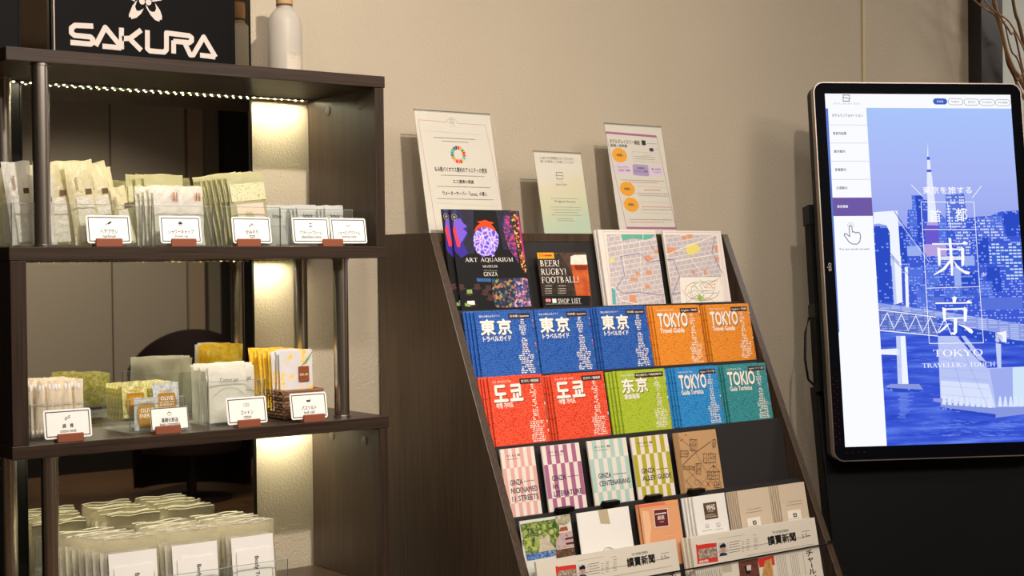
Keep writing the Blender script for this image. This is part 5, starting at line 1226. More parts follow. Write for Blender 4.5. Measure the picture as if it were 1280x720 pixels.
PRINT['npR']=[('t','THE YOMIURI SHIMBUN','dk',1,256.3,179.7,310.5,185.7,0),
('t','讀賣新聞','bk',1,237.8,156.1,330.1,176.3,0.03),
('g','dk',1,354.5,173.9,381.3,1.2),
('t','5.7','dk',1,352.4,159.5,368.9,167.9,0),
('g','dk',1,368.0,162.7,381.4,2),
('p','red',1,[(13.7,185.8),(76.2,182.0),(73.2,141.3),(11.2,143.5)]),
('g','wt',2,18.7,184.5,73.3,1.6),
('p','npph',2,[(18.3,174.5),(74.5,173.4),(72.8,151.6),(17.2,152.9)]),
('t','読売','wt',2,16.4,144.3,44.1,150.0,0.02),
('p','npbl',1,[(82.1,180.4),(104.8,179.4),(103.9,151.2),(80.2,151.2)]),
('p','npdk',2,[(79.0,151.4),(82.8,157.6),(92.1,158.5),(102.0,156.1),(103.9,151.2)]),
('p','npsk',3,[(86.8,168.9),(93.8,171.0),(99.9,168.2),(100.2,161.4),(93.5,157.2),(87.4,160.0)]),
('p','bk',4,[(84.2,168.3),(85.1,175.0),(93.9,177.2),(96.5,179.5),(103.7,174.2),(101.4,167.1),(98.5,169.5),(88.2,169.6)]),
('d','bk',1,110.8,176.3,0.8),
('g','dk',1,114.9,177.8,150.7,1.3),
('g','dk',1,156.4,174.6,161.4,1.3),
('d','bk',1,109.7,170.8,0.8),
('g','dk',1,113.7,172.4,144.5,1.3),
('g','dk',1,155.3,169.4,160.3,1.3),
('d','bk',1,108.5,165.3,0.8),
('g','dk',1,112.6,166.9,148.3,1.3),
('g','dk',1,154.2,164.1,159.2,1.3),
('d','bk',1,107.4,159.9,0.8),
('g','dk',1,111.4,161.4,142.2,1.3),
('g','dk',1,153.1,158.9,158.0,1.3),
('d','bk',1,106.2,154.4,0.8),
('g','dk',1,110.3,156.0,146.0,1.3),
('g','dk',1,152.0,153.7,156.9,1.3),
('g','dk',1,169.7,176.9,180.1,1),
('g','dk',1,194.4,178.1,206.2,1),
('g','dk',1,168.8,172.5,179.2,1),
('g','dk',1,193.4,173.4,205.2,1),
('g','dk',1,167.8,168.1,178.2,1),
('g','dk',1,192.4,168.7,204.2,1),
('g','dk',1,166.9,163.8,177.3,1),
('g','dk',1,191.4,164.0,203.2,1),
('g','dk',1,165.9,159.4,176.4,1),
('g','dk',1,190.4,159.4,202.1,1),
('g','dk',1,165.0,155.0,175.4,1),
('g','dk',1,189.4,154.7,201.1,1),
('g','dk',1,192.9,184.9,205.5,1),
('g','gy',1,81.9,189.4,168.0,0.8),
('p','npgr',1,[(165.5,143.4),(386.3,142.7),(385.9,140.8),(165.9,141.2)]),
('g','dk',1,18.9,161.3,380.0,1),
('l','npcol',1,0.55,[(-3.7,125.3),(-3.0,100.7)]),
('l','npcol',1,0.55,[(-0.6,124.8),(0.1,100.3)]),
('l','npcol',1,0.55,[(4.7,125.2),(5.2,99.6)]),
('l','npcol',1,0.55,[(7.8,124.7),(8.3,99.1)]),
('l','npcol',1,0.55,[(13.2,125.1),(13.4,98.4)]),
('l','npcol',1,0.55,[(16.3,124.7),(16.5,98.0)]),
('l','npcol',1,0.55,[(21.6,125.0),(21.6,97.3)]),
('l','npcol',1,0.55,[(24.8,124.6),(24.8,96.9)]),
('l','npcol',1,0.55,[(30.1,124.9),(29.9,96.2)]),
('l','npcol',1,0.55,[(33.3,124.5),(33.1,95.7)]),
('l','npcol',1,0.55,[(38.6,124.8),(38.2,95.0)]),
('l','npcol',1,0.55,[(41.8,124.4),(41.4,94.6)]),
('l','npcol',1,0.55,[(47.2,124.7),(46.5,93.9)]),
('l','npcol',1,0.55,[(50.4,124.3),(49.7,93.4)]),
('l','npcol',1,0.55,[(55.7,124.6),(54.9,92.7)]),
('l','npcol',1,0.55,[(58.9,124.2),(58.1,92.3)]),
('l','npcol',1,0.55,[(64.3,124.5),(63.3,91.5)]),
('l','npcol',1,0.55,[(67.6,124.1),(66.5,91.1)]),
('l','npcol',1,0.55,[(73.0,124.5),(71.7,90.4)]),
('l','npcol',1,0.55,[(76.2,124.0),(74.9,89.9)]),
('p','npgr',1,[(82.6,132.7),(111.6,132.5),(111.1,114.3),(83.0,115.1)]),
('p','npbn',1,[(134.7,132.4),(196.7,132.8),(195.2,86.7),(132.2,90.8)]),
('p','npdk2',2,[(151.3,120.8),(164.3,122.1),(168.9,103.6),(153.4,101.3)]),
('p','npwh',3,[(157.8,121.4),(172.6,121.0),(170.1,109.4),(157.4,109.6)]),
('p','red',1,[(196.3,131.4),(248.8,132.2),(248.5,111.1),(198.5,111.6)]),
('p','npye',2,[(218.6,124.0),(241.1,127.1),(237.7,82.4),(199.1,84.7)]),
('t','チ','bk',1,356.7,115.8,379.0,129.3,0.02),
('t','ャ','bk',1,359.0,101.8,377.7,112.3,0.02),
('p','bk',1,[(367.9,99.2),(371.1,99.1),(371.0,89.0),(367.4,89.1)]),
('t','ル','bk',1,357.4,74.0,380.5,86.0,0.02),
('t','ズ','bk',1,359.3,58.6,379.3,70.5,0.02),
('l','npcol',1,0.8,[(256.7,128.2),(256.2,78.4)]),
('l','npcol',1,0.8,[(262.4,128.1),(261.9,78.3)]),
('l','npcol',1,0.8,[(268.2,128.0),(267.6,78.2)]),
('l','npcol',1,0.8,[(273.9,128.0),(273.3,78.1)]),
('l','npcol',1,0.8,[(279.7,127.9),(279.1,78.0)]),
('l','npcol',1,0.8,[(285.4,127.9),(284.8,77.9)]),
('l','npcol',1,0.8,[(302.8,127.7),(302.2,77.5)]),
('l','npcol',1,0.8,[(308.6,127.6),(308.0,77.4)]),
('l','npcol',1,0.8,[(314.5,127.5),(313.8,77.3)]),
('l','npcol',1,0.8,[(320.3,127.5),(319.6,77.2)]),
('l','npcol',1,0.8,[(326.2,127.4),(325.5,77.1)]),
('l','npcol',1,0.8,[(345.7,125.6),(345.0,75.1)]),
('l','npcol',1,0.8,[(-11.4,130.6),(-9.7,107.4)]),
('l','npcol',1,0.8,[(-5.4,130.6),(-3.9,106.6)]),
('l','npcol',1,0.8,[(0.6,130.5),(2.0,105.8)]),
('l','npcol',1,0.8,[(6.6,130.5),(7.9,105.0)]),
('l','npcol',1,0.8,[(12.6,130.4),(13.7,104.2)]),
('l','npcol',1,0.8,[(18.7,130.4),(19.6,103.3)]),
('l','npcol',1,0.8,[(24.7,130.3),(25.5,102.5)]),
('l','npcol',1,0.8,[(30.8,130.3),(31.5,101.7)]),
('l','npcol',1,0.8,[(36.9,130.2),(37.4,100.9)]),
('l','npcol',1,0.8,[(43.0,130.2),(43.3,100.1)]),
('l','npcol',1,0.8,[(49.1,130.1),(49.3,99.3)]),
('l','npcol',1,0.8,[(55.2,130.1),(55.3,98.5)]),
('l','npcol',1,0.8,[(61.4,130.0),(61.2,97.6)]),
('l','npcol',1,0.8,[(67.5,130.0),(67.2,96.8)]),
('l','npcol',1,0.8,[(73.7,129.9),(73.2,96.0)]),
('l','npcol',1,0.8,[(79.9,129.9),(79.3,95.2)])]
PRINT['npL']=[('t','THE YOMIURI SHIMBUN','dk',1,254.8,184.6,300.8,190.0,0),
('t','讀賣新聞','bk',1,239.4,162.8,317.7,181.4,0.03),
('g','dk',1,338.1,179.2,360.8,1.2),
('t','5.7','dk',1,336.5,166.0,350.4,173.8,0),
('g','dk',1,349.6,169.0,361.0,2),
('p','red',1,[(48.7,190.0),(102.0,186.5),(100.0,148.9),(47.2,150.9)]),
('g','wt',2,52.9,188.7,99.5,1.6),
('p','npph',2,[(52.7,179.5),(100.6,178.5),(99.6,158.4),(52.1,159.5)]),
('t','読売','wt',2,51.5,151.6,75.2,156.9,0.02),
('p','npbl',1,[(107.0,185.0),(126.3,184.1),(126.0,158.1),(105.9,158.1)]),
('p','npdk',2,[(104.8,158.2),(107.9,164.0),(115.8,164.9),(124.3,162.6),(126.0,158.1)]),
('p','npsk',3,[(111.2,174.4),(117.1,176.4),(122.4,173.8),(122.7,167.5),(117.0,163.6),(111.8,166.2)]),
('p','bk',4,[(109.0,173.9),(109.7,180.1),(117.1,182.1),(119.2,184.2),(125.5,179.3),(123.6,172.8),(121.2,175.0),(112.3,175.1)]),
('d','bk',1,131.5,181.3,0.8),
('g','dk',1,134.9,182.7,165.4,1.3),
('g','dk',1,170.3,179.7,174.5,1.3),
('d','bk',1,130.6,176.2,0.8),
('g','dk',1,134.0,177.7,160.3,1.3),
('g','dk',1,169.4,174.9,173.7,1.3),
('d','bk',1,129.7,171.2,0.8),
('g','dk',1,133.2,172.6,163.6,1.3),
('g','dk',1,168.6,170.1,172.8,1.3),
('d','bk',1,128.8,166.1,0.8),
('g','dk',1,132.3,167.6,158.5,1.3),
('g','dk',1,167.7,165.3,171.9,1.3),
('d','bk',1,127.9,161.1,0.8),
('g','dk',1,131.4,162.5,161.8,1.3),
('g','dk',1,166.8,160.5,171.1,1.3),
('g','dk',1,181.5,181.8,190.4,1),
('g','dk',1,202.5,183.0,212.5,1),
('g','dk',1,180.8,177.8,189.7,1),
('g','dk',1,201.7,178.7,211.7,1),
('g','dk',1,180.1,173.8,188.9,1),
('g','dk',1,200.9,174.4,210.9,1),
('g','dk',1,179.3,169.8,188.2,1),
('g','dk',1,200.1,170.1,210.2,1),
('g','dk',1,178.6,165.7,187.5,1),
('g','dk',1,199.4,165.7,209.4,1),
('g','dk',1,177.9,161.7,186.8,1),
('g','dk',1,198.6,161.4,208.6,1),
('g','dk',1,201.1,189.2,211.8,1),
('g','gy',1,106.7,193.3,180.1,0.8),
('p','npgr',1,[(178.5,151.0),(365.5,150.6),(365.2,148.9),(178.9,149.0)]),
('g','dk',1,53.5,167.4,360.6,1),
('t','チ','bk',1,349.3,118.0,372.1,134.0,0.02)]

# ------------------------------------------------------------------ the setting
YW = 2.90
struct('floor', MB().box(-3.5, 7.2, -4.3, 4.2, -0.1, 0.0, 'floor_wood'))
struct('ceiling', MB().box(-3.5, 7.2, -4.3, 4.2, 2.9, 3.0, 'ceiling_white'))
struct('wall_back', MB().box(0.98, 3.52, YW, YW + 0.12, 0, 2.9, 'wall_plaster').box(-3.5, 0.98, YW, YW + 0.12, 0, 2.9, 'wall_plaster'))
struct('wall_back_alcove', MB().box(3.52, 4.075, YW + 0.03, YW + 0.15, 0, 2.9, 'wall_plaster'))
struct('trim_1', MB().box(-0.6, 0.972, YW - 0.02, YW + 0.001, 0, 2.9, 'dark_trim'))
struct('trim_2', MB().box(4.075, 4.19, YW - 0.02, YW + 0.16, 0, 2.9, 'frame_dark').box(4.19, 4.215, YW + 0.03, YW + 0.3, 0, 2.9, 'dark_trim'))
struct('trim_3', MB().box(3.512, 3.522, YW - 0.004, YW + 0.002, 0, 2.9, 'skirting'))
struct('wall_back_far', MB().box(4.19, 7.2, YW + 0.45, YW + 0.6, 0, 2.9, 'wall_pale'))
struct('wall_right', MB().box(7.1, 7.2, -4.3, 4.2, 0, 2.9, 'wall_plaster'))
struct('wall_left', MB().box(-3.5, -3.4, -4.3, 4.2, 0, 2.9, 'rear_wall'))
struct('baseboard_back', MB().box(0.972, 3.52, YW - 0.012, YW, 0, 0.78, 'skirting') if False else MB().box(0.972, 3.52, YW - 0.012, YW, 0.0, 0.062, 'skirting'))
rw = MB().box(-3.5, 7.2, -4.25, -4.14, 0, 2.9, 'rear_wall')
struct('wall_front', rw)
struct('door_1', MB().box(2.6, 3.953, -4.141, -4.10, 0.45, 2.6, 'rear_panel').box(3.965, 4.515, -4.141, -4.10, 0.45, 2.6, 'rear_panel').box(3.953, 3.965, -4.141, -4.115, 0.45, 2.6, 'rear_black').box(2.6, 4.515, -4.141, -4.10, 0.0, 0.45, 'rear_black'))
struct('trim_4', MB().box(4.53, 4.646, -4.141, -4.08, 0, 2.85, 'rear_light').box(4.80, 5.1, -4.141, -4.05, 0, 2.85, 'rear_black'))

# ------------------------------------------------------------------ mirror behind the display shelf
mt = thing('wall_mirror', 'tall dark tinted mirror panel fixed to wall behind the lit display shelf', 'mirror', (1.22, 2.895, 0.0))
MB().box(0.978, 1.472, 2.885, 2.898, 0.02, 2.62, 'mirror_glass').build('mirror_pane', mt, mt.location)
MB().box(0.974, 0.978, 2.884, 2.898, 0.02, 2.62, 'dark_trim').box(1.472, 1.4765, 2.8845, 2.898, 0.02, 2.62, 'dark_trim').build('edge_strip', mt, mt.location)

# ------------------------------------------------------------------ display shelf unit
plain('cap_brown', '#5a4b3c', 0.45)
X0, X1, YF, YB = 0.8545, 1.636, 2.598, 2.882
SZ = [1.794, 1.442, 1.0896, 0.7375, 0.385, 0.045]
TH = 0.0238
sh = thing('display_shelf', 'tall dark woodgrain display shelf with chrome posts and yellow light strips', 'shelf', (1.245, 2.74, 0))
for z in SZ:
    MB().box(X0, X1, YF, YB, z - TH, z, 'laminate_across').build('shelf_board', sh, sh.location, bevel=0.0012)
bays = list(zip(SZ[:-1], SZ[1:]))
for i, (zt, zb) in enumerate(bays):
    if i % 2 == 0:
        pb = MB().box(X1 - 0.0235, X1 - 0.002, YF + 0.002, YB, zb + 0.0005, zt - TH - 0.0005, 'laminate_upright').build('side_panel', sh, sh.location, bevel=0.001)
        for (y, z) in ((YF + 0.06, zt - 0.055), (YF + 0.195, zt - 0.055)):
            MB().lathe([(0.0105, 0), (0.0105, 0.0012), (0.0095, 0.0016)], 'cap_brown', 24).build('screw_cap', pb)
            c = bpy.data.objects['screw_cap' if False else COL.objects[-1].name]
            c.location = Vector((X1 - 0.0235, y, z)) - sh.location; c.rotation_euler = (0, -pi / 2, 0); c['label'] = 'round brown cover cap'
        px = X0
    else:
        MB().box(X0 + 0.002, X0 + 0.0305, YF + 0.002, YB, zb + 0.0005, zt - TH - 0.0005, 'laminate_upright').build('side_panel', sh, sh.location, bevel=0.001)
    pp = [(0.921 + 0.003 * i, 2.6175), (0.920, YB - 0.06)] if i % 2 == 0 else [(X1 - 0.082, YF + 0.052), (X1 - 0.082, YB - 0.062)]
    for (x, y) in pp:
        MB().lathe([(0.0155, 0), (0.0155, zt - TH - zb)], 'steel', 28, (x, y, zb)).lathe([(0.0175, 0), (0.0175, 0.004), (0.0158, 0.0045)], 'steel', 28, (x, y, zb)).lathe([(0.0158, 0), (0.0175, 0.0005), (0.0175, 0.0045)], 'steel', 28, (x, y, zt - TH - 0.0046)).build('pole', sh, sh.location)
led_mesh = None; plain('led_body', '#e8d878', 0.4)
for i, (zt, zb) in enumerate(bays[:3]):
    z = zt - TH - 0.0008; x0, x1 = (0.90, 1.6) if i == 0 else (0.90, 1.555) if i == 1 else (0.90, 1.60)
    tape = MB().box(x0, x1, 2.866, 2.874, z - 0.0012, z, 'dark_trim').build('light_strip', sh, sh.location)
    tape['label'] = 'self-lit tape of small yellow diodes'
    n = 42
    if i < 2:
        for k in range(n):
            if led_mesh is None:
                d = MB().box(-0.0022, 0.0022, -0.0022, -0.0015, -0.0013, 0, 'led_body').box(-0.0022, 0.0022, 0.0015, 0.0022, -0.0013, 0, 'led_body').box(-0.0022, -0.0015, -0.0015, 0.0015, -0.0013, 0, 'led_body').box(0.0015, 0.0022, -0.0015, 0.0015, -0.0013, 0, 'led_body').add([(-0.0015, -0.0015, -0.0010), (-0.0015, 0.0015, -0.0010), (0.0015, 0.0015, -0.0010), (0.0015, -0.0015, -0.0010)], [(0, 1, 2, 3)], 'led_glow').build('diode', tape); led_mesh = d.data
            else:
                d = bpy.data.objects.new('diode', led_mesh); COL.objects.link(d); d.parent = tape
            d.location = Vector((x0 + (k + 0.5) * (x1 - x0) / n, 2.870, z - 0.0012)) - sh.location
    else:
        b = MB()
        for k in range(n):
            x = x0 + (k + 0.5) * (x1 - x0) / n; b.box(x - 0.0022, x + 0.0022, 2.8678, 2.8722, z - 0.0024, z - 0.0012, 'led_body').add([(x - 0.0015, 2.8685, z - 0.00245), (x - 0.0015, 2.8715, z - 0.00245), (x + 0.0015, 2.8715, z - 0.00245), (x + 0.0015, 2.8685, z - 0.00245)], [(0, 1, 2, 3)], 'led_glow')
        o = b.build('diode_row', tape, sh.location); o['kind'] = 'stuff'

# ------------------------------------------------------------------ things on top of the shelf
sg = thing('sign_panel', 'black sign panel with pale flower emblem and white lettering on top of the display shelf', 'sign', (1.04, 2.868, 1.7945))
MB().box(0, 0.391, 0, 0.014, 0, 0.34, 'sign_black').build('panel', sg, bevel=0.001) if False else None
plain('sign_black', '#0a0909', 0.6, 0, 0.1)
MB().box(0, 0.391, 0, 0.012, 0, 0.34, 'sign_black').build('panel', sg)
MB().box(-0.0025, 0.0, -0.0015, 0.012, 0, 0.34, 'silver_rim').build('edge_strip', sg)
MB().ops(SIGN, -0.0002).build('emblem_lettering', sg)['label'] = 'pale beige flower emblem above wide lettering'
bt = thing('diffuser_bottle', 'frosted round bottle with wooden cap standing on top of the display shelf', 'bottle', (1.50, 2.775, 1.7945))
film('frosted', '#ded6ca', 0.85, 0.4, 0.0)
MB().lathe([(0.0, 0), (0.031, 0), (0.035, 0.004), (0.036, 0.01), (0.036, 0.112), (0.0345, 0.125), (0.030, 0.138), (0.022, 0.148), (0.0165, 0.152), (0.0165, 0.158)], 'frosted', 40).build('glass_body', bt)
MB().lathe([(0.0175, 0.157), (0.0175, 0.160), (0.0168, 0.1605)], 'brn', 32).build('collar', bt)
plain('cap_wood', '#c39a70', 0.5)
MB().lathe([(0.0172, 0.1606), (0.0178, 0.163), (0.0178, 0.195), (0.0165, 0.197)], 'cap_wood', 32).build('cap', bt)['label'] = 'pale wooden cap'
plain('bottle_label', '#cdbfae', 0.6)
lb = MB(); R_ = 0.0363
def cyl(u, v): a = -1.97 + u / R_; return (R_ * cos(a), R_ * sin(a), v)
lb.grid(lambda u, v: cyl(u * 0.040, 0.012 + v * 0.046), 10, 2, 'bottle_label')
tv, tf, tb = text_mesh('CULTI', 0); k = 0.026 / (tb[2] - tb[0]); R_ = 0.0366
lb.add([cyl(0.005 + (p[0] - tb[0]) * k, 0.049 + (p[1] - tb[1]) * k) for p in tv], tf, 'taup')
tv, tf, tb = text_mesh('MILANO', 0); k = 0.012 / (tb[2] - tb[0])
lb.add([cyl(0.009 + (p[0] - tb[0]) * k, 0.0435 + (p[1] - tb[1]) * k) for p in tv], tf, 'taup')
for v0, v1, u0, u1 in ((0.014, 0.0145, 0.002, 0.038), (0.0555, 0.056, 0.002, 0.038), (0.018, 0.0192, 0.010, 0.020)):
    lb.grid(lambda u, v: cyl(u0 + u * (u1 - u0), v0 + v * (v1 - v0)), 8, 1, 'taup')
lb.build('paper_label', bt)

# ------------------------------------------------------------------ touch-screen kiosk
TLc = Vector((3.049, 2.645, 1.85)); YAW = -0.498; TILT = 0.136; SW, SHH = 0.5294, 0.9412
rz = Matrix.Rotation(YAW, 4, 'Z'); rx = Matrix.Rotation(-TILT, 4, 'X')
m3 = (rz @ rx).to_3x3(); org = TLc - m3 @ Vector((0, 0, SHH))
foot = org + m3 @ Vector((SW / 2, 0.05, 0)); ks_loc = Vector((foot.x, foot.y, 0)) + rz.to_3x3() @ Vector((0, 0.0, 0))
ks = thing('touch_kiosk', 'black floor-standing touch screen kiosk showing a blue night city picture', 'kiosk', ks_loc, (0, 0, YAW))
loc_m = Matrix.Translation(rz.to_3x3().inverted() @ (org - ks_loc)) @ rx      # screen frame -> kiosk frame
plain('kiosk_black', '#070708', 0.45, 0, 0.2); plain('kiosk_body', '#060607', 0.55, 0, 0.12); plain('bezel_glass', '#06070f', 0.5, 0, 0.04)
def rrect(x0, z0, x1, z1, r, n=8):
    q = []
    for cx, cz, a0 in ((x1 - r, z0 + r, -pi / 2), (x1 - r, z1 - r, 0), (x0 + r, z1 - r, pi / 2), (x0 + r, z0 + r, pi)):
        q += [(cx + r * cos(a0 + k * pi / 2 / n), cz + r * sin(a0 + k * pi / 2 / n)) for k in range(n + 1)]
    return q
def kpart(mb, name, **k):
    o = mb.build(name, ks, **k); o.matrix_local = loc_m; return o
e = 0.0285
kpart(MB().prism(rrect(-e, -0.034, SW + e, SHH + e, 0.026), 0.004, 0.055, 'y', 'kiosk_black'), 'housing')
rim = MB(); a = rrect(-e - 0.0028, -0.0368, SW + e + 0.0028, SHH + e + 0.0028, 0.028); b_ = rrect(-e, -0.034, SW + e, SHH + e, 0.026); n = len(a)
rim.add([(p[0], -0.001, p[1]) for p in a] + [(p[0], -0.001, p[1]) for p in b_] + [(p[0], 0.02, p[1]) for p in a], [(i, (i + 1) % n, n + (i + 1) % n, n + i) for i in range(n)] + [(i, 2 * n + i, 2 * n + (i + 1) % n, (i + 1) % n) for i in range(n)], 'silver_rim')
kpart(rim, 'metal_rim')['label'] = 'thin silver rim'
fr = MB(); ins = rrect(0, 0, SW, SHH, 0.0005)
fr.add([(p[0], 0.0, p[1]) for p in b_] + [(p[0], 0.0, p[1]) for p in ins], [(i, (i + 1) % n, n + (i + 1) % n, n + i) for i in range(n)], 'bezel_glass')
fr.text('elo', 0, 0, 0.022, 0.0125, 'silver_rim', -0.0003, 0.01)
bz = kpart(fr, 'bezel')
vs = bz.data.vertices; nn = 2 * n
for i in range(nn, len(vs)):
    x, z = vs[i].co.x, vs[i].co.z; vs[i].co.x = -0.0085 - z + 0.0; vs[i].co.z = 0.462 + x
dot_mesh = None
for (u, v) in [(-0.012, 0.02 + j * 0.017) for j in range(11)] + [(-0.0215, 0.011 + j * 0.017) for j in range(11)] + [(0.004 + j * 0.016, -0.014) for j in range(4)]:
    if dot_mesh is None: d = MB().disc(0, 0, 0.0009, 'diode_red', 0, 8).build('sensor_dot', bz); dot_mesh = d.data
    else: d = bpy.data.objects.new('sensor_dot', dot_mesh); COL.objects.link(d); d.parent = bz
    d.location = (u, -0.0004, v); d['label'] = 'faint red sensor dot'
def scr(n, h, s=1.0): return emit('scr_' + n, h, s)
m, nt, N, L, b = new_mat('scr_sky'); N.remove(b); ee = N.new('ShaderNodeEmission'); s_ = N.new('ShaderNodeSeparateXYZ'); tc = N.new('ShaderNodeTexCoord'); L.new(tc.outputs['Object'], s_.inputs[0])
L.new(ramp(nt, s_.outputs[2], [(0.55, '#9aa6ee'), (0.72, '#aab8f6'), (0.92, '#a9c6fb')]), ee.inputs[0]); ee.inputs[1].default_value = 1.0; L.new(ee.outputs[0], N['Material Output'].inputs[0])
m, nt, N, L, b = new_mat('scr_water'); N.remove(b); ee = N.new('ShaderNodeEmission')
L.new(ramp(nt, noise(nt, coords(nt, (5, 1, 60)), 1.0, 4, 0.6), [(0.3, '#2a3fc0'), (0.5, '#3d5ad8'), (0.72, '#6a8af0')]), ee.inputs[0]); L.new(ee.outputs[0], N['Material Output'].inputs[0])
def windows(name, wall, lit, bw, rh, p):
    m, nt, N, L, b = new_mat('scr_' + name); N.remove(b); ee = N.new('ShaderNodeEmission')
    t = N.new('ShaderNodeTexCoord'); s = N.new('ShaderNodeSeparateXYZ'); L.new(t.outputs['Object'], s.inputs[0])
    x = mathn(nt, 'DIVIDE', s.outputs[0], bw); z = mathn(nt, 'DIVIDE', s.outputs[2], rh)
    cv = N.new('ShaderNodeCombineXYZ'); L.new(mathn(nt, 'FLOOR', x), cv.inputs[0]); L.new(mathn(nt, 'FLOOR', z), cv.inputs[2])
    wn = N.new('ShaderNodeTexWhiteNoise'); L.new(cv.outputs[0], wn.inputs[0])
    k = mathn(nt, 'MULTIPLY', mathn(nt, 'MULTIPLY', mathn(nt, 'LESS_THAN', mathn(nt, 'FRACT', x), 0.8), mathn(nt, 'LESS_THAN', mathn(nt, 'FRACT', z), 0.5)), mathn(nt, 'LESS_THAN', wn.outputs[0], p))
    base = ramp(nt, noise(nt, t.outputs['Object'], 60, 2), [(0.35, wall), (0.65, lit)]) if False else lin(wall)
    L.new(mixc(nt, k, base, lin(lit)), ee.inputs[0]); ee.inputs[1].default_value = 1.0; L.new(ee.outputs[0], N['Material Output'].inputs[0])
windows('city', '#3f5cd6', '#9fb4fa', 0.006, 0.007, 0.35); windows('b_dark', '#2c4cc6', '#7f9cf0', 0.007, 0.009, 0.22); windows('b_mid', '#5674e0', '#8fa8f6', 0.005, 0.008, 0.4)
windows('b_lit', '#5a72dc', '#dbe8ff', 0.005, 0.008, 0.62); windows('b_lit2', '#4062d4', '#cfe2ff', 0.012, 0.0085, 0.72); windows('road', '#8d9ee6', '#b9c6f4', 0.03, 0.005, 0.7); windows('truss', '#5c70c8', '#93a4e4', 0.02, 0.006, 0.6)
for n_, h in dict(purp='#6a5cd0', pink='#b9a4e2', b_pale='#9db2f2', b_flat='#5a74dc', tw_w='#e6ecff', tw_b='#4a58d0', br_w='#f1f5ff', br_p='#c3d0f8', anch='#bac6f6', anch_l='#d8e2fd', anch_d='#a0aef0', anch_c='#cfe6fb', anch_g='#dde8fe', anch_k='#8792e0', quay='#8a98e0', glow='#7a96f0', tx='#ffffff', ui='#fafcff', uil='#b4b8c4', uid='#3a3f66', uip='#6f5aa6', uip2='#4a3f7c', btn='#3c62c4', strip='#5a7ad0').items(): scr(n_, h)
kpart(MB().ops(SCREEN, 0.0, w=SW, h=SHH, vmin=0.0006, step=0.00006, pre='scr_'), 'screen_picture')['label'] = 'lit screen with city picture, white menu and lettering'
# stand: slim rear column, leaning pedestal, base plate
def kstand(mb, name, **k): return mb.build(name, ks, **k)
kpart(MB().prism([(0.07, 0.15), (0.07, 0.6), (0.115, 0.6), (0.115, 0.15)], -0.034, 0.03, 'x', 'kiosk_body').prism([(0.068, 0.6), (0.068, 0.652), (0.117, 0.652), (0.117, 0.6)], -0.037, 0.033, 'x', 'kiosk_black').prism([(0.068, 0.35), (0.068, 0.385), (0.118, 0.385), (0.118, 0.35)], -0.036, 0.033, 'x', 'kiosk_black'), 'rear_column')
ox = -(SW / 2)
def pz(z, y0, y1): return [(-0.033, y0, z), (SW + 0.033, y0, z), (SW + 0.033, y1, z), (-0.033, y1, z)]
kpart(MB().hexa(pz(-0.878, -0.042, 0.04) + pz(0.165, 0.1, 0.15), 'kiosk_body'), 'pedestal', bevel=0.005)
kstand(MB().box(ox - 0.06, -ox + 0.06, -0.34, 0.12, 0.0, 0.032, 'kiosk_body'), 'base_plate', bevel=0.006)
cb = [loc_m @ Vector(p) for p in ((0.0, 0.118, 0.36), (-0.035, 0.12, 0.35), (-0.047, 0.12, 0.31), (-0.052, 0.12, 0.24), (-0.046, 0.12, 0.185), (-0.02, 0.125, 0.16))]
kstand(MB().tube(cb, 0.0035, 'kiosk_black', 8), 'cable')['label'] = 'thin black cable hanging behind'

# ------------------------------------------------------------------ brochure rack
RX0, RX1, RT = 1.7955, 2.712, 0.02
def FY(z): return 2.677 - 0.4535 * (1.473 - z)
LZ = [1.304, 1.161, 1.020, 0.880, 0.740, 0.600]
LEAN = 0.2; LA = math.atan(LEAN)
BY = [FY(z) + 0.02 for z in LZ]
rk = thing('brochure_rack', 'dark brown tiered brochure rack leaning back against the beige wall', 'rack', (2.254, 2.45, 0))
prof = [(2.887, 0.0), (2.887, 1.473), (2.677, 1.473), (FY(0.0), 0.0)]
for x0, x1 in ((RX0, RX0 + RT), (RX1 - RT, RX1)):
    MB().prism(prof, x0, x1, 'x', 'rack_wood').build('side_panel', rk, rk.location, bevel=0.0012)
MB().box(RX0 + RT, RX1 - RT, 2.679, 2.887, 1.453, 1.473, 'rack_wood').build('top_board', rk, rk.location, bevel=0.001)
plain('rack_black', '#2b2828', 0.5)
for i in range(6):
    zt = 1.4525 if i == 0 else LZ[i - 1] - 0.001; zb = LZ[i] - 0.085
    f = lambda z: BY[i] + 0.026 + LEAN * (z - LZ[i])
    MB().prism([(f(zb), zb), (f(zt), zt), (f(zt) + 0.008, zt), (f(zb) + 0.008, zb)], RX0 + RT + 0.0005, RX1 - RT - 0.0005, 'x', 'rack_black').build('pocket_panel', rk, rk.location)
    zb2 = zb + 0.002; nx = f(zb) - 0.032
    MB().box(RX0 + RT + 0.0005, RX1 - RT - 0.0005, nx, f(zb) + 0.003, zb - 0.006, zb, 'rack_black').build('pocket_floor', rk, rk.location)
zf = LZ[5] - 0.09; yf = BY[5] - 0.012
MB().prism([(yf + LEAN * (0.62 - LZ[5]) - 0.0, 0.62), (yf + 0.008 + LEAN * (0.62 - LZ[5]), 0.62), (FY(0.05) + 0.06, 0.02), (FY(0.05) + 0.045, 0.02)], RX0 + RT + 0.0005, RX1 - RT - 0.0005, 'x', 'rack_black').build('front_board', rk, rk.location)
MB().tube([(RX0 + 0.01, 2.348, 0.735), (RX0 + 0.01, 2.326, 0.735), (RX0 + 0.013, 2.3225, 0.735), (RX1 - 0.013, 2.3225, 0.735), (RX1 - 0.01, 2.326, 0.735), (RX1 - 0.01, 2.348, 0.735)], 0.0018, 'kiosk_black', 8).build('retaining_rod', rk, rk.location)['label'] = 'thin black rod across the newspapers'
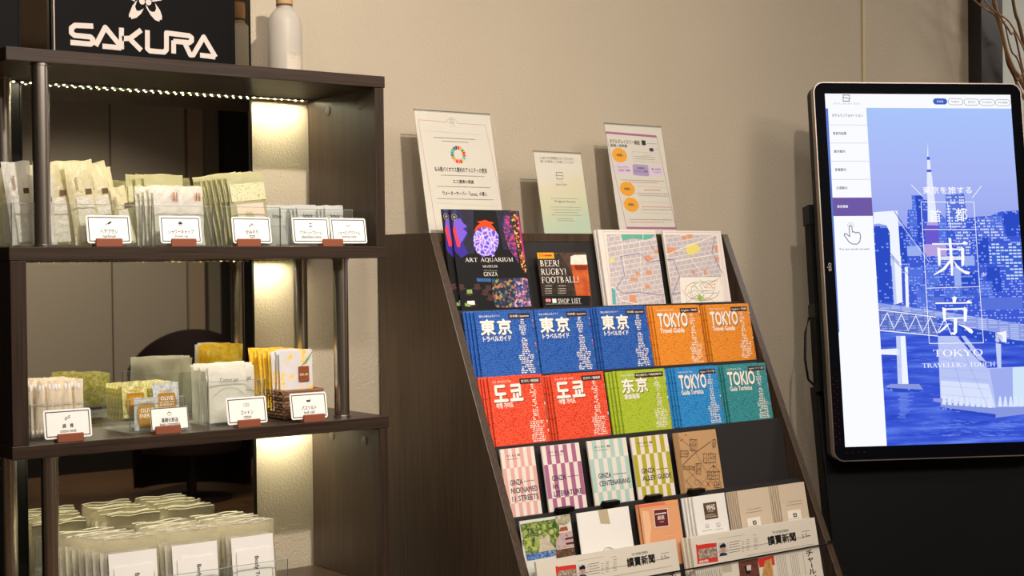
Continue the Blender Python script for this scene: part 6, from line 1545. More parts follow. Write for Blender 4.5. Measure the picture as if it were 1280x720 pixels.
for x in (1.93, 2.058, 2.183, 2.314):
    zz = LZ[3]; y = BY[4] + 0.026 + LEAN * (zz - LZ[4])
    b = MB().prism([(y + 0.004, zz - 0.001), (y - 0.016, zz - 0.001), (y - 0.018, zz + 0.009), (y - 0.004, zz + 0.010)], x, x + 0.04, 'x', 'kiosk_black')
    b.build('ledge_clip', rk, rk.location)['label'] = 'small black clip'

# ------------------------------------------------------------------ amenities on the shelf
def pouch(w, h, d, seed, mat, name, parent, nu=8, nv=12, wr=0.0012, slump=0.0, seal=0.006, off=(0, 0, 0)):
    rs = random.Random(seed); ph = [rs.uniform(0, 6.3) for _ in range(8)]; fx = [rs.uniform(2, 6) for _ in range(4)]
    def prof(u, v):
        a = max(0.0, 1 - abs(2 * u - 1) ** 3.0); bt_ = min(1.0, v * 5) ** 0.6; tp = max(0.0, min(1.0, (1 - v - seal / h) * 3.2)) ** 0.8
        return d / 2 * a ** 0.6 * bt_ * tp
    def wob(u, v): return wr * (sin(fx[0] * u * 2 + ph[0] + 3 * v) * cos(fx[1] * v * 3 + ph[1]) + 0.6 * sin(9 * v + ph[2] + 7 * u))
    def P(sg):
        def f(u, v):
            edge = min(1.0, 6 * min(u, 1 - u) + 0.15)
            x = (u - 0.5) * w * (1 - 0.03 * sin(pi * v)) + 0.6 * wr * sin(7 * v + ph[3]); z = h * v + (0.8 * wr * sin(8 * u + ph[4]) * (v > 0.85))
            y = sg * (prof(u, v) + 0.0003) + wob(u, v) * (0.5 + 0.5 * edge) + slump * sin(pi * v * 0.9 + 0.3) * v
            return (x + off[0], y + off[1], z + off[2])
        return f
    b = MB(); b.grid(P(-1), nu, nv, mat); b.grid(P(1), nu, nv, mat, flip=True)
    return b.build(name, parent)
def on_front(b_, w, h, d, items, y):   # small print on a pouch front
    for it in items:
        if it[0] == 'r': b_.rect(*it[1:5], it[5], y)
        else: b_.text(*it[1:6], it[6], y)
    return b_
def lean(a): return (-a, 0, 0)

def acrylic_box(label, x0, x1, y0, y1, z, hf, hb=None, dividers=()):
    t = thing('acrylic_box', label, 'box', ((x0 + x1) / 2, (y0 + y1) / 2, z + 0.0003), group='clear boxes on the shelf'); z += 0.0003; hb = hb or hf; k = 0.0018; o = t.location
    def pane(n, *a): MB().box(*a, 'acrylic').build(n, t, o)
    pane('front_panel', x0, x1, y0, y0 + k, z + 0.002, z + hf); pane('back_panel', x0, x1, y1 - k, y1, z + 0.002, z + hb)
    for x in (x0, x1 - k):
        pane('side_panel', x, x + k, y0 + k, y1 - k, z + 0.002, z + hf)
    pane('base_panel', x0, x1, y0, y1, z, z + 0.002)
    for x in (x0, x1 - k): MB().box(x - 0.0002, x + k * 0.7, y0 - 0.0004, y0 + 0.0004, z, z + hf, 'acrylic_corner').build('edge', t, o)
    MB().box(x0, x1, y0 - 0.0003, y0 + k + 0.0003, z + hf - 0.0002, z + hf + 0.0009, 'acrylic_edge').build('edge', t, o)
    return t
# name cards in wooden holders
plain('card_white', '#f6f3ee', 0.5); plain('card_ink', '#26262e', 0.5)
def holder(x, z, label, w=0.05, y=2.603, rot=0.0):
    t = thing('card_holder', label, 'card holder', (x, y, z + 0.0002), (0, 0, rot), 'wooden card holders on the shelf edges')
    MB().prism([(-0.001, 0), (-0.001, 0.0145), (0.003, 0.0155), (0.0045, 0.006), (0.006, 0.006), (0.009, 0.0145), (0.02, 0.011), (0.022, 0)], -w / 2, w / 2, 'x', 'block_wood').build('wooden_block', t, bevel=0.0008)
    return t
ICON = {}
def stroke_icon(b, kind, u, v, y):
    k = 0.0001
    def ln(pts, w=0.0007): b.line([(u + a * 0.001, v + c * 0.001) for a, c in pts], w, 'card_ink', y)
    if kind == 'hairbrush':
        ln([(-6, -3), (0, 1)], 0.0012); b.pr([(u + p[0] * .001, v + p[1] * .001) for p in [(-1, -1), (1, -1.5), (6, 2), (6.5, 4), (4, 4.5), (0, 2)]], 'dk', y)
    elif kind == 'cap':
        b.pr([(u + 4.2e-3 * cos(a * pi / 10), v + 1e-3 + 4e-3 * sin(a * pi / 10)) for a in range(-1, 12)], 'dk', y); ln([(-2.5, -1), (-1, -3), (1, -3), (2.5, -1)]); ln([(-3.4, 0.4), (3.4, 0.4)], 0.0009)
    elif kind == 'razor':
        ln([(-6, -3.5), (2, 1.2)], 0.0016); ln([(0.5, 3.5), (4.5, 0), (3.5, -1.5), (-0.2, 2.2), (0.5, 3.5)])
    elif kind == 'face':
        b.pr([(u + p[0] * .001, v + p[1] * .001) for p in [(-3, 1), (-2.5, 4.2), (0, 5), (2.5, 4), (2.8, 1.5), (1.5, 3), (-2, 2.6)]], 'dk', y); ln([(-2.6, 1), (-1.5, -1.5), (1, -1.5), (2.3, 1)]); ln([(-4, -4), (-1.5, -2.5), (1.5, -2.5), (4, -4)], 0.0012); ln([(4, 4), (5, 2.5), (4, 1)], 0.0005)
    elif kind == 'cream':
        ln([(-5, -2), (-4, 0), (-1, 1.5), (1.5, 1), (3, 2), (3.4, -2), (-5, -2)])
    elif kind == 'swab':
        for d in (1.6, -1.6): ln([(-4, -2 + d), (4, 2 + d)], 0.0009); ln([(-4.8, -2.4 + d), (-3, -1.5 + d)], 0.0018); ln([(3, 1.5 + d), (4.8, 2.4 + d)], 0.0018)
    elif kind == 'skin':
        ln([(3.2 * cos(a * pi / 8), 3.2 * sin(a * pi / 8)) for a in range(17)], 0.0005); ln([(-3.5, 2), (-1, 4), (1, 4), (3.5, 2)], 0.0009); ln([(-4.5, 0), (-3.3, -1)], 0.0005); ln([(4.5, 0), (3.3, -1)], 0.0005)
    elif kind == 'cotton':
        ln([(-6, -2), (-5, 3), (-1, 3), (0, -2), (-3, -3.4), (-6, -2)], 0.0006); ln([(0.5, -2.5), (0.5, 3), (5.5, 3), (5.5, -2.5), (0.5, -2.5)], 0.0006); ln([(3.6, 3), (3.6, -2.5)], 0.0005)
    elif kind == 'bath':
        b.pr([(u + p[0] * .001, v + p[1] * .001) for p in [(-5, 1), (5, 1), (4, -3), (-4, -3)]], 'dk', y); ln([(4.4, 1), (4.4, 4), (3, 4.4)], 0.0006)
def name_card(x, z, jp, en, icon, label, w=0.084, h=0.0525, y=2.6085, rot=0.0, tilt=0.17, rim=True):
    t = thing('name_card', label, 'card', (x, y + 0.0002, z + 0.0066), (-tilt, 0, rot), 'name cards along the shelf edges')
    b = MB(); q = []
    r = 0.0045 if rim else 0.001
    for cx, cz, a0 in ((w / 2 - r, r, -pi / 2), (w / 2 - r, h - r, 0), (-w / 2 + r, h - r, pi / 2), (-w / 2 + r, r, pi)):
        q += [(cx + r * cos(a0 + k * pi / 10), cz + r * sin(a0 + k * pi / 10)) for k in range(6)]
    b.prism(q, 0.0, 0.0009, 'y', 'card_white').build('card', t)
    p = MB(); m_ = 0.0042 if rim else 0.0012
    p.line([(-w / 2 + m_, m_), (w / 2 - m_, m_), (w / 2 - m_, h - m_), (-w / 2 + m_, h - m_), (-w / 2 + m_, m_)], 0.0017, 'card_ink', -0.0002)
    stroke_icon(p, icon, 0, h * 0.70, -0.0002)
    jw = min(0.0078 * len(jp) * 0.86, w * 0.62); p.text(jp, -jw / 2, h * 0.345, jw / 2, h * 0.345 + 0.0082, 'card_ink', -0.0002, 0.02)
    ew = min(0.0030 * len(en) * 0.9, w * 0.6); p.text(en, -ew / 2, h * 0.20, ew / 2, h * 0.20 + 0.0056, 'card_ink', -0.0002, 0.015)
    p.build('card_print', t)['label'] = 'dark frame, small drawing and two lines of lettering'
    return t
zu, zm, zl = SZ[1], SZ[2], SZ[3]
holder(1.040, zu, 'wooden card holder in front of the hairbrush box on the middle board'); name_card(1.043, zu, 'ヘアブラシ', 'hairbrush', 'hairbrush', 'white name card reading hairbrush, leftmost on the middle board')
holder(1.187, zu, 'wooden card holder in front of the shower cap bags'); name_card(1.185, zu, 'シャワーキャップ', 'shower cap', 'cap', 'white name card reading shower cap')
holder(1.323, zu, 'wooden card holder in front of the razor bags'); name_card(1.334, zu, 'かみそり', 'razor', 'razor', 'white name card reading razor')
holder(1.511, zu, 'wooden card holder carrying two name cards at the right end of the middle board', 0.046)
name_card(1.466, zu, 'アフターシェーブローション', 'aftershave lotion', 'face', 'white name card reading aftershave lotion')
name_card(1.5535, zu, 'シェービングクリーム', 'shaving cream', 'cream', 'white name card reading shaving cream, rightmost on the middle board')
holder(0.963, zm, 'wooden card holder in front of the cotton swabs', 0.048, 2.606); name_card(0.9615, zm, '綿　棒', 'cotton swab', 'swab', 'white name card reading cotton swab', 0.088, y=2.6115)
holder(1.150, zm, 'wooden card holder in front of the golden skincare sachets', 0.05, 2.604); name_card(1.157, zm, '基礎化粧品', 'basic cosmetics', 'skin', 'square-cornered name card reading basic cosmetics in front of golden sachets', 0.076, 0.043, 2.6095, rim=False)
holder(1.3175, zm, 'wooden card holder in front of the cotton set bags', 0.048, 2.602); name_card(1.3175, zm, 'コットン', 'cotton', 'cotton', 'white name card reading cotton', 0.086, y=2.6075)
holder(1.462, zm, 'wooden card holder in front of the woven basket', 0.048, 2.602); name_card(1.455, zm, 'バスソルト', 'bath salt', 'bath', 'white name card reading bath salt in front of the woven basket', 0.083, y=2.6075)

# --- middle board: clear boxes with bags
ZB = zu + 0.0037
acrylic_box('widest clear box on the middle board, holding hairbrush bags', 0.872, 1.119, 2.637, 2.80, zu, 0.078)
acrylic_box('clear box on the middle board holding white shower cap bags', 1.136, 1.263, 2.637, 2.80, zu, 0.078)
acrylic_box('clear box on the middle board holding greenish razor bags', 1.285, 1.410, 2.637, 2.80, zu, 0.078)
acrylic_box('clear box at right end of the middle board holding grey lotion sachets', 1.4135, 1.583, 2.645, 2.80, zu, 0.076)
def brush_bag(x, y, seed, w, h, la, rot, label, mat='film_cream', side=0.0):
    t = thing('hairbrush_bag', label, 'bag', (x, y, ZB + w / 2 * abs(sin(side))), (-la, side, rot), 'wrapped hairbrushes in the clear box')
    pouch(w, h, 0.016, seed, mat, 'wrapper', t, 8, 14, 0.0016)
    b = MB()
    b.grid(lambda u, v: ((u - 0.5) * w * 0.60, -0.0098 + 0.0012 * sin(6 * u), 0.004 + v * h * 0.55), 4, 4, 'film_white').build('paper_sleeve', t)
    MB().rect(0.004, h * 0.60, 0.0155, h * 0.60 + 0.010, 'brn', -0.0112).rect(-0.012, h * 0.66, -0.0085, h * 0.82, 'taup', -0.0105).build('brown_mark', t)
    return t
hb = [(0.9105, 2.671, 0.052, 0.152, 0.10, 'white wrapped hairbrush bag at far left of the clear box'), (0.937, 2.651, 0.045, 0.128, 0.10, 'short white hairbrush bag beside the chrome post'),
      (0.975, 2.671, 0.05, 0.150, 0.10, 'cream hairbrush bag just right of the chrome post'), (0.9985, 2.691, 0.05, 0.156, 0.10, 'cream hairbrush bag standing second right of the chrome post'), (1.020, 2.651, 0.052, 0.152, 0.10, 'cream hairbrush bag directly behind the hairbrush card'),
      (1.048, 2.711, 0.056, 0.160, 0.10, 'tallest cream hairbrush bag near the middle of its box'), (1.066, 2.671, 0.048, 0.155, 0.10, 'cream hairbrush bag right of the tallest one'), (1.088, 2.691, 0.046, 0.140, 0.10, 'cream hairbrush bag at right end of its box'), (1.096, 2.651, 0.03, 0.110, 0.10, 'slim low hairbrush bag at right end of its box')]
for i, (x, y, w, h, la, lb_) in enumerate(hb): brush_bag(x, y, 20 + i, w, h, la, random.uniform(-0.06, 0.06), lb_, 'film_white' if i < 2 else 'film_cream', [-0.09, -0.03, -0.06, -0.13, -0.10, -0.13, -0.16, -0.20, -0.16][i])
for i in range(5): brush_bag(0.905 + i * 0.044, 2.742 + 0.020 * (i % 2), 60 + i, 0.05, 0.148 + 0.006 * (i % 3), 0.10, random.uniform(-0.06, 0.06), ['first', 'second', 'third', 'fourth', 'fifth'][i] + ' hairbrush bag from the left in the back row of the box')
def cap_bag(x, y, seed, label, front):
    t = thing('shower_cap_bag', label, 'bag', (x, y, ZB), lean(0.10), 'shower cap bags'); pouch(0.056, 0.116 - 0.004 * (seed % 3), 0.011, seed, 'film_white', 'wrapper', t)
    if front:
        b = MB()
        for k in range(5): b.rect(0.008 + k * 0.0028, 0.086, 0.0095 + k * 0.0028, 0.102, 'brn' if k % 2 else 'morg', -0.0072)
        b.build('gold_mark', t)
    return t
for c, x in ((0, 1.1835), (1, 1.2305)):
    for k in range(5): cap_bag(x - 0.0035 * k, 2.662 + 0.0135 * k, 80 + 7 * c + k, 'white shower cap bag, %s in the %s row of its box' % (ORD[k], 'right-hand' if c else 'left-hand'), k == 0)
m, nt, N, L, b = new_mat('razor_band')
v = coords(nt, (1, 1, 1)); vo = N.new('ShaderNodeTexVoronoi'); vo.inputs['Scale'].default_value = 240; L.new(v, vo.inputs[0])
L.new(mixc(nt, mathn(nt, 'LESS_THAN', vo.outputs['Distance'], 0.24), lin('#d2cfa4'), lin('#7d8266')), b.inputs['Base Color']); b.inputs['Roughness'].default_value = 0.5
plain('razor_pink', '#dcc7b2', 0.5)
def razor_bag(x, y, seed, label, rot, la, side=0.0):
    t = thing('razor_bag', label, 'bag', (x, y, ZB + 0.041 * abs(sin(side))), (-la, side, rot), 'razor bags'); w, h = 0.082, 0.142
    pouch(w, h, 0.012, seed, 'film_green', 'wrapper', t)
    MB().grid(lambda u, v: ((u - 0.5) * w * 0.93, -0.0070 + 0.0014 * (2 * u - 1) ** 2 + 0.003 * max(0, v - 0.5), h * 0.60 + v * h * 0.25), 6, 3, 'razor_band').build('leaf_band', t)['label'] = 'band of small grey-green leaves'
    MB().grid(lambda u, v: ((u - 0.5) * w * 0.72, -0.0072 + 0.0012 * (2 * u - 1) ** 2, 0.008 + v * h * 0.5), 6, 3, 'razor_pink').build('razor_card', t)
    return t
for k in range(8): razor_bag(1.364 - min(0.002 * k, 0.010), 2.662 + 0.0165 * k, 110 + k, 'greenish razor bag with leaf pattern, %s of the row behind the razor card' % ORD[k], 0.0, 0.09, -0.10 - min(0.012 * k, 0.06))
for k in range(3): razor_bag(1.212 - 0.012 * k, 2.745 + 0.0175 * k, 130 + k, 'razor bag behind the shower cap bags, %s of three' % ORD[k], 0.0, 0.03)
def lotion(x, y, label):
    t = thing('lotion_sachet', label, 'sachet', (x, y, ZB), lean(0.08), 'grey lotion sachets')
    pouch(0.043, 0.083, 0.006, int(x * 999 + y * 777), 'film_silver', 'sachet_body', t, 6, 8, 0.0006)
    MB().text('Schick', -0.011, 0.0565, 0.011, 0.0645, 'dk', -0.0040, 0.01).rect(-0.021, 0.068, 0.021, 0.0685, 'gy', -0.0036).rect(-0.021, 0.050, 0.021, 0.0503, 'gy', -0.0042).build('sachet_print', t)
for c, x in ((0, 1.487), (1, 1.551)):
    for k in range(7): lotion(x - 0.0015 * (k % 3), 2.662 + 0.012 * k, 'silver grey sachet, %s in the %s row behind the shaving cards' % (ORD[k], 'right-hand' if c else 'left-hand'))
for k in range(4): lotion(1.437, 2.70 + 0.02 * k, 'silver grey sachet, %s at the left end of the lotion box' % ORD[k])

# --- lower board: swabs, skincare sachets, cotton sets, bath salts
ZM = zm + 0.0037
acrylic_box('tall clear box full of wrapped cotton swabs at left end of the lower board', 0.914, 1.018, 2.676, 2.79, zm, 0.064)
proto = None
for r in range(5):
    for c in range(13):
        x = 0.9215 + c * 0.0074 + random.uniform(-0.0012, 0.0012); y = 2.684 + r * 0.021; loc = (x, y, ZM); ro = (-0.03 + random.uniform(-0.02, 0.02), random.uniform(-0.05, 0.05), random.uniform(-0.9, 0.9))
        if proto is None:
            proto = thing('cotton_swab_packet', 'white wrapped cotton swab standing packed among others in the clear box', 'cotton swab', loc, ro, 'wrapped cotton swabs in the clear box')
            pouch(0.012, 0.1035, 0.005, 5, 'film_swab', 'wrapper', proto, 4, 10, 0.0007, seal=0.003)
            MB().tube([(0, 0, 0.006), (0, 0, 0.088)], 0.0012, 'cream', 6).build('stick', proto)
            tp = MB(); tp.lathe([(0.0012, 0), (0.0028, 0.003), (0.003, 0.008), (0.0024, 0.012), (0.0008, 0.014)], 'towel_white', 10, (0, 0, 0.083)).build('cotton_tip', proto)
            MB().lathe([(0.0008, 0), (0.0026, 0.003), (0.003, 0.008), (0.0012, 0.013)], 'towel_white', 10, (0, 0, 0.004)).build('cotton_tip', proto)
        else: dup(proto, loc, ro)
acrylic_box('low clear box of golden skincare sachets on the lower board', 1.093, 1.205, 2.650, 2.79, zm, 0.064)
m = plain('foil_gold', '#b98a35', 0.35, 0.45); m = plain('foil_olive', '#b9b66a', 0.3, 0.4); blobs('foil_pale', [(0.3, '#8f8a34'), (0.5, '#c6be6c'), (0.68, '#efe8c4')], 130); blobs('foil_grey', [(0.3, '#80868a'), (0.5, '#b4b8b8'), (0.7, '#d4d4d0')], 140)
def sachet(x, y, z, kind, label, w=0.056, h=0.070, la=0.14, rot=0.0):
    t = thing('skincare_sachet', label, 'sachet', (x, y, z), (-la, 0, rot), 'golden skincare sachets'); base = 'foil_grey' if kind == 'grey' else 'foil_pale'
    pouch(w, h, 0.005, int(x * 3000 + y * 1000), base, 'sachet_body', t, 6, 8, 0.0007)
    y_ = -0.0042
    MB().pr([(-0.016, 0.006), (0.016, 0.006), (0.020, 0.03), (0.016, 0.048), (-0.016, 0.048), (-0.020, 0.03)], 'foil_gold', y_).text('Beauty', -0.012, 0.0505, 0.012, 0.0555, 'gold', y_).text('OLIVE', -0.013, 0.034, 0.013, 0.0415, 'badge' if kind != 'grey' else 'cream', y_ - 0.0002, 0.01).text('ENERGY', -0.015, 0.024, 0.015, 0.0315, 'badge' if kind != 'grey' else 'cream', y_ - 0.0002, 0.01).build('sachet_print', t)['label'] = 'gold patch with lettering'
sachet(1.133, 2.664, ZM, 'grey', 'olive gold sachet low at the front of its clear box', 0.05, 0.062, 0.06); 
for k in range(6): sachet(1.122 - 0.0005 * k, 2.690 + 0.0145 * k, ZM + (0.022 if k == 0 else 0.016), 'olive', 'pale olive skincare sachet, %s in the left row of its box' % ORD[k], 0.052, 0.070, 0.10)
for k in range(6): sachet(1.176 - 0.0005 * k, 2.668 + 0.0165 * k, ZM + 0.02, 'grey' if k == 0 else 'olive', 'skincare sachet with gold patch, %s in the right row of its box' % ORD[k], 0.054, 0.068, 0.10)
acrylic_box('clear box of white cotton set bags on the lower board', 1.263, 1.389, 2.672, 2.79, zm, 0.086)
def cotton(x, y, seed, front, label, w=0.082, h=0.115, z=None):
    t = thing('cotton_set_bag', label, 'bag', (x, y, z or ZM), (-0.06, 0, 0.04 * sin(seed * 2.3)), 'white cotton set bags'); pouch(w, h - 0.003 * (seed % 3), 0.010, seed, 'film_cotton', 'wrapper', t, 8, 10, 0.0008)
    if front:
        MB().text('Cotton set', -0.020, h * 0.70, 0.020, h * 0.70 + 0.0085, 'dk', -0.0092).build('bag_print', t)
        MB().line([(-w * 0.42, h * 0.46), (-w * 0.2, h * 0.58), (0, h * 0.61), (w * 0.2, h * 0.58), (w * 0.42, h * 0.46)], 0.0009, 'gy', -0.0088).build('pad_outline', t)
for k in range(8): cotton(1.314, 2.684 + 0.0115 * k, 150 + k, k == 0, 'white cotton set bag, %s in the left row of its box' % ORD[k])
for k in range(6): cotton(1.352, 2.703 + 0.0115 * k, 170 + k, k == 0, 'white cotton set bag, %s in the right row of its box' % ORD[k], 0.064, 0.116)
# woven basket
plain('wicker', '#8a664c', 0.7); plain('wicker_dark', '#5b4030', 0.75)
bx0, bx1, by0, by1 = 1.4265, 1.516, 2.664, 2.80
bk = thing('woven_basket', 'small brown woven basket holding bath salt pouches at right end of the lower board', 'basket', ((bx0 + bx1) / 2, (by0 + by1) / 2, zm + 0.0003))
hx, hy = (bx1 - bx0) / 2, (by1 - by0) / 2
def ringp(z, amp, ph, n=52, ex=0.0):
    q = []
    for k in range(n + 1):
        s_ = k / n * 4; e_ = int(s_) % 4; f = s_ - int(s_); a = amp * sin(2 * pi * k * 0.5 + ph)
        g = 0.92 + 0.08 * z / 0.056; X, Y = (hx + ex) * g, (hy + ex) * g
        p = [(-X + 2 * X * f, -Y - a), (X + a, -Y + 2 * Y * f), (X - 2 * X * f, Y + a), (-X - a, Y - 2 * Y * f)][e_]; q.append((p[0], p[1], z))
    return q
bd = MB()
for r in range(9): bd.tube(ringp(0.004 + r * 0.0062, 0.0016, pi / 2 + (pi if r % 2 else 0)), 0.0036, 'wicker' if r % 3 else 'wicker_dark', 6)
bd.box(-hx * 0.9, hx * 0.9, -hy * 0.9, hy * 0.9, 0.0, 0.003, 'wicker_dark')
bd.build('woven_body', bk)
rm = MB()
rm.tube(ringp(0.058, 0.0008, 0.3), 0.0036, 'wicker', 8); rm.build('rim', bk)
bp = MB()
for k in range(0, 52, 4):
    p = ringp(0.03, 0, 0)[k]; bp.tube([(p[0] * 0.93, p[1] * 0.95, 0.002), (p[0], p[1], 0.058)], 0.0022, 'wicker_dark', 6)
bp.build('stakes', bk)
blobs('bath_print', [(0.30, '#f0b428'), (0.42, '#f6cf70'), (0.5, '#d8d6da'), (0.66, '#dcdadf'), (0.74, '#f2c040')], 38, 'noise', 0.4); plain('bath_brown', '#8a4a2a', 0.5); blobs('bath_gold', [(0.3, '#c89a18'), (0.5, '#e6bf3c'), (0.7, '#f0dc90')], 60, 'noise', 0.3)
def bath(x, y, k, label):
    t = thing('bath_salt_pouch', label, 'pouch', (x, y, zm + 0.018 + 0.003 * (k % 3 == 1)), (-0.05, 0.035 * sin(k * 1.9), 0.0 if k else 0.05), 'bath salt pouches')
    pouch(0.080, 0.122, 0.007, 200 + k, 'bath_print' if k < 3 else 'bath_gold', 'pouch_body', t, 8, 10, 0.0008, seal=0.004)
    if k < 2:
        MB().rect(0.002, 0.058, 0.027, 0.089, 'bath_brown', -0.0062).text('bath salt', 0.005, 0.070, 0.024, 0.0755, 'cream', -0.0064).build('brown_label', t)
        MB().ops([('g', 'dk', 1, -18, 40.5, 30, 3.0)], -0.0062).build('pouch_print', t)
        lf = MB()
        for j in range(5): lf.pr([(0.014 + j * 0.005, 0.094 + j * 0.005), (0.022 + j * 0.004, 0.096 + j * 0.005), (0.026 + j * 0.003, 0.102 + j * 0.0035), (0.018 + j * 0.004, 0.100 + j * 0.0045)], 'ph_tree2' if False else 'aqgn', -0.0062)
        lf.line([(0.008, 0.088), (0.024, 0.104), (0.036, 0.118)], 0.001, 'ph_rf', -0.0061); lf.build('leaf_print', t)
for k in range(11): bath(1.468 - 0.0013 * k - (0.002 if k else 0), 2.682 + 0.0105 * k, k, 'yellow and white bath salt pouch, %s in the woven basket' % ORD[k])

# --- bottom board: body towels in three columns
ZT = zl + 0.0037
for x0, x1, nme in ((0.985, 1.1555, 'left'), (1.157, 1.2835, 'middle'), (1.285, 1.412, 'right')): acrylic_box('clear box of wrapped body towels, %s of three on the bottom board in view' % nme, x0, x1, 2.628, 2.868, zl, 0.078)
plain('seal_white', '#d9d5c6', 0.35)
def towel(x, y, k, c, label, h):
    t = thing('towel_bag', label, 'towel bag', (x, y, ZT), (-0.10 - 0.004 * k, 0, random.uniform(-0.03, 0.03)), 'wrapped body towels'); w = 0.109 if c else 0.111
    pouch(w, h, 0.013, 300 + 20 * c + k, 'film_clear', 'wrapper', t, 10, 14, 0.0014, seal=0.012); MB().tube([((u / 10 - 0.5) * w * 0.98, 0.0022 * sin(u * 1.3 + k * 2.1 + c), h + 0.0012 * sin(u * 0.9 + k)) for u in range(11)], 0.0011, 'seal_white', 6).build('seal', t)
    b = MB(); rs = random.Random(c * 31 + k)
    b.grid(lambda u, v: ((u - 0.5) * w * 0.86, -0.006 + 0.0012 * sin(9 * u + k) - 0.0014 * (1 - (2 * u - 1) ** 2), 0.004 + v * h * 0.80), 8, 8, 'towel_white'); b.grid(lambda u, v: ((u - 0.5) * w * 0.86, 0.006, 0.004 + v * h * 0.80), 2, 2, 'towel_white', flip=True)
    b.build('towel', t); 
    MB().grid(lambda u, v: ((u - 0.5) * w * 0.7, -0.0104 + 0.0016 * (2 * u - 1) ** 2, 0.006 + v * h * 0.62), 6, 2, 'card_white').build('paper_slip', t)
    if k == 0:
        tv, tf, tb = text_mesh('Body Towel', 0); s_ = 0.062 / (tb[2] - tb[0]); b2 = MB()
        b2.add([(-0.002 + (p[1] - tb[1]) * s_ * 0.95, -0.0118, h * 0.56 - (p[0] - tb[0]) * s_) for p in tv], tf, 'dk')
        b2.build('slip_print', t)['label'] = 'lettering running down the slip'
for c, (x, nme) in enumerate(((1.094, 'left'), (1.2205, 'middle'), (1.348, 'right'))):
    for k in range(8): towel(x - (0.005 * k if c == 0 else 0) + random.uniform(-0.003, 0.003), 2.648 + 0.0235 * k, k, c, 'clear wrapped white body towel, %s in the %s column of the bottom board' % (ORD[k], nme), 0.152 - 0.001 * (k % 3) - (0.004 if k > 4 else 0))

# ------------------------------------------------------------------ printed matter in the rack
plain('paper_edge', '#e4ddd0', 0.7)
def leaflet(name, cat, label, row, x, w, h, hid, mat, thick=0.003, dy=0.0, rot=0.0, group=None, prints=None, cover='cover', pages=True, dx=0.0, vmax=None):
    # stands in a pocket: 'h' shows above the pocket edge, 'hid' is inside the pocket
    yb = BY[row] + dy; z0 = LZ[row] - hid * math.cos(LA); y0 = yb - hid * math.sin(LA)
    t = thing(name, label, cat, (x + dx, y0, z0), (-LA, 0, rot), group)
    MB().box(0, w, 0, 0.0004, 0, h + hid, mat).box(0, 0.0006, 0.0004, thick, 0, h + hid, mat).build(cover, t)
    if pages: MB().box(0.0008, w - 0.0006, 0.0004, thick, 0.0004, h + hid - 0.0008, 'paper_edge').build('pages', t)
    if prints: 
        b = MB().ops(prints, -0.0002, dv=hid, w=w, h=h, vmin=-hid)
        b.build('cover_print', t)
    return t
# --- guidebooks with dotted covers and a tower made of dashes
plain('tag_brown', '#3a2420', 0.5)
def guide_print(hid, w, h, head, big, sub, tagt, colour, latin, seed):
    b = MB(); y = -0.0002; rs = random.Random(seed); H = hid
    b.text(head, w * 0.07, H + h * 0.905, w * 0.42, H + h * 0.94, 'wt', y)
    x0 = 0.57 if len(tagt) < 17 else 0.36
    b.rect(w * x0, H + h * 0.868, w * 0.955, H + h * 0.95, 'tag_brown', y).text(tagt, w * (x0 + 0.03), H + h * 0.888, w * 0.93, H + h * 0.93, 'wt', y - 0.0001, 0.01)
    u1 = 0.70 if latin else 0.585
    for ch, a0, a1 in ([(big, 0.075, u1)] if latin else [(big[0], 0.07, 0.315), (big[1], 0.365, 0.595)]):
        b.text(ch, w * (a0 + 0.009), H + h * 0.622, w * (a1 + 0.009), H + h * 0.857, 'dk', y - 0.0001, 0.03); b.text(ch, w * a0, H + h * 0.635, w * a1, H + h * 0.868, 'wt', y - 0.0002, 0.035)
    b.text(sub, w * 0.09, H + h * 0.535, w * (0.60 if latin else (0.57 if len(sub) > 6 else 0.40)), H + h * 0.615, 'wt', y - 0.0002, 0.03)
    z = h * 0.86; i = 0
    while z > 0.003 - hid * 0.0:
        f = 1 - z / (h * 0.86)
        wd = 0.06 if f < 0.1 else 0.12 if f < 0.2 else 0.075 if f < 0.36 else 0.10 if f < 0.56 else 0.14 if f < 0.62 else 0.26 if f < 0.74 else 0.21 if f < 0.86 else 0.25
        x = (0.80 - wd / 2) * w; xe = (0.80 + wd / 2) * w
        x += rs.uniform(-0.01, 0.01) * w
        while x < xe:
            l = rs.uniform(0.02, 0.06) * w; e_ = min(x + l, min(xe, w * 0.985))
            if e_ > x and rs.random() < 0.9: b.rect(x, H + z - 0.0022, e_, H + z, 'cream' if rs.random() < 0.85 else 'lil', y)
            x = e_ + 0.014 * w
            if e_ >= w * 0.985: break
        z -= 0.0042
    for k in range(20):
        b.rect(w * 0.982, H + h * (0.86 - k * 0.045), w - 0.0004, H + h * (0.895 - k * 0.045), ['red', 'wt', 's_bl', 's_gn', 'pk'][rs.randrange(5)], y) if rs.random() < 0.6 else None
    return b
GUIDES = dict(
 blue=('guide_blue', '東京の観光公式ガイド', '東京', 'トラベルガイド', '日本語 / Japanese', False, 'blue Japanese-language'), orange=('guide_orange', 'The Official Tokyo Travel Guide', 'TOKYO', 'Travel Guide', 'English / 英語', True, 'orange English-language'),
 red=('guide_red', '도쿄 관광 공식 가이드', '도쿄', '여행 가이드', '한국어 / 韓国語', False, 'red Korean-language'), green=('guide_green', '东京旅游官方指南', '东京', '旅游指南', '中文(简体字) / 中国語(簡体字)', False, 'lime green Chinese-language'),
 cyan=('guide_cyan', 'Guida Ufficiale di Tokyo', 'TOKYO', 'Guida Turistica', 'Italiano / イタリア語', True, 'bright blue Italian-language'), teal=('guide_teal', 'Guía Oficial de Tokio', 'TOKIO', 'Guía Turística', 'Español / スペイン語', True, 'teal Spanish-language'))
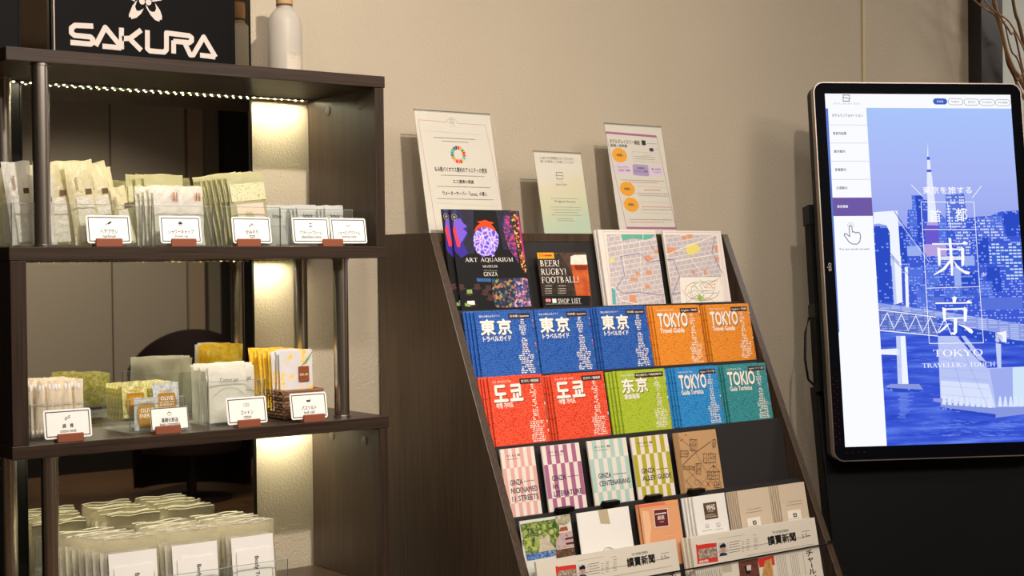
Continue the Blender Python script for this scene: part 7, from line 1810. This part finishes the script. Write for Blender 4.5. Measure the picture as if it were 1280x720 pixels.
def guide_stack(kind, row, x, w, h, n, place, grp, sx=0.0045, jut=0.0):
    mat, head, big, sub, tg, latin, desc = GUIDES[kind]; hid = 0.068
    t = leaflet('guidebook', 'guidebook', '%s guidebook, front copy %s' % (desc, place), row, x, w, h, hid, mat, 0.0038, group=grp)
    guide_print(hid, w, h, head, big, sub, tg, mat, latin, len(desc) + row).build('cover_print', t)
    for k in range(1, n):
        dz = random.uniform(-0.0025, 0.001) + jut; d = 0.0056 * k
        dup(t, (t.location.x - sx * k + random.uniform(-0.0012, 0.0012), t.location.y + d, t.location.z + dz), (-LA, random.uniform(-0.004, 0.004), 0), '%s guidebook, %s copy from the front %s' % (desc, ORD[k] if k > 1 else 'second', place))
G1 = 'guidebooks on the second tier of the rack'; G2 = 'guidebooks on the third tier of the rack'
guide_stack('blue', 1, 1.846, 0.157, 0.1425, 4, 'in the leftmost blue stack', G1, 0.0062); guide_stack('blue', 1, 2.0095, 0.157, 0.1425, 3, 'in the middle blue stack', G1, 0.001); guide_stack('blue', 1, 2.190, 0.1525, 0.142, 4, 'in the rightmost blue stack', G1, 0.0045)
guide_stack('orange', 1, 2.364, 0.152, 0.141, 4, 'in the left orange stack', G1, 0.0042); guide_stack('orange', 1, 2.537, 0.149, 0.1395, 4, 'in the right orange stack', G1, 0.003)
guide_stack('red', 2, 1.834, 0.1445, 0.146, 4, 'in the left red stack', G2, 0.0045, -0.001); guide_stack('red', 2, 2.003, 0.1505, 0.1425, 4, 'in the right red stack', G2, 0.003, -0.002)
guide_stack('green', 2, 2.193, 0.147, 0.140, 4, 'in the lime green stack', G2, 0.0062, -0.001); guide_stack('cyan', 2, 2.371, 0.138, 0.1376, 4, 'in the bright blue stack', G2, 0.0045); guide_stack('teal', 2, 2.530, 0.146, 0.1366, 4, 'in the teal stack', G2, 0.0040, -0.001)
# --- top tier
def art(n): return PRINT[n]
aq = leaflet('poster_leaflet', 'leaflet', 'black flyer with glowing fishbowl picture, front copy at left of the top tier', 0, 1.839, 0.1925, 0.2235, 0.07, 'bk', 0.0012, group='black fishbowl flyers', prints=art('aq'))
dup(aq, (aq.location.x - 0.016, aq.location.y + 0.008, aq.location.z + 0.0015), None, 'black flyer with glowing fishbowl picture, half hidden copy behind the front one')
leaflet('drinks_flyer', 'flyer', 'dark flyer with a glass of beer and white serif lettering on the top tier', 0, 2.0655, 0.147, 0.127, 0.02, 'brdk', 0.0008, prints=art('beer'))
plain('map_paper', '#ece2da', 0.6)
m1 = leaflet('folded_map', 'map', 'pale street map with green park, left one on the top tier', 0, 2.258, 0.184, 0.1815, 0.07, 'map_paper', 0.006, group='folded street maps on the top tier', prints=art('map1'))
m2 = leaflet('folded_map', 'map', 'pale street map with coloured railway inset, right one on the top tier', 0, 2.466, 0.199, 0.180, 0.07, 'map_paper', 0.006, group='folded street maps on the top tier', prints=art('map2'))
dup(m1, (m1.location.x - 0.003, m1.location.y + 0.0085, m1.location.z - 0.001), None, 'street map standing right behind the left one on the top tier')
# --- fourth tier: striped booklets
def striped(row, x, w, h, a, bcol, l0, l1, l2, label, txtw, hid=0.06):
    nm = 'stripe_' + a.lstrip('#'); plain(nm, a, 0.55) if nm not in MATS else None
    b = MB(); n = 9; H = hid; y = -0.0002; sw = w / n
    for r, (v0, v1) in enumerate(((-hid / h * 0.8, 0.19), (0.19, 0.71), (0.71, 1.0))):
        for k in range(n):
            if (k + r) % 2 == 1: b.rect(k * sw if k else 0.0006, H + h * v0 + (0.001 if r == 0 else 0), min((k + 1) * sw, w - 0.0006), H + h * v1 - (0.0006 if r == 2 else 0), nm if (r != 0 or True) else 'wt', y)
    b.text('歩いて、楽しむ、銀座', w * 0.17, H + h * 0.875, w * 0.56, H + h * 0.91, 'bk', y - 0.0001, 0.01); 
    b.ops([('g', 'dk', 1, w * 170, (H + h * 0.84) * 1000, w * 520, 1.2)], y)
    for s, v, q, e in ((l0, l0v, 0.0, 0.36) for l0v in (0.46,)) if False else []: pass
    lines = [t_ for t_ in (l0, l1, l2) if t_]; vv = [0.455, 0.335, 0.215] if len(lines) == 3 else [0.40, 0.28]
    for s, v, q in zip(lines, vv, txtw): b.text(s, w * 0.17, H + h * v, w * (0.17 + q), H + h * (v + 0.078), 'navy', y - 0.0002, 0.014)
    b.ops([('g', 'dk', 1, w * (0.17 + txtw[0] + 0.05) * 1000, (H + h * (vv[0] + 0.04)) * 1000, w * 880, 1.6)], y - 0.0001)
    t = leaflet('striped_booklet', 'booklet', label, row, x, w, h, hid, bcol, 0.004, group='striped booklets on the fourth tier'); b.build('cover_print', t)
plain('strip_white', '#efe4da', 0.55)
striped(3, 1.8165, 0.088, 0.1405, '#e6aea6', 'strip_white', 'GINZA', 'NICKNAMED', '11 STREETS', 'pink and white striped booklet reading nicknamed streets, leftmost on the fourth tier', (0.36, 0.78, 0.78))
striped(3, 1.9245, 0.1035, 0.138, '#b0688f', 'strip_white', 'GINZA', 'in', 'LITERATURE', 'purple and white striped booklet reading literature', (0.36, 0.12, 0.74))
striped(3, 2.051, 0.1125, 0.1385, '#b2d2c8', 'strip_white', 'GINZA', 'CENTENARIANS', None, 'pale turquoise and white striped booklet reading centenarians', (0.32, 0.78))
striped(3, 2.1765, 0.111, 0.1365, '#b8ae28', 'strip_white', 'GINZA', 'ALLEY GUIDE', None, 'yellow-green and white striped booklet reading alley guide', (0.36, 0.78))
plain('kraft', '#c69c6e', 0.7)
leaflet('kraft_map', 'map', 'brown kraft paper map with ink sketches of buildings on the fourth tier', 3, 2.306, 0.1345, 0.136, 0.06, 'kraft', 0.004, prints=art('kraft'))
# --- fifth tier
leaflet('photo_leaflet', 'leaflet', 'leaflet with photographs of a garden and a temple, leftmost on the fifth tier', 4, 1.8165, 0.133, 0.1395, 0.06, 'ph_sky', 0.002, prints=art('photo'))
leaflet('white_leaflet', 'leaflet', 'plain white leaflet with a strip of beige tape at its top', 4, 1.967, 0.146, 0.139, 0.06, 'card_white', 0.002, prints=art('white'))
plain('peach_paper', '#eaa878', 0.55)
pe = leaflet('peach_leaflet', 'leaflet', 'peach leaflet with dark red square emblem, front copy', 4, 2.1435, 0.1155, 0.138, 0.06, 'peach_paper', 0.003, group='peach leaflets', prints=art('peach'))
dup(pe, (pe.location.x - 0.003, pe.location.y + 0.007, pe.location.z - 0.001), None, 'peach leaflet standing behind the front copy')
wg = leaflet('white_brochure', 'brochure', 'white brochure with brown square emblem, front copy on the fifth tier', 4, 2.3035, 0.101, 0.1385, 0.06, 'card_white', 0.004, group='white brochures', prints=art('whg'))
for k in range(1, 4): dup(wg, (wg.location.x - 0.005 * k, wg.location.y + 0.0062 * k, wg.location.z - 0.0012 * k), None, 'white brochure with brown emblem, %s copy from the front' % ORD[k])
plain('beige_paper', '#d8c6ae', 0.6)
b1 = leaflet('beige_booklet', 'booklet', 'beige booklet with small white square, front copy of the left stack on the fifth tier', 4, 2.4445, 0.104, 0.1375, 0.06, 'beige_paper', 0.003, group='beige booklets', prints=art('be1'))
for k in range(1, 6): dup(b1, (b1.location.x - 0.0028 * k, b1.location.y + 0.0040 * k, b1.location.z - 0.0008 * k), None, 'beige booklet, %s copy from the front of the left stack' % ORD[k])
b2 = leaflet('beige_booklet', 'booklet', 'beige booklet with small white square, front copy of the right stack on the fifth tier', 4, 2.5825, 0.0915, 0.137, 0.06, 'beige_paper', 0.003, dy=0.002, group='beige booklets', prints=art('be2'))
for k in range(1, 6): dup(b2, (b2.location.x - 0.0035 * k, b2.location.y + 0.0038 * k, b2.location.z - 0.0008 * k), None, 'beige booklet, %s copy from the front of the right stack' % ORD[k])
# --- newspapers
plain('newsprint', '#e3dbcc', 0.75)
def newspaper(label, x, w, key):
    h, hid = 0.205 if key == 'npL' else 0.202, 0.055
    t = leaflet('newspaper', 'newspaper', label, 5, x, w, h, hid, 'newsprint', 0.006, cover='front_page', group='folded newspapers on the lowest tier', prints=PRINT[key]); return t
n1 = newspaper('folded newspaper at the left of the lowest tier', 1.818, 0.386, 'npL')
n2 = newspaper('folded newspaper at the right of the lowest tier', 2.247, 0.404, 'npR')
for k in range(1, 3): dup(n2, (n2.location.x - 0.005 * k, n2.location.y + 0.0075 * k, n2.location.z - 0.001 * k), None, 'folded newspaper, %s copy behind the right-hand one' % ('next' if k == 1 else 'hindmost'))
# --- notices in clear stands on top of the rack
def notice(label, key, x, w, h, mat, extra=None):
    t = thing('notice_stand', label, 'notice', (x, 2.74, 1.4733), (-LA, 0, 0), 'clear notice stands on top of the rack')
    MB().box(0, w, 0, 0.0022, 0, h, 'acrylic').build('clear_front', t); MB().box(0, w, 0.0032, 0.0052, 0, h, 'acrylic').build('clear_back', t)
    MB().box(-0.0004, 0.0006, -0.0002, 0.0054, 0, h, 'acrylic_edge').box(w - 0.0006, w + 0.0004, -0.0002, 0.0054, 0, h, 'acrylic_edge').box(0, w, -0.0002, 0.0054, h - 0.0006, h + 0.0004, 'acrylic_edge').build('clear_edges', t) if False else MB().box(0, w, -0.0002, 0.0054, h - 0.0006, h + 0.0008, 'acrylic_edge').build('top_edge', t)
    c, s = math.cos(LA), math.sin(LA)
    MB().prism([(0, 0.0), (0.0 + 0.07 * c, -0.07 * s + 0.0), (0.07 * c + 0.002 * s, -0.07 * s + 0.002), (0.0, 0.002)], 0, w, 'x', 'acrylic').build('foot', t) if False else None
    pp = MB().box(0.001, w - 0.001, 0.0024, 0.0030, 0.001, h - 0.004, mat).build('paper', t)
    b = MB().ops(PRINT[key], 0.0023, w=w, h=h, vmin=0.001)
    if extra: extra(b)
    b.build('paper_print', pp)
    MB().prism([(0.0054, 0.002), (0.0054, 0.075), (0.048, 0.0098)], w * 0.3, w * 0.3 + 0.003, 'x', 'acrylic').prism([(0.0054, 0.002), (0.0054, 0.075), (0.048, 0.0098)], w * 0.7, w * 0.7 + 0.003, 'x', 'acrylic').build('rear_foot', t) if False else MB().prism([(0.0054, 0.003), (0.0054, 0.075), (0.048, 0.0105)], w * 0.25, w * 0.75, 'x', 'acrylic').build('rear_foot', t)
    return t
plain('notice_white', '#dcd2c8', 0.5); m, nt, N, L, b = new_mat('notice_aroma')      # printed colour wash: blush at the top, yellow and green lower down
t_ = N.new('ShaderNodeTexCoord'); s_ = N.new('ShaderNodeSeparateXYZ'); L.new(t_.outputs['Object'], s_.inputs[0])
L.new(ramp(nt, mathn(nt, 'ADD', mathn(nt, 'MULTIPLY', s_.outputs[2], 4.6), mathn(nt, 'MULTIPLY', s_.outputs[0], -1.2)), [(0.0, '#bccab4'), (0.25, '#d2cfb0'), (0.45, '#ddd0b4'), (0.6, '#dfd4c8')]), b.inputs['Base Color']); b.inputs['Roughness'].default_value = 0.5
notice('white notice with a coloured ring emblem, left one on top of the rack', 'sign1', 1.838, 0.214, 0.2885, 'notice_white')
notice('small cream notice standing in the middle on top of the rack', 'sign2', 2.1665, 0.1475, 0.204, 'notice_aroma')
notice('white notice with orange badges and purple border, right one on top of the rack', 'sign3', 2.404, 0.193, 0.285, 'notice_white')

# ------------------------------------------------------------------ dried branches behind the kiosk
plain('bark', '#a07a56', 0.7); plain('bark_dark', '#7a5c42', 0.7); plain('vase_grey', '#3c3936', 0.4)
br_ = thing('branch_arrangement', 'tall bare brown branches rising behind the kiosk at the right edge', 'branches', (4.31, 2.80, 0))
MB().lathe([(0.0, 0), (0.07, 0), (0.085, 0.05), (0.09, 0.35), (0.075, 0.62), (0.06, 0.7), (0.068, 0.74), (0.064, 0.74), (0.055, 0.7), (0.065, 0.4), (0.0, 0.38)], 'vase_grey', 32).build('vase', br_)
random.seed(11)
def branch(pts, r, mat='bark'):
    P = [Vector(p) for p in pts]; q = []
    for i in range(len(P) - 1):
        a, b_, c, d = P[max(i - 1, 0)], P[i], P[i + 1], P[min(i + 2, len(P) - 1)]
        for k in range(6):
            s = k / 6; q.append(0.5 * ((2 * b_) + (c - a) * s + (2 * a - 5 * b_ + 4 * c - d) * s * s + (3 * b_ - a - 3 * c + d) * s ** 3))
    q.append(P[-1]); n = len(q)
    mb = MB().tube(q, [r * (1 - 0.45 * i / n) for i in range(n)], mat, 7)
    for k in range(3, n - 2, 4):
        u = Vector((random.uniform(-1, 1), random.uniform(-0.4, 0.4), random.uniform(0.2, 1))).normalized()
        mb.tube([q[k], q[k] + u * 0.009], [r * 0.5, r * 0.15], mat, 5)
    return mb.build('branch', br_)
BR = [([(0.0, 0, 0.4), (0.03, 0, 1.2), (-0.02, 0, 1.80), (-0.135, 0, 1.97), (-0.18, 0.0, 2.01), (-0.215, 0, 2.06), (-0.235, 0.0, 2.11), (-0.25, 0, 2.15), (-0.277, 0, 2.22), (-0.31, 0, 2.42)], 0.0085, 'bark'),
      ([(0.01, 0.02, 0.4), (0.05, 0.02, 1.2), (-0.04, 0.02, 1.82), (-0.12, 0.02, 1.95), (-0.145, 0.02, 1.99), (-0.18, 0.02, 2.03), (-0.195, 0.02, 2.08), (-0.22, 0.02, 2.14), (-0.255, 0.02, 2.215), (-0.29, 0.02, 2.4)], 0.0065, 'bark_dark'),
      ([(0.02, -0.02, 0.4), (0.06, -0.02, 1.4), (-0.09, -0.02, 1.84), (-0.16, -0.02, 1.92), (-0.19, -0.02, 1.965), (-0.15, -0.02, 2.0), (-0.14, -0.02, 2.05), (-0.175, -0.02, 2.10), (-0.235, -0.02, 2.155), (-0.31, -0.02, 2.18), (-0.36, -0.02, 2.21), (-0.45, -0.02, 2.3)], 0.0042, 'bark'),
      ([(-0.01, 0.0, 0.4), (0.07, 0, 1.3), (-0.03, 0.0, 1.95), (-0.11, 0, 2.07), (-0.125, 0, 2.10), (-0.15, 0, 2.16), (-0.175, 0, 2.21), (-0.22, 0, 2.4)], 0.0085, 'bark_dark'),
      ([(0.015, 0.03, 0.4), (0.08, 0.03, 1.4), (-0.1, 0.03, 2.06), (-0.15, 0.03, 2.13), (-0.195, 0.03, 2.165), (-0.265, 0.03, 2.19), (-0.325, 0.03, 2.21), (-0.42, 0.03, 2.26)], 0.004, 'bark'),
      ([(0.0, -0.03, 0.4), (0.04, -0.03, 1.3), (-0.16, -0.03, 1.95), (-0.235, -0.03, 2.06), (-0.255, -0.03, 2.105), (-0.27, -0.03, 2.14), (-0.31, -0.03, 2.18), (-0.36, -0.03, 2.25)], 0.0032, 'bark_dark')]
for p, r, mt_ in BR: branch(p, r, mt_)

# ------------------------------------------------------------------ seen in the mirror: a dark chair across the room
plain('chair_dark', '#2a1d1c', 0.5); plain('chair_cushion', '#5a5558', 0.7)
ch = thing('lounge_chair', 'dark rounded lounge chair across the room, seen only in the shelf mirror', 'chair', (3.82, -2.55, 0), (0, 0, 0.5))
cs = MB()
def shell(u, v): a = pi * (0.08 + 0.84 * u); r = 0.33 + 0.03 * v; return (r * cos(a), -r * sin(a) * 0.9, 0.06 + v * (0.72 + 0.24 * sin(pi * u)))
cs.grid(shell, 20, 8, 'chair_dark'); cs.grid(lambda u, v: (shell(u, v)[0] * 1.1, shell(u, v)[1] * 1.12, shell(u, v)[2]), 20, 8, 'chair_dark', flip=True)
cs.build('backrest', ch)
MB().lathe([(0.0, 0.30), (0.29, 0.30), (0.305, 0.34), (0.30, 0.43), (0.27, 0.46), (0.0, 0.47)], 'chair_dark', 28).build('seat', ch)
MB().lathe([(0.24, 0.0), (0.24, 0.015), (0.03, 0.03), (0.028, 0.30)], 'chair_dark', 24).build('pedestal', ch)
